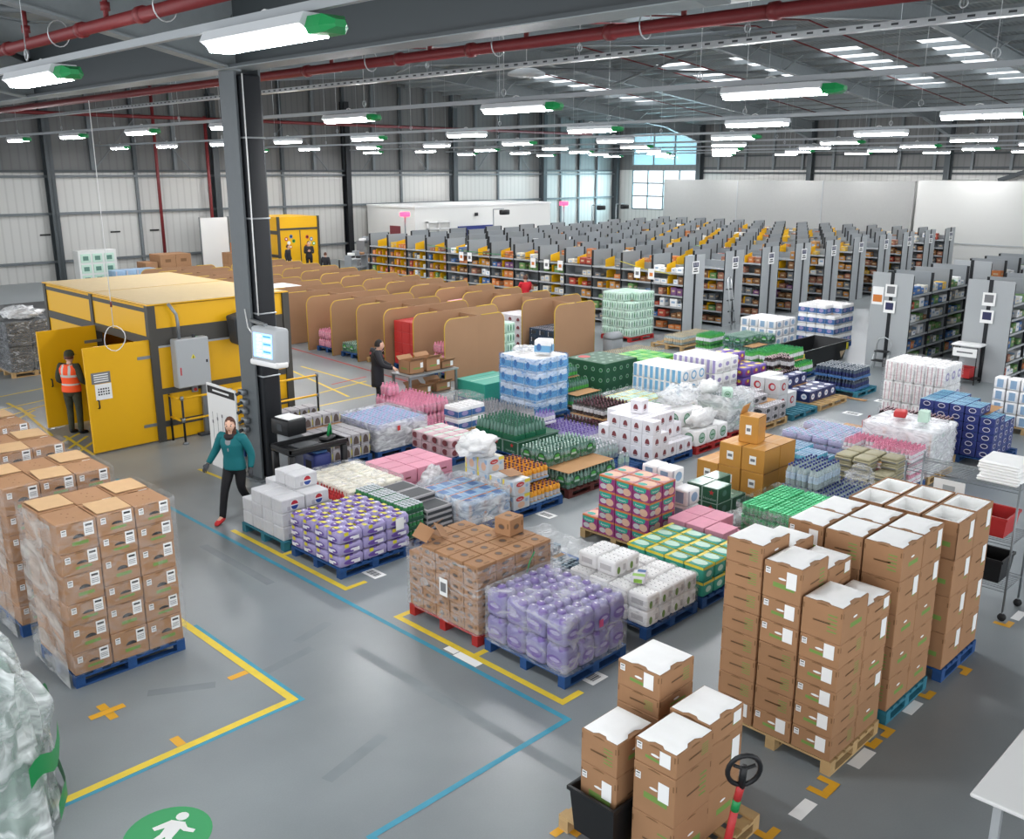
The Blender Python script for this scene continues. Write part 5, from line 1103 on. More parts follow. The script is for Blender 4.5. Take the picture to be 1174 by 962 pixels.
# far roll packs and the green-white stack
P = mk((.4, .3, .3), 'roll_white', wbr, 'roll_pack', 'pack', .03, 2, True); pallet(27.3, 13.3, 'blue', 1.25, 1.2, 'under the far white and blue roll packs'); load(P, 27.32, 13.32, PH, 3, 4, 4, 'far white and blue roll pack, tall stack', 'far tall roll packs', [[3, 4, 4], [4, 4, 4], [4, 4, 4], [4, 4, 4]])
P = mk((.4, .3, .26), 'roll_white', wb, 'roll_pack', 'pack', .03, 2, True); pallet(25.9, 14.5, 'blue', 1.3, 1.2, 'under the far plain white packs'); load(P, 25.92, 14.52, PH, 3, 4, 3, 'far white roll pack, lower stack', 'far lower roll packs')
def gw(b, bx, w, d, h):
    for f, q in (('x', d), ('y', w)):
        for k in range(3): b.mark(f, bx, .2 + .3 * k, .5, q * .14, h * .7, 'label_green' if k % 2 else 'bottle_green', 'ell')
P = mk((.4, .29, .28), 'mint', gw, 'kitchen_roll_pack', 'pack', .03, 2, True); pallet(24.0, 18.62, 'red', 1.3, 1.2, 'under the tall green and white roll packs'); load(P, 24.05, 18.64, PH, 3, 4, 5, 'green and white roll pack', 'green and white roll packs by the shelving', [[4, 5, 5], [5, 5, 5], [5, 5, 5], [5, 5, 5]])
wrap(24.05, 18.64, PH, 25.3, 19.87, PH + 1.45, 'clear wrap round the green and white roll packs', 'film_faint', .02, .08, False)
# ------------------------------------------------------------------ yellow booth with open doors
BX0, BX1, BY0, BY1, BH = 8.05, 11.2, 18.25, 23.85, 2.8
b = MB(); t = .05
b.box(BX1 - t, BY0, 0, BX1, BY1, BH - .02, 'yellow'); b.box(BX0, BY1 - t, 0, BX1, BY1, BH - .02, 'yellow')
b.box(BX0 + .1, BY0, 0.02, BX1 - .02, BY0 + t, BH - .02, 'yellow')                # -Y side
b.box(BX0, BY0 + .1, 2.14, BX0 + t, BY1, BH - .02, 'yellow'); b.box(BX0, BY0 + 2.85, 0, BX0 + t, BY1, 2.14, 'yellow')
booth = ob('storage_booth', b, label='large yellow panelled booth with open double doors beside the tall column', cat='booth')
f = MB()
for x, y in ((BX0, BY0), (BX0, BY0 + 2.75), (BX0, BY1 - .12), (BX1 - .1, BY0 - .02)): f.box(x - .03, y - .03, 0, x + .13, y + .11, BH, 'frame_dark')
for z0, z1 in ((1.98, 2.33), (.98, 1.1), (.3, .42)): f.box(BX0 + .13, BY0 - .02, z0, BX1 - .1, BY0 + .0, z1, 'frame_dark')
f.box(BX0 - .02, BY0 + .1, 2.0, BX0 + .06, BY1, 2.17, 'frame_dark'); f.box(BX0 - .015, BY0 + .1, BH - .14, BX0 + .0, BY1, BH - .06, 'frame_dark'); f.box(BX0 + .13, BY0 - .015, 1.94, BX1 - .1, BY0 + .005, 1.98, 'rack_pale')
ob('frame', f, booth)
for y0, y1 in ((BY0 - .03, BY0 + 2.77), (BY0 + 2.8, BY1 + .03)):
    r_ = MB(); r_.box(BX0 - .03, y0, BH - .0, BX1 + .03, y1, BH + .02, 'yellow'); r_.box(BX0 + .02, y0 + .03, BH + .02, BX1 - .02, y1 - .03, BH + .028, 'booth_top'); ob('roof_panel', r_, booth)
def bdoor(hx, hy, ang, w, lab, signs):
    d = MB(); d.rbox(-w, -.025, .03, 0, .025, 2.12, 'yellow', .01, 1, False)
    o = ob('door', d, booth, (hx, hy, 0), ang)
    for z in (.35, 1.75): h = MB(); h.box(-.28, -.04, z, .1, -.025, z + .06, 'steel'); ob('hinge', h, o)
    h = MB(); h.path([(-w + .18, -.028, .92), (-w + .18, -.08, .93), (-w + .18, -.08, 1.07), (-w + .18, -.028, 1.08)], .014, 'black', 6); ob('handle', h, o)
    if signs:
        s = MB(); bx = (-w, -.025, .03, 0, .025, 2.12)
        s.box(-w + .1, -.03, 1.4, -w + .47, -.026, 1.62, 'ink_grey'); s.box(-w + .15, -.032, 1.08, -w + .47, -.027, 1.39, 'paper')
        for k in range(15): s.mark('y', (-w + .15, -.032, 1.08, -w + .47, -.027, 1.39), .2 + .15 * (k % 5), .68 - .17 * (k // 5), .032 if k % 4 else .022, .03, 'ink', off=.004)
        for k in range(4): s.mark('y', (-w + .1, -.031, 1.4, -w + .47, -.026, 1.62), .5, .2 + .2 * k, .28, .02, 'paper')
        ob('notice', s, o)
bdoor(BX0 - .02, BY0 + .05, .02, 1.32, '', True); bdoor(BX0 - .02, BY0 + 2.7, .04, 1.25, '', False)
q = MB(); q.rbox(-.36, -.24, 0, .36, 0, 1.0, 'rack_pale', .02, 1, False); bx = (-.36, -.24, 0, .36, 0, 1.0)
q.mark('y', bx, .5, .62, .12, .12, 'tag_yellow', 'ell', n=3, rot=PI / 2); q.mark('y', bx, .1, .35, .03, .16, 'red'); q.mark('y', bx, .9, .5, .04, .06, 'ink'); q.mark('y', bx, .5, .61, .02, .05, 'ink', off=.003)
o = ob('control_cabinet', q, None, (8.78, BY0 - .04, 1.1), label='grey electrical cabinet with warning triangle on the yellow booth side', cat='electrical cabinet')
c = MB(); c.path([(-.2, -.1, 1.0), (-.2, -.1, 1.3), (-.22, -.1, 1.5), (-.35, -.06, 1.72)], .035, 'steel', 8); ob('conduit', c, o); c = MB(); c.tube((.1, -.12, 1.0), (.1, -.12, 1.06), .04, 'dark_grey'); ob('gland', c, o)
q = MB(); q.box(-.07, -.05, .14, .07, 0, .26, 'mid_grey'); q.lathe(0, 0, [(.04, -.01), (.03, 0)], 'red', 10); ob('emergency_stop', MB().box(-.06, -.05, 0, .06, 0, .11, 'mid_grey').tube((0, -.05, .055), (0, -.075, .055), .035, 'red', 12), None, (8.86, BY0 - .03, .94), label='red emergency stop button under the grey electrical cabinet', cat='button')
q = MB(); q.rbox(-.3, -.35, 0, .3, 0, .62, 'dark_grey', .05, 2, False); q.box(-.24, -.36, .08, .24, -.345, .54, 'black'); ob('loudspeaker', q, None, (10.0, BY0 - .05, 1.92), (.12, -.18, .1), 'dark boxy loudspeaker unit high on the yellow booth', 'loudspeaker')
q = MB(); q.box(9.0, BY0 - .1, 0, 9.12, BY0 - .03, 1.1, 'steel'); q.box(8.85, BY0 - .2, 0, 9.25, BY0 - .03, .05, 'dark_grey'); ob('cable_duct', q, label='upright steel duct below the grey electrical cabinet', cat='duct')
def rail(x0, x1, y, nposts, lab):
    o = ob('guard_rail', MB().tube((x0, y, .95), (x1, y, .95), .024, 'yellow').tube((x0, y, .5), (x1, y, .5), .024, 'yellow'), label=lab, cat='guard rail')
    for k in range(nposts):
        x = x0 + (x1 - x0) * k / (nposts - 1); p = MB(); p.tube((x, y, 0), (x, y, .98), .024, 'black'); p.lathe(x, y, [(.06, 0), (.06, .03), (.03, .05)], 'steel', 10)
        for z in (.5, .95): p.lathe(x, y, [(.036, z - .04), (.036, z + .04)], 'steel', 10)
        ob('post', p, o)
rail(8.35, 11.55, 17.75, 4, 'yellow two-bar guard rail on black posts along the booth side'); 
o = ob('guard_rail', MB().tube((8.3, 17.78, .95), (8.3, 18.2, .95), .024, 'yellow').tube((8.3, 17.78, .5), (8.3, 18.2, .5), .024, 'yellow'), label='short yellow return rail at the booth corner post', cat='guard rail'); p = MB(); p.tube((8.3, 18.2, 0), (8.3, 18.2, .98), .024, 'black'); ob('post', p, o)
q = MB(); q.path([(8.0, 17.6, 1.9 + .0)] + [(7.2 + .28 * math.sin(k * PI / 8), 16.9, 2.6 - .28 * math.cos(k * PI / 8)) for k in range(17)], .012, 'white', 5) if 0 else q.path([(7.2 + .2 * math.sin(k * PI / 8), 17.9 + .03 * math.sin(k), 2.3 - .24 * math.cos(k * PI / 8)) for k in range(16)], .009, 'white', 5, True)
q.tube((7.2, 17.9, 2.5), (7.2, 17.9, 6.6), .008, 'white', 4); q.tube((7.2, 17.9, 2.9), (7.2, 17.9, 3.0), .02, 'red_pipe', 5); ob('hanging_cable', q, label='coiled white cable hanging from above before the open booth doors', cat='cable')
for k, (z, m) in enumerate(((.1, 'red'), (.5, 'red_deep'), (.9, 'red'))): ob('red_crate', mk((.5, .4, .3), m, None, 'red_crate', 'crate').root, None, (8.6, 18.9, z + .02 - .08 * k), 0, 'red crate inside the booth doorway, %s from the floor' % od(k), 'crate', 'red crates in the booth')
# ------------------------------------------------------------------ tall grey column with riser, monitor and kit
mat('column_grey', '#5b6164', .5, noise=.04)
b = MB(); b.box(8.18, 14.62, 0, 8.22, 15.12, 7.0, 'column_grey'); b.box(8.62, 14.62, 0, 8.66, 15.12, 7.0, 'column_grey'); b.box(8.22, 14.86, 0, 8.62, 14.9, 7.0, 'column_grey'); b.box(8.08, 14.5, 0, 8.78, 15.22, .03, 'column_grey')
struct('column_main', b)
b = MB(); b.rbox(8.25, 14.47, .04, 8.58, 14.74, 6.9, 'column_dark', .04, 2)
for z in (1.9, 3.0, 4.6, 5.9): b.rbox(8.235, 14.455, z, 8.595, 14.755, z + .03, 'galv', .04, 2)
o = ob('downpipe', b, label='black square riser pipe boxed into the tall grey column', cat='pipe')
c = MB(); c.path([(8.22, 14.44, 3.0), (8.22, 14.44, 6.9)], .012, 'white', 5); ob('cable_chain', c, o)
b = MB(); b.rbox(-.14, -.34, -.31, .14, .34, .31, 'rack_pale', .05, 2); b.rbox(-.155, -.36, -.34, .1, .36, -.24, 'white', .03, 2)
o = ob('wall_monitor', b, None, (8.0, 13.75, 2.6), (0, .04, .1), 'pale boxed computer monitor with lit blue screen fixed to the tall column', 'monitor')
mat('screen', '#7fb6ff', .3, var=0, emit=1.2); mat('screen_band', '#2f6fe0', .3, var=0, emit=1.0); mat('screen_light', '#d8efff', .3, var=0, emit=1.4)
s = MB(); bx = (-.145, -.26, -.2, .1, .26, .22); s.mark('x', bx, .5, .5, .5, .4, 'screen', off=.002)
for k in range(6): s.mark('x', bx, .32, .12 + .15 * k, .12, .035, 'screen_light', off=.004); s.mark('x', bx, .72, .12 + .15 * k, .2, .03, 'screen_band' if k % 2 else 'screen_light', off=.004)
ob('screen', s, o); a = MB(); a.beam((0, .1, .32), (.25, .85, .32), .06, .05, 'steel'); a.path([(.1, .2, .31), (.05, .5, .1), (.15, .8, .2), (.2, .95, .5)], .012, 'white', 5); ob('bracket', a, o)
b = MB(); b.box(0, 0, 0, .03, 1.05, 1.6, 'white'); bx = (0, 0, 0, .03, 1.05, 1.6); b.mark('x', bx, .5, .93, 1.0, .14, 'ink'); b.mark('x', bx, .5, .93, .6, .035, 'white', off=.003)
for k in range(5): b.mark('x', bx, .15 + .17 * k, .45, .015, .7, 'ink_grey'); b.mark('x', bx, .15 + .17 * k, .55 + .05 * (k % 3), .05, .06, 'ink_grey', off=.003)
ob('notice_board', b, None, (8.02, 15.45, 0), label='white upright equipment board with black header leaning by the tall column', cat='board')
for k in range(5):
    q = MB(); q.rbox(-.05, -.09, 0, .05, .09, .1, 'steel', .02, 2); q.tube((-.05, 0, .05), (-.13, 0, .02), .03, 'dark_grey'); ob('scanner_holder', q, None, (8.12, 15.0 - .04 * (k % 2), .85 + .17 * k), 0, 'grey scanner clip on the tall column, %s from the bottom' % od(k), 'scanner clip', 'scanner clips on the column')
b = MB(); b.rbox(-.14, -.18, 0, .14, .18, 1.12, 'mid_grey', .02, 1); b.rbox(-.2, -.24, 1.0, .2, .24, 1.28, 'black', .03, 2); b.box(-.205, -.06, 1.08, -.2, .06, 1.2, 'dark_grey'); 
o = ob('kiosk', b, None, (8.35, 13.9, .0), .1, 'slim grey pedestal with black box head beside the tall column', 'pedestal'); p = MB(); p.box(-.15, -.2, 1.285, .15, .18, 1.3, 'paper'); ob('paper_tray', p, o)
for o in [q for q in bpy.data.objects if q.name in ('column_main', 'downpipe', 'wall_monitor', 'kiosk') or q.name.startswith('scanner_holder') or q.name == 'notice_board']:
    o.location.x += .04; o.location.y -= .06 if o.name != 'notice_board' else .42
def trolley():
    b = MB(); w, d = 1.15, .62
    for z in (.86, .2):
        b.rbox(-w / 2, -d / 2, z, w / 2, d / 2, z + .05, 'black', .03, 1)
        for q in ((-w / 2, -d / 2, w / 2, -d / 2 + .03), (-w / 2, d / 2 - .03, w / 2, d / 2), (-w / 2, -d / 2, -w / 2 + .03, d / 2), (w / 2 - .03, -d / 2, w / 2, d / 2)): b.box(q[0], q[1], z + .05, q[2], q[3], z + .11, 'black')
    o = ob('utility_cart', b, None, (8.42, 13.27, 0), .0, 'black two-tier plastic utility trolley beside the grey pedestal', 'trolley')
    for x in (-1, 1):
        for y in (-1, 1):
            p = MB(); p.rbox(x * (w / 2 - .06) - .05, y * (d / 2 - .06) - .05, .25, x * (w / 2 - .06) + .05, y * (d / 2 - .06) + .05, .86, 'black', .015, 1); ob('leg', p, o)
            p = MB(); p.tube((x * .48, y * .24 - .02, .065), (x * .48, y * .24 + .02, .065), .065, 'rubber', 12); p.tube((x * .48, y * .24, .07), (x * .48, y * .24, .2), .02, 'steel'); ob('wheel', p, o)
trolley()
b = MB(); b.rbox(-.17, -.2, 0, .17, .2, .5, 'blue_deep', .05, 2); b.rbox(-.12, -.16, .5, .12, .16, .54, 'blue_mid', .03, 2); b.mark('x', (-.17, -.2, 0, .17, .2, .5), .5, .62, .18, .14, 'ink'); ob('blue_bin', b, None, (8.55, 13.27, .255), label='blue plastic bin standing on the lower trolley shelf', cat='bin')
b = MB(); b.box(-.2, -.15, 0, .2, .15, .02, 'dark_grey'); ob('clipboard', b, None, (8.3, 13.27, .916), .1, 'dark clipboard lying on the black trolley top', 'clipboard')
b = MB(); b.rbox(-.14, -.1, 0, .14, .1, .07, 'black', .03); b.path([(.02, .0, .06), (.06, 0, .2), (.12, .02, .24), (.17, .04, .16), (.19, .05, .03)], .025, 'green_box', 7); ob('tape_dispenser', b, None, (8.78, 13.27, .916), .4, 'black tape dispenser with green handle on the trolley end', 'tape dispenser')
# ------------------------------------------------------------------ wrapped waste pile near the walkway
rings = []; nu, nv = 110, 44; sd = Vector((4.2, 1.1, 7))
for i in range(nv + 1):
    t_ = i / nv; z = 1.5 * math.sin(t_ * PI / 2); rr = math.cos(t_ * PI / 2) ** .42 if i < nv else .02; ring = []
    for k in range(nu):
        a_ = 2 * PI * k / nu; d = Vector((math.cos(a_), math.sin(a_), t_ * 1.6)); fold_ = abs(NZ.noise(Vector((d.x * 5, d.y * 5, d.z * 2)) + sd)) ; fine = abs(NZ.noise(Vector((d.x * 13, d.y * 13, d.z * 5)) + sd))
        n_ = 1 + .2 * NZ.noise(d * 2.2 + sd) + .17 * fold_ + .03 * fine - .06
        ring.append((.6 * rr * n_ * math.cos(a_), .95 * rr * n_ * math.sin(a_), max(.0, z * (1 + .16 * NZ.noise(d * 3 + sd) + .1 * fold_ - .04))))
    rings.append(ring)
film('film_pile', '#e6ebea', a0=.15, a1=.9, scale=2.2); MATS['film_pile'].node_tree.nodes['Bump'].inputs['Strength'].default_value = .25; mat('waste_core', '#8fa39a', .3, noise=.4, scale=4)
b = MB(); b.loft([[(x * .93, y * .93, z * .94) for x, y, z in r_] for r_ in rings], 'waste_core', True)
for a0, a1, z0, z1 in ((-.9, .1, .1, .26), (-1.3, -.5, .62, .8), (-.1, .3, .8, .92)):
    rg = [[(1.07 * .62 * math.cos(a0 + (a1 - a0) * k / 8), 1.07 * .95 * math.sin(a0 + (a1 - a0) * k / 8), z + .05 * math.sin(k)) for z in (z0, z1)] for k in range(9)]
    b.add([p for r_ in rg for p in r_], [(2 * k, 2 * k + 2, 2 * k + 3, 2 * k + 1) for k in range(8)], 'green_box', True)
o = ob('waste_film_bundle', b, None, (1.72, 8.3, .0), label='big bundle of crumpled waste film with green patches at the walkway edge', cat='film bundle')
b = MB(); b.loft([[(x * 1.07, y * 1.06, z * 1.03) for x, y, z in r_] for r_ in rings[:-2]], 'film_pile', True, False); ob('outer_film', b, o)
# ------------------------------------------------------------------ pallet truck, table, wire shelf
b = MB(); b.box(-.2, 0, .03, -.09, 1.1, .09, 'red'); b.box(.09, 0, .03, .2, 1.1, .09, 'red'); b.rbox(-.27, -.22, .1, .27, .0, .34, 'red', .04, 1)
o = ob('pallet_truck', b, None, (5.46, 3.27, 0), 0, 'red hand pallet truck with black loop handle by the low carton group', 'pallet truck')
sh = MB(); sh.tube((0, -.1, .35), (.0, -.16, .78), .03, 'red', 10); sh.tube((0, -.16, .78), (0, -.175, .88), .032, 'green_box', 10); sh.tube((0, -.175, .88), (0, -.2, 1.02), .03, 'red', 10); ob('drawbar', sh, o)
h = MB(); pts = [(.12 * math.sin(k * PI / 10) * (1 if abs(math.sin(k * PI / 10)) < .9 else 1), -.04 * (1 - math.cos(k * PI / 10)), .97 - .15 * math.cos(k * PI / 10)) for k in range(20)]
h.path(pts, .019, 'black', 8, True); h.tube((0, 0, .8), (0, -.04, 1.0), .028, 'black', 8); h.path([(-.08, -.05, 1.02), (0, -.04, .98), (.08, -.05, 1.02)], .014, 'black', 6); ob('handle', h, o, (0, -.2, .2), -.75)
for x in (-.12, .12): w_ = MB(); w_.tube((x - .03, -.1, .09), (x + .03, -.1, .09), .09, 'rubber', 16); ob('wheel', w_, o)
b = MB(); b.rbox(6.83, -.2, .80, 8.35, 1.92, .835, 'white', .01, 1, False); o = ob('table', b, label='plain white work table cut off at the frame corner', cat='table')
for x, y in ((6.98, 1.75), (8.2, 1.75), (6.98, -.05), (8.2, -.05)): p = MB(); p.box(x - .03, y - .03, 0, x + .03, y + .03, .8, 'rack_pale'); ob('leg', p, o)
b = MB(); WX0, WX1, WY0, WY1 = 11.82, 12.4, 3.25, 4.62
for z in (.42, 1.02, 1.7):
    for k in range(11): b.tube((WX0 + (WX1 - WX0) * k / 10, WY0, z), (WX0 + (WX1 - WX0) * k / 10, WY1, z), .005, 'steel', 4)
    for y in (WY0, (WY0 + WY1) / 2, WY1): b.tube((WX0, y, z - .01), (WX1, y, z - .01), .008, 'steel', 4)
    for x in (WX0, WX1):
        for z2 in (z, z - .04): b.tube((x, WY0, z2), (x, WY1, z2), .007, 'steel', 4)
o = ob('wire_shelf', b, label='chrome wire shelving on castors past the tall carton stacks', cat='wire shelving')
for x in (WX0, WX1):
    for y in (WY0, WY1):
        p = MB(); p.tube((x, y, .12), (x, y, 1.78), .014, 'steel', 8); ob('post', p, o); p = MB(); p.tube((x - .015, y, .05), (x + .015, y, .05), .05, 'rubber', 12); p.tube((x, y, .06), (x, y, .13), .014, 'steel'); ob('castor', p, o)
p = MB(); p.box(-.002, -.19, -.15, .002, .19, .15, 'paper'); p.mark('x', (-.002, -.19, -.15, .002, .19, .15), .5, .52, .15, .15, 'rack_pale'); ob('hanging_sign', p, None, (11.79, 4.05, 1.5), label='white paper sign hung on the wire shelving front', cat='sign')
for k in range(7): ob('foam_tray', MB().rbox(-.27, -.24, 0, .27, .24, .036, 'tray_white', .015, 1, False), None, (12.12 + R.uniform(-.015, .015), 3.52 + R.uniform(-.02, .02), 1.712 + k * .038), R.uniform(-.06, .06), 'thin white foam tray, %s in the pile on top of wire shelving' % ('topmost' if k == 6 else od(k) + ' from bottom'), 'tray', 'white foam trays on wire shelving')
crate(.5, .4, .26, 'red', 'red_crate', 'crate', 'red plastic crate on the middle wire shelf', (12.12, 3.56, 1.03)); crate(.5, .36, .22, 'bright_green', 'green_crate', 'crate', 'green plastic crate on the middle wire shelf, beside the red one', (12.12, 4.03, 1.03)); crate(.5, .3, .22, 'lime', 'green_crate', 'crate', 'lime green crate at the inner end of the wire shelf', (12.12, 4.42, 1.03))
crate(.45, .4, .3, 'black', 'black_crate', 'crate', 'black crate on the lowest wire shelf', (12.12, 3.55, .432))
# ------------------------------------------------------------------ packing bench and cartons behind pink bottles
b = MB(); b.box(-.75, -.35, .83, .75, .35, .86, 'galv'); b.box(-.75, -.35, .3, .75, .35, .33, 'galv'); o = ob('packing_bench', b, None, (13.91, 16.8, 0), .0, 'grey steel packing bench holding opened cartons', 'bench')
for x in (-.7, .7):
    for y in (-.3, .3): p = MB(); p.box(x - .025, y - .025, 0, x + .025, y + .025, .83, 'steel'); ob('leg', p, o)
def opencarton(x, y, z, w, d, h, lab, rot=0.):
    b = MB(); t = .008
    for q in ((-w / 2, -d / 2, 0, w / 2, d / 2, t), (-w / 2, -d / 2, 0, -w / 2 + t, d / 2, h), (w / 2 - t, -d / 2, 0, w / 2, d / 2, h), (-w / 2, -d / 2, 0, w / 2, -d / 2 + t, h), (-w / 2, d / 2 - t, 0, w / 2, d / 2, h)): b.box(*q, 'card')
    bx = (-w / 2, -d / 2, 0, w / 2, d / 2, h); b.mark('y', bx, .5, .4, w * .5, h * .12, 'produce_green'); b.mark('x', bx, .5, .4, d * .5, h * .12, 'produce_green'); b.mark('y', bx, .85, .6, .08, .12, 'paper')
    o = ob('open_carton', b, None, (x, y, z), rot, lab, 'carton', 'opened cartons on the packing bench')
    for s in (-1, 1): f_ = MB(); f_.box(-w / 2, 0, 0, w / 2, t, d * .3, 'card'); ob('flap', f_, o, (0, s * d / 2, h), (-s * .9, 0, 0))
opencarton(13.5, 16.8, .865, .42, .4, .3, 'opened brown carton on packing bench, by the person in black'); opencarton(14.0, 16.8, .865, .42, .4, .3, 'opened brown carton in the middle of packing bench'); opencarton(14.45, 16.8, .865, .36, .38, .16, 'low opened brown carton at far end of packing bench')
opencarton(13.7, 16.8, .335, .45, .4, .18, 'opened brown carton under packing bench, inner side'); opencarton(14.3, 16.8, .335, .45, .4, .2, 'opened brown carton under packing bench, outer side')
# ------------------------------------------------------------------ people
def skin(verts, edges, radii, sub=2):
    me = bpy.data.meshes.new('figure'); me.from_pydata(verts, edges, []); o = bpy.data.objects.new('figure', me); COL.objects.link(o)
    m = o.modifiers.new('Skin', 'SKIN'); m.use_smooth_shade = True; m.branch_smoothing = .4
    for i, d in enumerate(me.skin_vertices[0].data): d.radius = (radii[i], radii[i]) if not isinstance(radii[i], tuple) else radii[i]; d.use_root = i == 0
    s = o.modifiers.new('Sub', 'SUBSURF'); s.levels = sub; s.render_levels = sub
    dg = bpy.context.evaluated_depsgraph_get(); me2 = bpy.data.meshes.new_from_object(o.evaluated_get(dg))
    vs = [tuple(v.co) for v in me2.vertices]; fs = [tuple(p.vertices) for p in me2.polygons]
    bpy.data.objects.remove(o); bpy.data.meshes.remove(me); bpy.data.meshes.remove(me2); return vs, fs
def limb(b, pts, rads, m, n=14, caps=True):
    """smooth tapering sleeve or trouser leg through the joints"""
    pts = [Vector(p) for p in pts]; N = len(pts); C_, Q = [], []
    for i in range(N - 1):
        p0, p1, p2, p3 = pts[max(i - 1, 0)], pts[i], pts[i + 1], pts[min(i + 2, N - 1)]
        for q in range(5 if i < N - 2 else 6):
            t = q / 5; C_.append(.5 * (2 * p1 + (p2 - p0) * t + (2 * p0 - 5 * p1 + 4 * p2 - p3) * t * t + (3 * p1 - p0 - 3 * p2 + p3) * t ** 3)); Q.append(rads[i] * (1 - t) + rads[i + 1] * t)
    rg = []; up = None
    for i, c in enumerate(C_):
        d = (C_[min(i + 1, len(C_) - 1)] - C_[max(i - 1, 0)]).normalized()
        if up is None: up = d.orthogonal().normalized()
        a = (up - d * up.dot(d)).normalized(); up = a; e = d.cross(a)
        rr = Q[i] * (1 + .05 * NZ.noise(c * 14))
        rg.append([tuple(c + (a * math.cos(2 * PI * k / n) + e * math.sin(2 * PI * k / n)) * rr) for k in range(n)])
    b.loft(rg, m, True, caps)
def torso(b, V, k, m, drop=.16, fold=.0, m2=None, zb=()):
    """jacket or vest body: oval rings from hem to collar, following the spine and the shoulder line"""
    lat = (V['shL'] - V['shR']).normalized(); fw = Vector((lat.y, -lat.x, 0)).normalized()
    hip, ws, ch, nk = V['pelvis'] - Vector((0, 0, drop - .05)), V['waist'], V['chest'], V['neck']
    sh = (V['shR'] + V['shL']) / 2
    rows = [(hip, .175, .135), (V['pelvis'], .172, .132), (ws, .152, .118), (ws.lerp(ch, .5), .165, .125), (ch, .182, .128), (sh - Vector((0, 0, .03)), .19, .112), (sh + Vector((0, 0, .035)), .15, .09), (sh.lerp(nk, .6) + Vector((0, 0, .02)), .085, .075), (nk + Vector((0, 0, -.005)), .062, .064)]
    rg = []; n = 24
    dense = []
    for i in range(len(rows) - 1):
        for q in range(4): t = q / 4; a, c = rows[i], rows[i + 1]; dense.append((a[0].lerp(c[0], t), a[1] * (1 - t) + c[1] * t, a[2] * (1 - t) + c[2] * t))
    dense.append(rows[-1])
    for c, a, d in dense: rg.append([tuple(c + (lat * a * math.cos(2 * PI * j / n) + fw * d * math.sin(2 * PI * j / n)) * k * (1 + .035 * NZ.noise(Vector((math.cos(2 * PI * j / n) * 2, math.sin(2 * PI * j / n) * 2, c.z * 9))))) for j in range(n)])
    o = len(b.f); b.loft(rg, m, True)
    if m2:
        i2 = b.mi(m2)
        for f in range(o, len(b.f) - 2):
            z = sum(b.v[q][2] for q in b.f[f]) / 4; y = sum((Vector(b.v[q]) - sh).dot(lat) for q in b.f[f]) / 4
            if any(z0 < z < z1 for z0, z1 in zb) or (z > 1.2 and .06 < abs(y) < .1): b.m[f] = i2
STAND = dict(pelvis=(0, 0, .95), waist=(0, 0, 1.08), chest=(.0, 0, 1.27), neck=(0, 0, 1.43), head=(.02, 0, 1.56),
             shR=(0, -.17, 1.37), elR=(-.02, -.24, 1.1), haR=(.05, -.25, .87), shL=(0, .17, 1.37), elL=(-.02, .24, 1.1), haL=(.05, .25, .87),
             hiR=(0, -.09, .9), knR=(.02, -.1, .5), anR=(0, -.1, .09), toR=(.13, -.11, .035), hiL=(0, .09, .9), knL=(.02, .1, .5), anL=(0, .1, .09), toL=(.13, .11, .035))
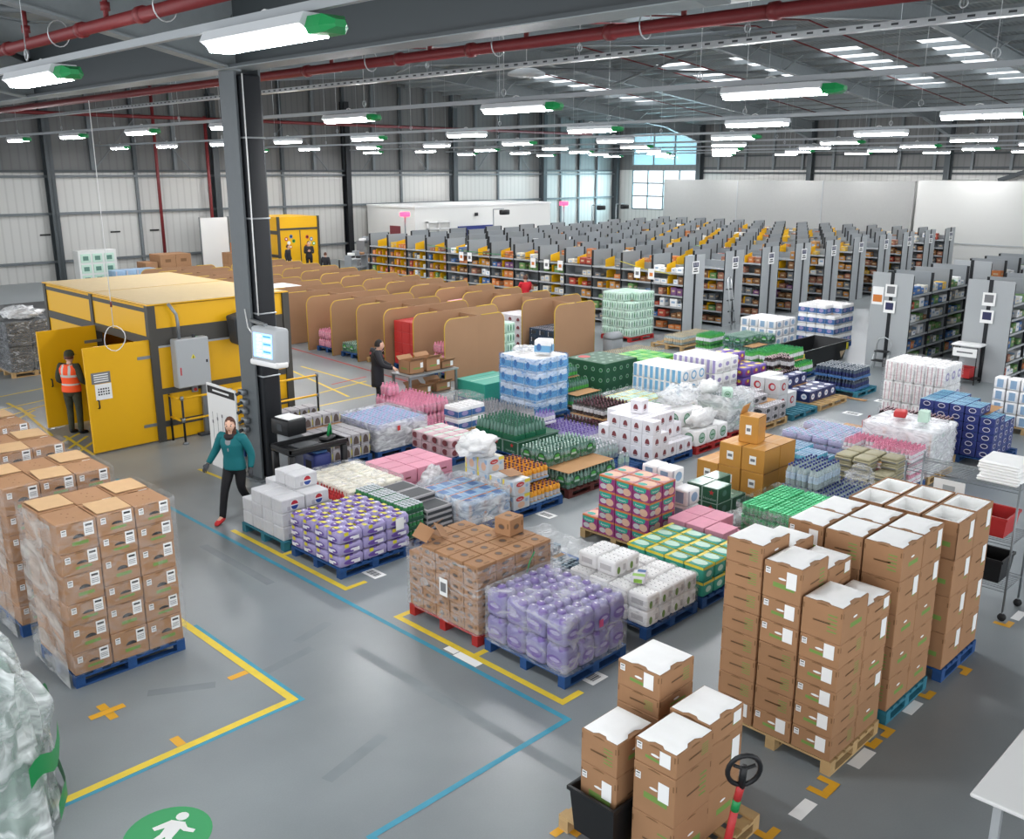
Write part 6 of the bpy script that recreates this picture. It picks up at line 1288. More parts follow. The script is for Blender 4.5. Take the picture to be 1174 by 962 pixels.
def person(loc, rot, lab, look, J=None, scale=1., face=True, gaze=0., detail=True):
    P = dict(STAND); P.update(J or {}); V = {k: Vector(v) for k, v in P.items()}
    names = ['pelvis', 'waist', 'chest', 'neck', 'shR', 'elR', 'haR', 'shL', 'elL', 'haL', 'hiR', 'knR', 'anR', 'toR', 'hiL', 'knL', 'anL', 'toL']
    ix = {n: i for i, n in enumerate(names)}
    E_ = [(ix[a], ix[c]) for a, c in (('pelvis', 'waist'), ('waist', 'chest'), ('chest', 'neck'), ('chest', 'shR'), ('shR', 'elR'), ('elR', 'haR'), ('chest', 'shL'), ('shL', 'elL'), ('elL', 'haL'), ('pelvis', 'hiR'), ('hiR', 'knR'), ('knR', 'anR'), ('anR', 'toR'), ('pelvis', 'hiL'), ('hiL', 'knL'), ('knL', 'anL'), ('anL', 'toL'))]
    rad = dict(pelvis=(.1, .08), waist=(.1, .08), chest=(.11, .08), neck=.05, shR=.05, elR=.043, haR=.028, shL=.05, elL=.043, haL=.028, hiR=.06, knR=.045, anR=.04, toR=.036, hiL=.06, knL=.045, anL=.04, toL=.036)
    vs, fs = skin([tuple(V[n]) for n in names], E_, [rad[n] for n in names])
    b = MB(); b.add(vs, fs, 'skin', True)
    hd = V['head']; cr, sr = math.cos(gaze), math.sin(gaze)
    def H(x, y, z): return (hd.x + x * cr - y * sr, hd.y + x * sr + y * cr, hd.z + z)
    # neck and head
    b.tube(tuple(V['neck'] - Vector((0, 0, .05))), H(-.005, 0, -.06), .052, 'skin', 12, .048)
    rg = []; nv, nu = 12, 16
    for i in range(nv + 1):
        ph = PI * i / nv; z = -.125 * math.cos(ph); w = math.sin(ph)
        jaw = 1 if z > -.02 else 1 - .35 * (-.02 - z) / .1
        ring = []
        for k in range(nu):
            a_ = 2 * PI * k / nu; x = .098 * w * math.cos(a_) * (jaw if math.cos(a_) < 0 else .55 + .45 * jaw); y = .075 * w * math.sin(a_) * jaw
            if math.cos(a_) > .98 and -.05 < z < .02: x += .02 * (1 - (z + .05) / .09)        # nose
            ring.append(H(x, y, z))
        rg.append(ring)
    b.loft(rg, 'skin', True)
    for s in (-1, 1): b.loft([[H(-.005 + .022 * math.cos(k * PI / 4) - .004 * q, s * (.068 + .012 * q), -.01 + .032 * math.sin(k * PI / 4)) for k in range(8)] for q in (0, 1)], 'skin', True)
    if face:
        for s in (-1, 1):
            b.add([H(.089 - .012 * abs(math.cos(k * PI / 4)) * .4, s * .031 + .018 * math.cos(k * PI / 4), .008 + .011 * math.sin(k * PI / 4)) for k in range(8)], [tuple(range(8)) if s > 0 else tuple(range(8))], 'white')
            b.add([H(.0935, s * .031 + .01 * math.cos(k * PI / 4), .008 + .01 * math.sin(k * PI / 4)) for k in range(8)], [tuple(range(8))], 'ink')
            b.add([H(.09, s * .031 - .018, .028), H(.086, s * .031 + .018, .028), H(.084, s * .031 + .018, .036), H(.088, s * .031 - .018, .036)], [(0, 1, 2, 3)], 'hair_brown')
        b.add([H(.088, -.022, -.062), H(.093, 0, -.066), H(.088, .022, -.062), H(.092, 0, -.055)], [(0, 1, 2, 3)], 'lips')
    # hands: palm, four fingers, thumb
    for s, nm in ((-1, 'R'), (1, 'L')):
        w = V['ha' + nm]; d = (w - V['el' + nm]).normalized(); sd = d.cross(Vector((1, 0, .2))).normalized() * .95; up = sd.cross(d).normalized()
        hm = look.get('glove', 'skin'); pc = w + d * .055
        b.loft([[tuple(w + d * t + sd * (q[0] * ww) + up * (q[1] * .014)) for q in ((1, .6), (.4, 1), (-.4, 1), (-1, .6), (-1, -.6), (-.4, -1), (.4, -1), (1, -.6))] for t, ww in ((-.01, .026), (.03, .036), (.075, .04), (.09, .036))], hm, True)
        curl = up * -1 if nm == 'R' else up * -1
        for k, ln in enumerate((.07, .078, .073, .058)):
            p0 = w + d * .085 + sd * (.03 - .02 * k); p1 = p0 + d * ln * .5 + curl * .008; p2 = p1 + d * ln * .32 + curl * .022
            b.path([tuple(p0 - d * .01), tuple(p0), tuple(p1), tuple(p2)], .0085, hm, 6)
        t0 = w + d * .025 + sd * .03; b.path([tuple(t0), tuple(t0 + sd * .025 + d * .025 + curl * .01), tuple(t0 + sd * .03 + d * .055 + curl * .02)], .0095, hm, 6)
    o = ob('person', b, None, loc, rot, lab, 'person'); o.scale = (scale,) * 3
    # clothing
    k = look.get('bulk', 1.); c = MB(); torso(c, V, k, look['top'], look.get('drop', .14))
    for q in 'RL':
        w_ = V['el' + q].lerp(V['ha' + q], .93); ins = V['sh' + q].lerp(V['chest'], .18)
        limb(c, [ins, V['sh' + q], V['el' + q], w_], [.07 * k, .074 * k, .056 * k, .04 * k], look['top'])
    if look.get('hood'): n_ = V['neck']; limb(c, [n_ + Vector((-.05, -.11, -.05)), n_ + Vector((-.1, 0, .0)), n_ + Vector((-.05, .11, -.05))], [.03, .055, .03], look['top'])
    ob('jacket', c, o)
    if look.get('shirt'):
        lt = (V['shL'] - V['shR']).normalized(); fw = Vector((lt.y, -lt.x, 0)).normalized(); fw = fw if fw.x > 0 else -fw; c = MB(); rg = []
        for t_, hw in ((0, .012), (.35, .03), (.7, .045), (1, .05)):
            p = V['waist'].lerp((V['shR'] + V['shL']) / 2, .35 + .6 * t_); rg.append([tuple(p + lt * hw * q + fw * (.148 - .012 * q * q - (.02 if t_ == 1 else 0))) for q in (-1, -.5, 0, .5, 1)])
        c.add([p for q in rg for p in q], [(5 * a_ + k_, 5 * a_ + k_ + 1, 5 * a_ + k_ + 6, 5 * a_ + k_ + 5) for a_ in range(3) for k_ in range(4)], 'mid_grey', True); ob('shirt', c, o)
    c = MB(); pv = V['pelvis']; lat = Vector((0, 1, 0))
    c.loft([[tuple(Vector((pv.x, pv.y, z)) + Vector((d * math.cos(2 * PI * j / 18), a * math.sin(2 * PI * j / 18), 0))) for j in range(18)] for z, a, d in ((pv.z - .17, .09, .09), (pv.z - .12, .16, .118), (pv.z - .02, .165, .122), (pv.z + .08, .145, .11))], look['legs'], True)
    for q in 'RL': limb(c, [V['hi' + q] + Vector((0, 0, .05)), V['hi' + q].lerp(V['kn' + q], .3), V['kn' + q], V['an' + q] - Vector((0, 0, .01))], [.094, .09, .064, .05], look['legs'])
    ob('trousers', c, o)
    for s in 'RL':
        a_, t_ = V['an' + s], V['to' + s]; d = (t_ - a_); d.z = 0; d.normalize(); u = Vector((0, 0, 1)); dd = (t_ - a_).normalized(); n_ = dd.cross(u).normalized(); vv = n_.cross(dd)
        c = MB(); heel = a_ - Vector((0, 0, .03)) - dd * .06; toe = t_ + dd * .06; rg = []
        for q, ww, hh in ((0, .02, .03), (.12, .042, .052), (.35, .045, .055), (.65, .05, .04), (.88, .046, .032), (1, .02, .015)):
            ctr = heel.lerp(toe, q); rg.append([tuple(ctr + n_ * ww * math.cos(k * PI / 5) + Vector((0, 0, 1)) * (hh * math.sin(k * PI / 5))) for k in range(10)])
        c.loft(rg, look['shoe'], True); ob('shoe', c, o)
    if look.get('hair'):
        c = MB(); rg = []
        for i in range(8):
            ph = PI * .56 * i / 7; z = .137 * math.cos(ph) ; w = math.sin(ph) if i else .02
            rg.append([H((-.012 + .106 * w * math.cos(2 * PI * j / 16)) if math.cos(2 * PI * j / 16) < .35 else (-.012 + .106 * w * math.cos(2 * PI * j / 16)) * (1 if z > .055 else .35), .087 * w * math.sin(2 * PI * j / 16), max(z, -.02) if math.cos(2 * PI * j / 16) > .35 else z) for j in range(16)])
        if look.get('long'):
            last = rg[-1]
            for q, dz in ((.97, -.06), (.95, -.13), (.8, -.18)): rg.append([(p[0] - .004, hd.y + (p[1] - hd.y) * q, p[2] + dz) if ((p[0] - hd.x) * cr + (p[1] - hd.y) * sr) < .03 else p for p in last])
        c.loft(rg, look['hair'], True, False); ob('hair', c, o)
    if look.get('cap'):
        c = MB(); c.loft([[H(.108 * w * math.cos(2 * PI * j / 16) - .004, .086 * w * math.sin(2 * PI * j / 16), z) for j in range(16)] for w, z in ((1.02, .03), (1.02, .06), (.9, .11), (.5, .142), (.05, .148))], look['cap'], True, False)
        c.add([H(.09, -.06, .04), H(.17, -.05, .025), H(.18, 0, .03), H(.17, .05, .025), H(.09, .06, .04)], [(0, 1, 2, 3, 4)], look['cap']); ob('cap', c, o)
    if look.get('scarf'):
        c = MB(); n_ = V['neck']; c.loft([[tuple(n_ + Vector((rr * math.cos(2 * PI * j / 14) + .012, rr * .9 * math.sin(2 * PI * j / 14), z))) for j in range(14)] for rr, z in ((.085, -.09), (.112, -.05), (.106, -.012), (.07, .006))], look['scarf'], True, False); ob('scarf', c, o)
    return o
mat('skin', '#e0b39a', .55, var=.02); mat('hair_brown', '#5a3526', .6); mat('hair_black', '#1e1917', .6); mat('lips', '#a8605a', .5); mat('hoodie', '#0f6a70', .75); mat('trouser_black', '#17171b', .75); mat('shoe_red', '#d22a2e', .5); mat('scarf_brown', '#2e2629', .8); mat('glove_grey', '#4a4c50', .8)
mat('hivis', '#ff5a24', .6, var=0); mat('silver_band', '#c9c6bf', .35, var=0); mat('olive', '#3f4030', .85, noise=.3, scale=9); mat('olive_dark', '#2a2c22', .8); mat('coat_black', '#26262a', .75); mat('red_jumper', '#c4202c', .7); mat('shoe_black', '#1a1a1c', .5)
W_ = dict(pelvis=(0, 0, .92), waist=(.01, 0, 1.04), chest=(.03, 0, 1.24), neck=(.04, 0, 1.41), head=(.06, .01, 1.55), shR=(.02, -.18, 1.34), elR=(.02, -.31, 1.1), haR=(.12, -.40, .9), shL=(.02, .18, 1.34), elL=(-.06, .27, 1.08), haL=(-.02, .27, .84),
          hiR=(0, -.085, .87), knR=(.2, -.09, .49), anR=(.3, -.1, .1), toR=(.43, -.11, .05), hiL=(0, .085, .87), knL=(-.02, .09, .47), anL=(-.3, .09, .17), toL=(-.2, .09, .06))
person((6.98, 13.2, 0), math.radians(-150), 'person in teal hooded jacket, black trousers and red shoes walking past the tall column', dict(top='hoodie', legs='trouser_black', shoe='shoe_red', hair='hair_brown', long=True, hood=True, bulk=1.08, shirt=True, scarf='scarf_brown', glove='glove_grey'), W_, 1.0, True, .35)
M_ = dict(haR=(.2, -.2, 1.0), elR=(.0, -.25, 1.12), haL=(.22, .18, 1.05), head=(.05, 0, 1.55))
v = person((7.08, 20.1, 0), math.radians(35), 'person in orange high-visibility vest, cap and camouflage trousers between the yellow doors', dict(top='olive', legs='olive', shoe='shoe_black', cap='olive', hair='hair_brown', bulk=1.02), M_, 1.06)
MV = {k_: Vector(q) for k_, q in dict(STAND, **M_).items()}
c = MB(); torso(c, MV, 1.12, 'hivis', .12, 0, 'silver_band', ((1.0, 1.055), (1.17, 1.225)))
ob('vest', c, v)
C_ = dict(elR=(.12, -.24, 1.12), haR=(.36, -.16, 1.02), elL=(.1, .24, 1.12), haL=(.34, .14, 1.0), head=(.07, 0, 1.53))
person((12.84, 17.22, 0), math.radians(-38), 'person in long black coat working at the packing bench', dict(top='coat_black', legs='trouser_black', shoe='shoe_black', hair='hair_black', bulk=1.1, drop=.42, hood=True), C_, 1.0)
person((25.1, 24.4, 0), math.radians(60), 'person in red jumper with back turned at the shelving bays', dict(top='red_jumper', legs='trouser_black', shoe='shoe_black', hair='hair_brown'), dict(elR=(.15, -.22, 1.15), haR=(.35, -.15, 1.1), elL=(.15, .22, 1.15), haL=(.35, .15, 1.1)), .98)
person((28.3, 43.6, 0), math.radians(-120), 'person in dark clothes standing before the far yellow booth', dict(top='coat_black', legs='trouser_black', shoe='shoe_black', hair='hair_black'), dict(elR=(.1, -.2, 1.12), haR=(.3, -.05, 1.2), elL=(.1, .2, 1.12), haL=(.3, .05, 1.2)), 1.04)
person((26.9, 43.4, 0), math.radians(-60), 'person in dark clothes beside the shaded side of the far booth', dict(top='coat_black', legs='trouser_black', shoe='shoe_black', hair='hair_brown'), None, .98)
person((26.5, 39.4, 0), math.radians(30), 'person in black jacket sitting low among the far cartons and desks', dict(top='coat_black', legs='trouser_black', shoe='shoe_black', hair='hair_brown'), None, .9)
# ------------------------------------------------------------------ shelving aisles
BL, BD, SH, FT = 1.335, 1.14, 2.02, 2.62
LEV = (.12, .5, .88, 1.26, 1.64)
def bay_parts():
    P = {}
    u = MB(); u.box(-.035, -.02, 0, .035, .02, FT - .02, 'column_dark'); P['upright'] = u.mesh('upright')
    s = MB(); s.box(-BD / 2 + .01, .02, 0, BD / 2 - .01, BL - .02, .03, 'rack_grey'); s.box(-BD / 2, .02, -.015, -BD / 2 + .015, BL - .02, .04, 'rack_pale'); s.box(BD / 2 - .015, .02, -.015, BD / 2, BL - .02, .04, 'rack_pale'); P['shelf'] = s.mesh('shelf')
    d = MB(); d.box(-BD / 2 + .03, -.012, .03, BD / 2 - .03, .012, FT, 'rack_grey'); P['divider'] = d.mesh('divider')
    k = MB(); k.box(-.01, .03, .1, .01, BL - .03, SH + .25, 'rack_grey'); P['back_panel'] = k.mesh('back_panel')
    y = MB(); y.loft([[(-BD / 2 + .04, q, 0), (-.03, q, 0), (-.03, q, .36), (-BD / 2 + .04, q, .26)] for q in (-.008, .008)], 'yellow', False); P['yellow_divider'] = y.mesh('yellow_divider')
    e = MB(); e.box(-BD / 2, -.045, 0, BD / 2, -.02, FT + .03, 'rack_pale'); e.box(-.05, -.06, 0, .05, -.04, FT + .05, 'column_dark'); P['end_panel'] = e.mesh('end_panel')
    g = MB(); bx = (-.2, -.075, 0, .2, -.065, .42); g.box(*bx, 'paper'); [g.mark('y', bx, .2 + .2 * q, .76, .062, .13, 'wall_label') for q in range(4)]; g.mark('y', bx, .5, .58, .32, .03, 'wall_label'); g.mark('y', bx, .5, .38, .2, .04, 'ink'); g.mark('y', bx, .5, .2, .26, .04, 'ink'); P['aisle_sign'] = g.mesh('aisle_sign')
    return P
BP = bay_parts()
def bay(x, y, rot, lab, group, first=False, last=False, yl=2, seed=0):
    """double-sided shelving bay: local length along +Y, depth along X"""
    o = ob('shelving_bay', BP['divider'], None, (x, y, 0), rot, lab, 'shelving bay', group)
    for s in (-1, 1): ob('upright', BP['upright'], o, (s * (BD / 2 - .03), 0, 0))
    for z in LEV + (SH,): ob('shelf', BP['shelf'], o, (0, 0, z))
    ob('back_panel', BP['back_panel'], o)
    rr = random.Random(seed)
    if yl > 2 or seed < 50 or rr.random() < .45: ob('yellow_divider', BP['yellow_divider'], o, (0, BL * .55, SH + .03))
    for z in LEV[1:]:
        for q in ((.33, .66) if yl > 2 else (.5,)):
            if yl > 2 or (yl and rr.random() < .5): ob('yellow_divider', BP['yellow_divider'], o, (0, BL * q, z + .032), 0)
    if first:
        ob('end_panel', BP['end_panel'], o)
        if first != 'plain': ob('aisle_sign', BP['aisle_sign'], o, (.0, 0, 2.02))
    if last: ob('divider', BP['divider'], o, (0, BL, 0)); [ob('upright', BP['upright'], o, (s * (BD / 2 - .03), BL, 0)) for s in (-1, 1)]
    return o
NR = 10
for k in range(NR):
    x = 26.97 + 2.45 * k; n = 13
    for j in range(n):
        bay(x, 18.3 + BL * j, 0, 'shelving bay, %s run from the front, %s bay from the signed end' % (od(k), od(j)), 'long shelving runs', first=j == 0, last=j == n - 1, yl=3 if j > 8 and k == 0 else 2, seed=k * 50 + j)
RR = [(26.02, 11.08, 3), (26.02, 8.5, 3), (31.4, 10.9, 3), (31.4, 8.4, 3), (37, 10.6, 4), (37, 8.1, 4), (43.5, 12.2, 4), (43.5, 9.6, 4)]
for r_, (x, y, n) in enumerate(RR):
    for j in range(n):
        o = bay(x + BL * j, y, -PI / 2, 'grey shelving bay, %s short run from the step stool, %s bay along' % (od(r_), od(j)), 'short shelving runs', first='plain' if j == 0 else False, last=j == n - 1, yl=0, seed=900 + r_ * 9 + j)
# products
PC_ = [('#c8873e', 'tan'), ('#b7402e', 'red'), ('#e0b23a', 'yellow'), ('#8a5a34', 'brown'), ('#3f6fae', 'blue'), ('#d9d3c4', 'cream'), ('#5f8f4a', 'green'), ('#d9793a', 'orange'), ('#70757a', 'grey'), ('#a86a52', 'clay'), ('#efefef', 'white'), ('#7a4a7c', 'purple')]
PB = []
for c_, n_ in PC_:
    mat('product_' + n_, hazy(c_), .5, var=.15)
    b = MB(); b.rbox(-.5, -.5, 0, .5, .5, 1, 'product_' + n_, .05, 1, False); b.mark('x', (-.5, -.5, 0, .5, .5, 1), .5, .55, .5, .25, 'tan' if n_ not in ('cream', 'white', 'tan') else 'blue_pale', off=.004); b.mark('y', (-.5, -.5, 0, .5, .5, 1), .5, .55, .5, .25, 'tan' if n_ not in ('cream', 'white', 'tan') else 'blue_pale', off=.004)
    PB.append((b.mesh('product_box'), n_, b))
def product(x, y, z, w, d, h, c, lab, rot=0.):
    o = ob('product_box', PB[c][0], None, (x, y, z), rot, lab, 'product box', 'products on the shelves'); o.scale = (w, d, h)
STUFF = MB(); rr = random.Random(11)
def loose(x, y, z, w, d, h, c, rot=0.):
    b = PB[c][2]; o = len(STUFF.v); cr, sr = math.cos(rot), math.sin(rot)
    STUFF.v += [(x + v[0] * w * cr - v[1] * d * sr, y + v[0] * w * sr + v[1] * d * cr, z + v[2] * h) for v in b.v]
    for f, mi, sm in zip(b.f, b.m, b.sm): STUFF.f.append(tuple(o + q for q in f)); STUFF.m.append(STUFF.mi(b.mats[mi])); STUFF.sm.append(False)
n_ind = 0
for j in range(13):                                     # front run, face toward the packing floor
    base = rr.choice([0, 3, 9, 7, 5])
    for li, z in enumerate(LEV + (SH,)):
        if li == 5 and rr.random() < .5: continue
        c = rr.choice([base, base, rr.randrange(12), rr.randrange(12)]); q = .06; it = 0
        while True:
            w = rr.uniform(.2, .32) if j < 9 else rr.uniform(.16, .22)
            if q + w > BL - .03: break
            if rr.random() < .3: c = rr.randrange(12)
            h = rr.uniform(.12, .27)
            yy = 18.3 + BL * j + q + w / 2
            nearY = any(abs(q + w / 2 - BL * t) < w / 2 + .02 for t in ((.55,) if li == 5 else (.33, .66) if j > 8 else (.5,)))
            if rr.random() < .9 and not nearY:
                if n_ind < 240: product(26.97 - BD / 2 + .2, yy, z + .034, .3, w - .02, h, c, '%s product box, front run, %s bay, %s shelf up, %s item' % (PB[c][1], od(j), od(li), od(it))); n_ind += 1
                else: loose(26.97 - BD / 2 + .2, yy, z + .034, .3, w - .02, h, c)
                it += 1
            q += w
n2 = 0
for r_, (x, y, n) in enumerate(RR[:2]):
    for j in range(n):
        for li, z in enumerate(LEV + (SH,)):
            q = .06; it = 0
            while q < BL - .25:
                w = min(rr.uniform(.2, .34), BL - .03 - q); h = rr.uniform(.12, .27); c = rr.choice([10, 5, 6, 4, rr.randrange(12)])
                if rr.random() < .75 and n2 < 58: product(x + BL * j + q + w / 2, y - BD / 2 + .2, z + .034, w - .02, .3, h, c, '%s product box, %s short run, %s bay, %s shelf up, %s item' % (PB[c][1], od(r_), od(j), od(li), od(it))); n2 += 1; it += 1
                elif rr.random() < .75: loose(x + BL * j + q + w / 2, y - BD / 2 + .2, z + .034, w - .02, .3, h, c)
                q += w
for k in range(NR):                                     # goods on the top shelves and in the first bays of the other runs
    for j in range(13):
        x = 26.97 + 2.45 * k; y0 = 18.3 + BL * j
        for q in range(3):
            if rr.random() < .55 + .2 * (k > 4): loose(x + (.3 if k == 0 else rr.choice((-.3, .3))), y0 + (.2, .54, 1.0)[q], SH + .034, rr.uniform(.2, .4), rr.uniform(.2, .3), rr.uniform(.1, .34), rr.choice((0, 3, 5, 10, 2, 7, 9, 8, rr.randrange(12))))
        if k > 0 and j < 4:
            for z in LEV:
                for q in range(4):
                    if rr.random() < .85 and not abs(.17 + .33 * q - BL * .5) < .1: loose(x - BD / 2 + .2, y0 + .17 + .33 * q, z + .034, .3, .26, rr.uniform(.12, .28), rr.choice((0, 3, 9, 8, rr.randrange(12))))
for r_, (x, y, n) in enumerate(RR[2:]):
    for j in range(n):
        for z in LEV + (SH,):
            for q in range(4):
                if rr.random() < .75: loose(x + BL * j + .17 + .33 * q, y - BD / 2 + .2, z + .034, .27, .3, rr.uniform(.12, .28), rr.choice((10, 5, 6, 4, rr.randrange(12))))
o = ob('shelf_goods', STUFF, label='mass of small mixed goods filling the further shelves', cat='shelf goods', kind='stuff')
for a, z0, m in (((26.38, 31.5, 2.3), (26.38, 27.0, 2.16), 'green_box'), ((26.38, 26.9, 2.2), (26.38, 22.2, 2.08), 'black'), ((26.38, 21.0, 2.3), (26.38, 18.8, 2.0), 'tag_yellow')):
    b = MB(); b.path([a, ((a[0] + z0[0]) / 2, (a[1] + z0[1]) / 2, (a[2] + z0[2]) / 2 - .05), z0], .012, m, 5); ob('barrier_tape', b, label='%s tape strung along the top of the front shelving run' % {'green_box': 'green', 'black': 'dark', 'tag_yellow': 'yellow'}[m], cat='tape')
for i, y in enumerate((29.3, 28.8, 25.2, 24.5, 23.8, 20.2, 19.6)):
    b = MB(); b.box(-.003, -.13, -.36, .003, .13, 0, 'paper'); b.mark('x', (-.003, -.13, -.36, .003, .13, 0), .5, .45, .14, .12, 'ink_grey' if i % 2 else 'clay_print' if 0 else 'orange'); ob('hanging_tag', b, None, (26.34, y, 2.14), label='white tag hung on the front shelving run, %s from the signed end' % od(6 - i), cat='tag', group='white tags on the front run')
# stools, ladders, stands by the short runs
def stool(x, y, rot, lab):
    b = MB(); b.path([(-.22, 0, 0), (-.2, .02, .7), (-.16, .03, .82), (0, .03, .88), (.16, .03, .82), (.2, .02, .7), (.22, 0, 0)], .018, 'galv', 7)
    o = ob('step_stool', b, None, (x, y, 0), rot, lab, 'step stool')
    for z, y_ in ((.24, -.22), (.48, -.08)): s = MB(); s.rbox(-.19, y_ - .12, z, .19, y_ + .12, z + .04, 'black', .02, 1); ob('step', s, o)
    l = MB(); l.path([(-.22, -.3, 0), (-.2, -.05, .5)], .015, 'galv', 6); l.path([(.22, -.3, 0), (.2, -.05, .5)], .015, 'galv', 6); ob('rear_leg', l, o)
stool(25.75, 11.05, -PI / 2, 'folding two-step stool leaning by the first grey shelving end')
b = MB()
for s in (-.2, .2): b.tube((s, -.12, 0), (s * .8, .12, 1.75), .022, 'galv', 7)
b.path([(-.16, .12, 1.75), (0, .13, 1.86), (.16, .12, 1.75)], .018, 'galv', 6)
o = ob('step_ladder', b, None, (28.55, 17.75, 0), .2, 'aluminium step ladder with dark treads by the signed shelving ends', 'ladder')
for k in range(4): s = MB(); s.box(-.18, -.12 + .06 * k, .25 + .38 * k, .18, .0 + .06 * k, .28 + .38 * k, 'dark_grey'); ob('tread', s, o)
b = MB()
for x in (-.3, .3):
    for y in (-.22, .22): b.tube((x, y, 0), (x, y, .98), .015, 'black', 6)
b.box(-.31, -.24, .12, .31, .24, .14, 'black')
o = ob('basket_stand', b, None, (25.55, 8.72, 0), -PI / 2, 'black wire stand with white top panel before the second grey shelving end', 'stand'); t = MB(); t.rbox(-.36, -.26, .98, .36, .26, 1.04, 'white', .02, 1); ob('top_panel', t, o)
t = MB(); t.box(-.3, -.25, .72, .3, -.24, .94, 'paper'); t.mark('y', (-.3, -.25, .72, .3, -.24, .94), .5, .5, .4, .04, 'ink_grey'); ob('notice', t, o); crate(.42, .34, .26, 'red', 'red_basket', 'basket', 'red basket resting in the black wire stand', (25.55, 8.72, .15))
for dy, z in ((.0, 2.0), (0, 1.55)):
    for r_, yy in ((0, 11.08), (1, 8.5)):
        b = MB(); b.box(-.004, -.16, 0, .004, .16, .34, 'paper'); b.mark('x', (-.004, -.16, 0, .004, .16, .34), .5, .55, .22, .2, 'wall_label' if z < 1.9 else 'ink_grey'); ob('notice_sign', b, None, (25.93, yy, z), label='%s white notice on the %s grey shelving end' % ('upper' if z > 1.9 else 'lower', od(r_)), cat='notice')
b = MB(); b.box(-.004, -.16, 0, .004, .16, .5, 'paper'); b.mark('x', (-.004, -.16, 0, .004, .16, .5), .5, .35, .26, .2, 'orange'); ob('poster', b, None, (25.96, 11.45, 1.75), label='white poster with orange patch on the first grey shelving end', cat='poster')
# ------------------------------------------------------------------ cardboard pens
def pen(x0, x1, y, h, lab, group, mid):
    o = None
    for s, (a, c) in enumerate(((x0, mid), (mid, x1))):
        b = MB(); r = .24; pts = []
        out = a if s == 0 else c; sg = 1 if s == 0 else -1; inn = c if s == 0 else a
        prof = [(inn, .01), (out, .01)] + [(out + sg * r - sg * r * math.cos(q * PI / 12), h - r + r * math.sin(q * PI / 12)) for q in range(7)] + [(inn, h)]
        b.loft([[(x, y + e, z) for x, z in prof] for e in (-.012, .012)], 'card_pen', False)
        if s == 0: o = ob('card_divider', b, label=lab, cat='cardboard divider', group=group)
        else: ob('divider_sheet', b, o)
        t = MB(); pt = [(out, y, .02), (out, y, h - r)] + [(out + sg * r - sg * r * math.cos(q * PI / 12), y, h - r + r * math.sin(q * PI / 12)) for q in range(1, 7)] + [(out + sg * .85, y, h)]
        t.path(pt, .017, 'pen_edge', 6); ob('yellow_edging', t, o)
    return o
mat('pen_edge', '#c8a440', .5)
mat('card_pen', '#a58061', .75, noise=.03, scale=1.5)
PA = [18.36 + 1.28 * k for k in range(15)]
for k, y in enumerate(PA):
    o = pen(15.88, 18.05 if k == 0 else 19.05, y, 1.65, 'brown card divider with yellow edge, pens nearest the yellow booth, %s from the bench' % od(k), 'card dividers by the booth', 17.05 if k == 0 else 17.55)
    if k < len(PA) - 1:
        b = MB(); b.box(17.54, y + .015, .01, 17.56, y + 1.265, 1.55, 'card_pen'); ob('back_sheet', b, o)
PBk = [18.4 + 1.33 * k for k in range(15)]
for k, y in enumerate(PBk):
    o = pen(20.15, 21.95 if k == 0 else 22.85, y, 1.6, 'brown card divider with yellow edge, pens toward the shelving, %s from the green roll stack' % od(k), 'card dividers by the shelving', 21.05 if k == 0 else 21.5)
    if k < len(PBk) - 1:
        b = MB(); b.box(21.49, y + .015, .01, 21.51, y + 1.315, 1.5, 'card_pen'); ob('back_sheet', b, o)
def penload(proto, k, side, nx, ny, nz, desc, grp, pal='blue', dx=.15):
    y = (PA if side == 'A' else PBk)[k] + .1; x = (15.95 if side == 'A' else 20.1) + dx
    pallet(x, y, pal, 1.12, 1.06, 'in the %s card pen from the %s' % (od(k), 'bench' if side == 'A' else 'green roll stack')); load(proto, x + .03, y + .03, PH, nx, ny, nz, desc, grp)
RBX = mk((.36, .33, .3), 'red', None, 'red_carton', 'carton'); CRX = mk((.2, .3, .24), 'cream', cream, 'roll_pack', 'pack', .03, 2, True); GRX = mk((.36, .33, .28), 'mint', gw, 'kitchen_roll_pack', 'pack', .03, 2, True); DKX = mk((.36, .33, .22), 'dark_can', chk, 'dark_case', 'case'); WHX = mk((.3, .33, .24), 'white_gloss', dome, 'white_carton', 'carton')
penload(PP, 4, 'A', 3, 3, 2, 'pink bottle pack in a pen by the booth', 'pink packs in a card pen'); penload(PFZ, 3, 'A', 2, 3, 1, 'green water pack in a pen by the booth', 'green water in a card pen'); penload(PC, 2, 'A', 3, 3, 1, 'dark bottle pack in a pen by the booth', 'dark bottles in a card pen', 'wood')
penload(RBX, 1, 'A', 2, 3, 4, 'red carton in a card pen', 'red cartons in a card pen'); penload(PP, 0, 'A', 2, 2, 3, 'pink pack in the pen nearest the bench', 'pink packs by the bench pen')
pallet(17.8, 18.5, 'wood', 1.1, 1.0, 'behind the pen nearest the bench'); load(GRX, 17.9, 18.5, PH, 2, 3, 4, 'green and white pack behind the bench pen', 'green packs behind the bench pen')
penload(WHX, 1, 'B', 3, 3, 4, 'white carton with maroon dome in a shelving-side pen', 'white cartons in a card pen'); penload(DKX, 0, 'B', 3, 3, 3, 'dark case in pen by green rolls', 'dark cases in a card pen')
for k, (x, y, z, n) in enumerate(((20.1, 25.6, 0, 0),)): pass
sheet(16.1, 27.35, 17.4, 28.5, 1.66, 'pale card lid lying over two booth-side pens', 'paper'); 
for k in range(3): bag(16.2 + .47 * k, 29.22 + .04 * (k % 2), 1.17, .17, .2, .26, 'pink packet heap piled high in a booth-side pen, %s lump' % od(k), 'pink_hot', .4)
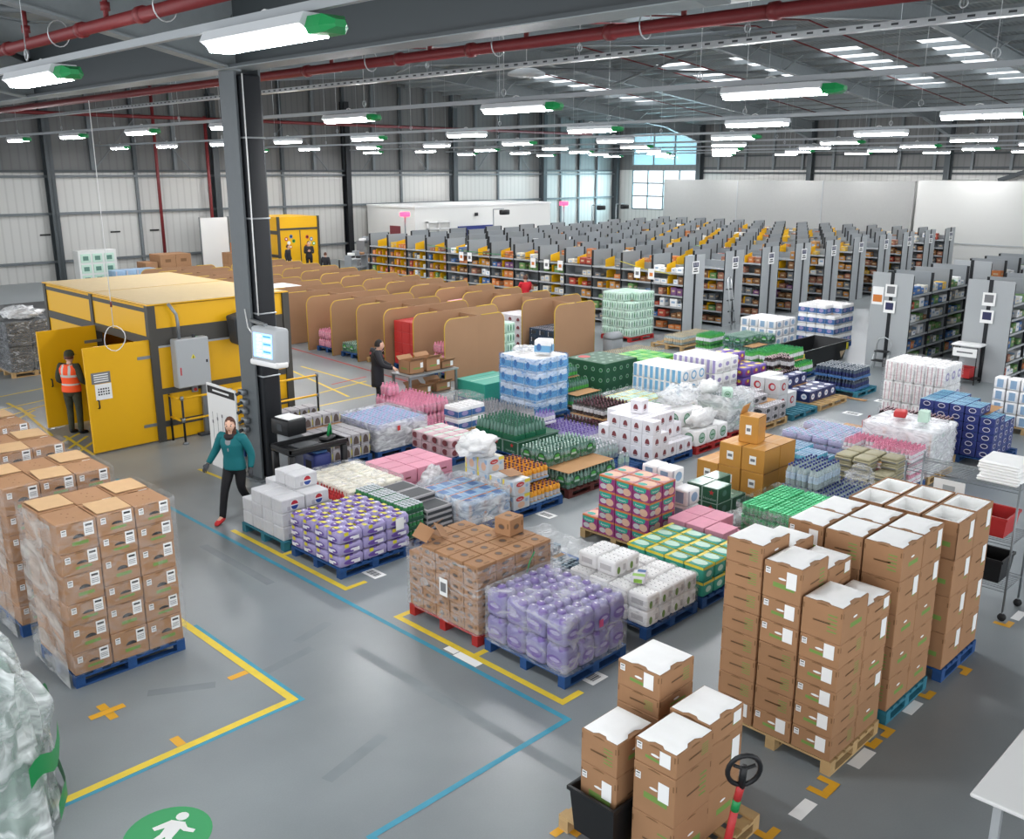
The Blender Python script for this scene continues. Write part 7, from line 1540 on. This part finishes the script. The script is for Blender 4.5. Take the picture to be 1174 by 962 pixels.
pallet(15.95, 28.7, 'wood', 1.3, 1.0, 'under the pink packet heap'); load(mk((.4, .4, .5), 'card', None, 'plain_carton', 'carton'), 16.0, 28.72, PH, 3, 2, 2, 'plain carton under the pink packet heap', 'cartons under the pink heap')
PKX = mk((.4, .36, .28), 'pink_box', None, 'pink_carton', 'carton'); pallet(20.25, 22.5, 'wood', 1.1, 1.1, 'under pink cartons in a shelving-side pen'); load(PKX, 20.27, 22.52, PH, 2, 2, 4, 'pink carton in a shelving-side pen', 'pink cartons in a shelving-side pen')
b = MB(); b.rbox(-.25, -.2, 0, .25, .2, .5, 'mid_grey', .03, 1); b.loft([[(-.25, .2 * math.cos(q * PI / 8), .5 + .2 * math.sin(q * PI / 8)) for q in range(9)], [(.25, .2 * math.cos(q * PI / 8), .5 + .2 * math.sin(q * PI / 8)) for q in range(9)]], 'mid_grey', True); ob('waste_bin', b, None, (22.0, 17.7, 0), label='grey domed waste bin at the end of the shelving-side card pens', cat='bin')
# ------------------------------------------------------------------ far side of the hall
q = MB(); q.box(27.0, 44.4, 0, 29.5, 47.2, 3.0, 'yellow'); o = ob('storage_booth', q, label='far yellow booth with round coloured stickers against the cladded wall', cat='booth')
f = MB()
for x in (26.96, 29.42): f.box(x, 44.34, 0, x + .12, 44.46, 3.02, 'frame_dark')
f.box(27, 44.36, 2.32, 29.5, 44.4, 2.42, 'frame_dark'); f.box(26.97, 44.4, 2.1, 27.0, 47.2, 2.3, 'frame_dark'); f.box(26.97, 44.4, .9, 27.0, 47.2, 1.05, 'frame_dark'); f.box(28.3, 44.38, 0, 28.34, 44.4, 2.3, 'frame_dark'); ob('frame', f, o)
s = MB(); bx = (27, 44.4, 0, 29.5, 47.2, 3)
for i, (u, v) in enumerate(((.18, .62), (.3, .66), (.24, .55), (.36, .58), (.28, .48), (.7, .64), (.8, .6), (.74, .53), (.86, .52), (.66, .48))): s.mark('y', bx, u, v, .2, .2, ('logo_red', 'blue_mid', 'white', 'bright_green', 'orange')[i % 5], 'ell', off=.02); s.mark('y', bx, u, v, .1, .1, ('white', 'ink')[i % 2], 'ell', off=.025)
ob('round_sticker', s, o)
q = MB(); q.box(36.6, 44.8, 0, 48.5, 49.5, 3.3, 'cabin_white'); q.box(36.55, 44.75, 3.2, 48.55, 49.5, 3.32, 'white'); o = ob('office_cabin', q, label='white flat-roofed office cabin beyond the shelving runs', cat='cabin')
d = MB(); d.box(36.55, 46.2, 0, 36.6, 47.2, 2.1, 'maroon'); ob('door', d, o)
for x0, x1, z0, z1, m, nm in ((40.0, 43.0, .9, 2.0, 'blue_deep', 'notice_panel'), (45.2, 47.8, .7, 1.2, 'blue_deep', 'notice_panel')):
    d = MB(); d.box(x0, 44.72, z0, x1, 44.8, z1, m); d.box(x0 + .2, 44.7, z0 + .3, x1 - .3, 44.72, z0 + .42, 'white'); ob(nm, d, o)
d = MB()
for k in range(6): d.box(37.4, 44.55, .3 + .4 * k, 39.2, 44.74, .38 + .4 * k, 'white')
for x in (37.4, 38.3, 39.15): d.box(x, 44.55, 0, x + .06, 44.74, 2.4, 'white')
o2 = ob('pigeonhole_rack', d, label='white pigeonhole rack against the office cabin front', cat='rack')
d = MB(); d.rbox(-.12, -.05, 0, .12, .05, .2, 'ink', .02, 1); ob('wall_speaker', d, None, (41.5, 44.68, 2.6), label='small dark speaker high on the office cabin front', cat='speaker')
mat('red_lamp', '#ff3a5c', .4, var=0, emit=2.2)
for x, y, z, lb in ((33.6, 42.0, 2.9, 'red warning lamp on a post among the far desks'), (46.2, 41.5, 3.2, 'red warning lamp above the far shelving, by the cabin')):
    b = MB(); b.tube((x, y, 0), (x, y, z), .04, 'steel', 8); o = ob('lamp_post', b, label=lb, cat='warning lamp'); l = MB(); l.rbox(x - .22, y - .22, z, x + .22, y + .22, z + .25, 'red_lamp', .06, 2); ob('lamp', l, o)
for i, (x, y) in enumerate(((40.6, 42.2), (50.2, 42.5), (52.9, 42.6))):
    b = MB(); b.tube((x, y, 0), (x, y, 3.1), .04, 'steel', 6); b.tube((x, y, 3.1), (x + .9, y, 3.1), .03, 'steel', 6); o = ob('aisle_post', b, label='slim post carrying a dark box over the far aisle, %s from the cabin' % od(i), cat='post', group='aisle posts'); l = MB(); l.rbox(x + .6, y - .15, 2.75, x + 1.3, y + .15, 3.05, 'black', .05, 1); ob('box', l, o)
def desk(x, y, lab, items=True):
    b = MB(); b.box(-.8, -.4, .72, .8, .4, .76, 'rack_pale'); o = ob('desk', b, None, (x, y, 0), 0, lab, 'desk', 'far work desks')
    for sx in (-.75, .75):
        for sy in (-.35, .35): l = MB(); l.box(sx - .03, sy - .03, 0, sx + .03, sy + .03, .72, 'dark_grey'); ob('leg', l, o)
for i, (x, y, w, h, m_) in enumerate(((29.0, 38.2, .9, 1.3, 'dark_grey'), (28.9, 40.2, 1.1, 1.2, 'mid_grey'), (31.9, 37.85, .7, 1.5, 'black'), (33.9, 37.9, .7, 1.3, 'dark_grey'), (32.2, 43.8, 1.2, 1.6, 'ink_grey'), (35.8, 43.6, 1.0, 1.5, 'black'))):
    b = MB()
    for z in (.1, h * .5, h): b.box(-w / 2, -.25, z - .03, w / 2, .25, z, m_)
    for sx in (-1, 1): b.box(sx * w / 2 - .03, -.25, 0, sx * w / 2 + .03, .25, h, m_)
    for q in range(3): b.rbox(-w / 2 + .08 + q * w * .3, -.18, h, -w / 2 + .08 + q * w * .3 + w * .22, .15, h + .12 + .09 * (q % 2), ('card', 'paper', 'mid_grey')[(q + i) % 3], .02, 1, False)
    ob('work_trolley', b, None, (x, y, 0), .1 * i, 'dim metal work trolley with items on top, %s among the far desks' % od(i), 'trolley', 'work trolleys by the far desks')
k = 0
for x in (30.5, 32.8, 35.1):
    for y in (38.6, 40.6, 42.6):
        desk(x, y, 'work desk beyond the card pens, %s row and %s place' % (od(round((y - 38.6) / 2)), od(round((x - 30.5) / 2.3))))
        for q in range(2):
            c = (8, 3, 10, 5, 8, 4)[(k + q) % 6]; b = MB(); w, h = rr.uniform(.25, .5), rr.uniform(.15, .5); b.rbox(-w / 2, -.12, 0, w / 2, .12, h, ('dark_grey', 'card', 'paper', 'black', 'mid_grey')[(k + q) % 5], .02, 1, False); b.box(-w * .4, -.13, h * .2, w * .4, -.12, h * .8, 'dark_grey')
            ob('desk_item', b, None, (x - .4 + .8 * q, y, .762), rr.uniform(-.3, .3), 'dim boxed item on far desk, %s row, %s place, %s along' % (od(round((y - 38.6) / 2)), od(round((x - 30.5) / 2.3)), od(q)), 'desk item', 'items on far desks')
        k += 1
for i, (x, y) in enumerate(((31, 37.2), (33, 37.3), (34.8, 37.4))): crate(.9, .6, .5, 'green_box', 'green_trolley', 'trolley', 'dark green low trolley bin before the far desks, %s' % od(i), (x, y, .01))
for i, (x, y) in enumerate(((30.2, 36.4), (29.2, 36.9))): opencarton(x, y, .01, .6, .5, .7, 'large opened brown carton before the far desks, %s' % od(i))
# carton piles and cabinet along the cladded wall
BXP = mk((.8, .6, .6), 'card', lambda b, bx, w, d, h: b.mark('y', bx, .5, .5, .3, .15, 'card_dark'), 'large_carton', 'carton'); 
pallet(20.9, 45.4, 'wood', 1.7, 1.3, 'under the brown cartons by the white cabinet'); load(BXP, 20.92, 45.42, PH, 2, 2, 2, 'large brown carton by the white wall cabinet', 'large cartons by the wall'); load(mk((.6, .5, .5), 'card', None, 'plain_carton', 'carton'), 20.2, 45.5, .012, 1, 2, 2, 'plain carton in the low pile beside large cartons', 'plain cartons by the wall')
pallet(23.9, 43.6, 'wood', 1.7, 1.3, 'under the mixed cartons near the whiteboards'); load(BXP, 23.92, 43.62, PH, 2, 2, 2, 'large brown carton in the mixed pile near whiteboards', 'large cartons near whiteboards'); mk((1.2, .5, .5), 'orange', lambda b, bx, w, d, h: b.mark('y', bx, .5, .5, .7, .3, 'ink'), 'orange_carton', 'carton').put((24.7, 44.0, PH + 1.21), 'orange and black carton lying on the mixed pile', None)
b = MB(); b.box(17.3, 46.2, 0, 19.1, 46.8, 1.7, 'cabin_white'); 
for i in range(3):
    for j in range(3): b.box(17.4 + .56 * i, 46.17, .15 + .5 * j, 17.85 + .56 * i, 46.2, .55 + .5 * j, 'mint'); b.box(17.5 + .56 * i, 46.16, .25 + .5 * j, 17.75 + .56 * i, 46.17, .45 + .5 * j, 'bottle_green')
ob('display_rack', b, label='white and green display rack standing along the cladded wall', cat='rack')
load(mk((.5, .4, .4), 'blue_pale', wb, 'tissue_pack', 'pack', .03, 2, True), 18.3, 44.6, .012, 4, 2, 2, 'pale blue pack before the display rack', 'pale blue packs by the display rack')
for i, x in enumerate((24.7, 26.4)):
    b = MB(); b.box(x, 48.4, .2, x + 1.6, 48.45, 2.9, 'white'); b.box(x - .04, 48.38, .0, x, 48.47, 2.95, 'steel'); b.box(x + 1.6, 48.38, .0, x + 1.64, 48.47, 2.95, 'steel'); ob('whiteboard', b, label='tall white board standing by the wall, %s of two' % od(i), cat='whiteboard')
for i, x in enumerate((17.0, 20.5, 22.6, 26.0)): ob('wall_plate', MB().box(x, 49.95, 2.25, x + .5, 49.99, 2.33, 'ink'), label='thin dark number plate on the cladding, %s along' % od(i), cat='plate', group='dark wall plates')
# black wrapped trays at the picture edge
BT = mk((.6, .4, .22), 'dark_grey', lambda b, bx, w, d, h: [b.mark(f, bx, .5, .7, (w if f == 'y' else d) * .7, .05, 'black') for f in 'xy'], 'black_tray', 'tray', .02)
for i, (x, y) in enumerate(((8.0, 26.9), (7.0, 28.7))):
    pallet(x, y, 'wood', 1.25, 1.3, 'under the wrapped black trays, %s by the booth' % od(i)); load(BT, x + .01, y + .02, PH, 2, 3, 6, 'black stacked tray, %s wrapped pallet by the booth' % od(i), 'wrapped black trays by the booth'); wrap(x + .01, y + .02, PH, x + 1.25, y + 1.28, PH + 1.34, 'glossy wrap round the black trays, %s pallet by the booth' % od(i), 'film_clear', .03, .08, False)
    bag(x + .6, y + .6, PH + 1.38, .5, .5, .18, 'milky film bundle on the black trays, %s pallet by the booth' % od(i), 'film_milky', .4)
for i in range(6): ob('flat_black_pallet', MB().rbox(-1.2, -2, 0, 1.2, 2, .12, 'black', .02, 1, False), None, (11.2 + rr.uniform(-.1, .1), 34.2 + rr.uniform(-.1, .1), .01 + .135 * i), 0, 'flat black plastic pallet, %s in the low pile behind the booth' % ('top' if i == 5 else od(i) + ' from floor'), 'pallet', 'flat black pallets')
crate(.5, .4, .15, 'bright_green', 'green_tray', 'tray', 'small green tray on the floor beyond the black trays', (10.4, 38.6, .01))
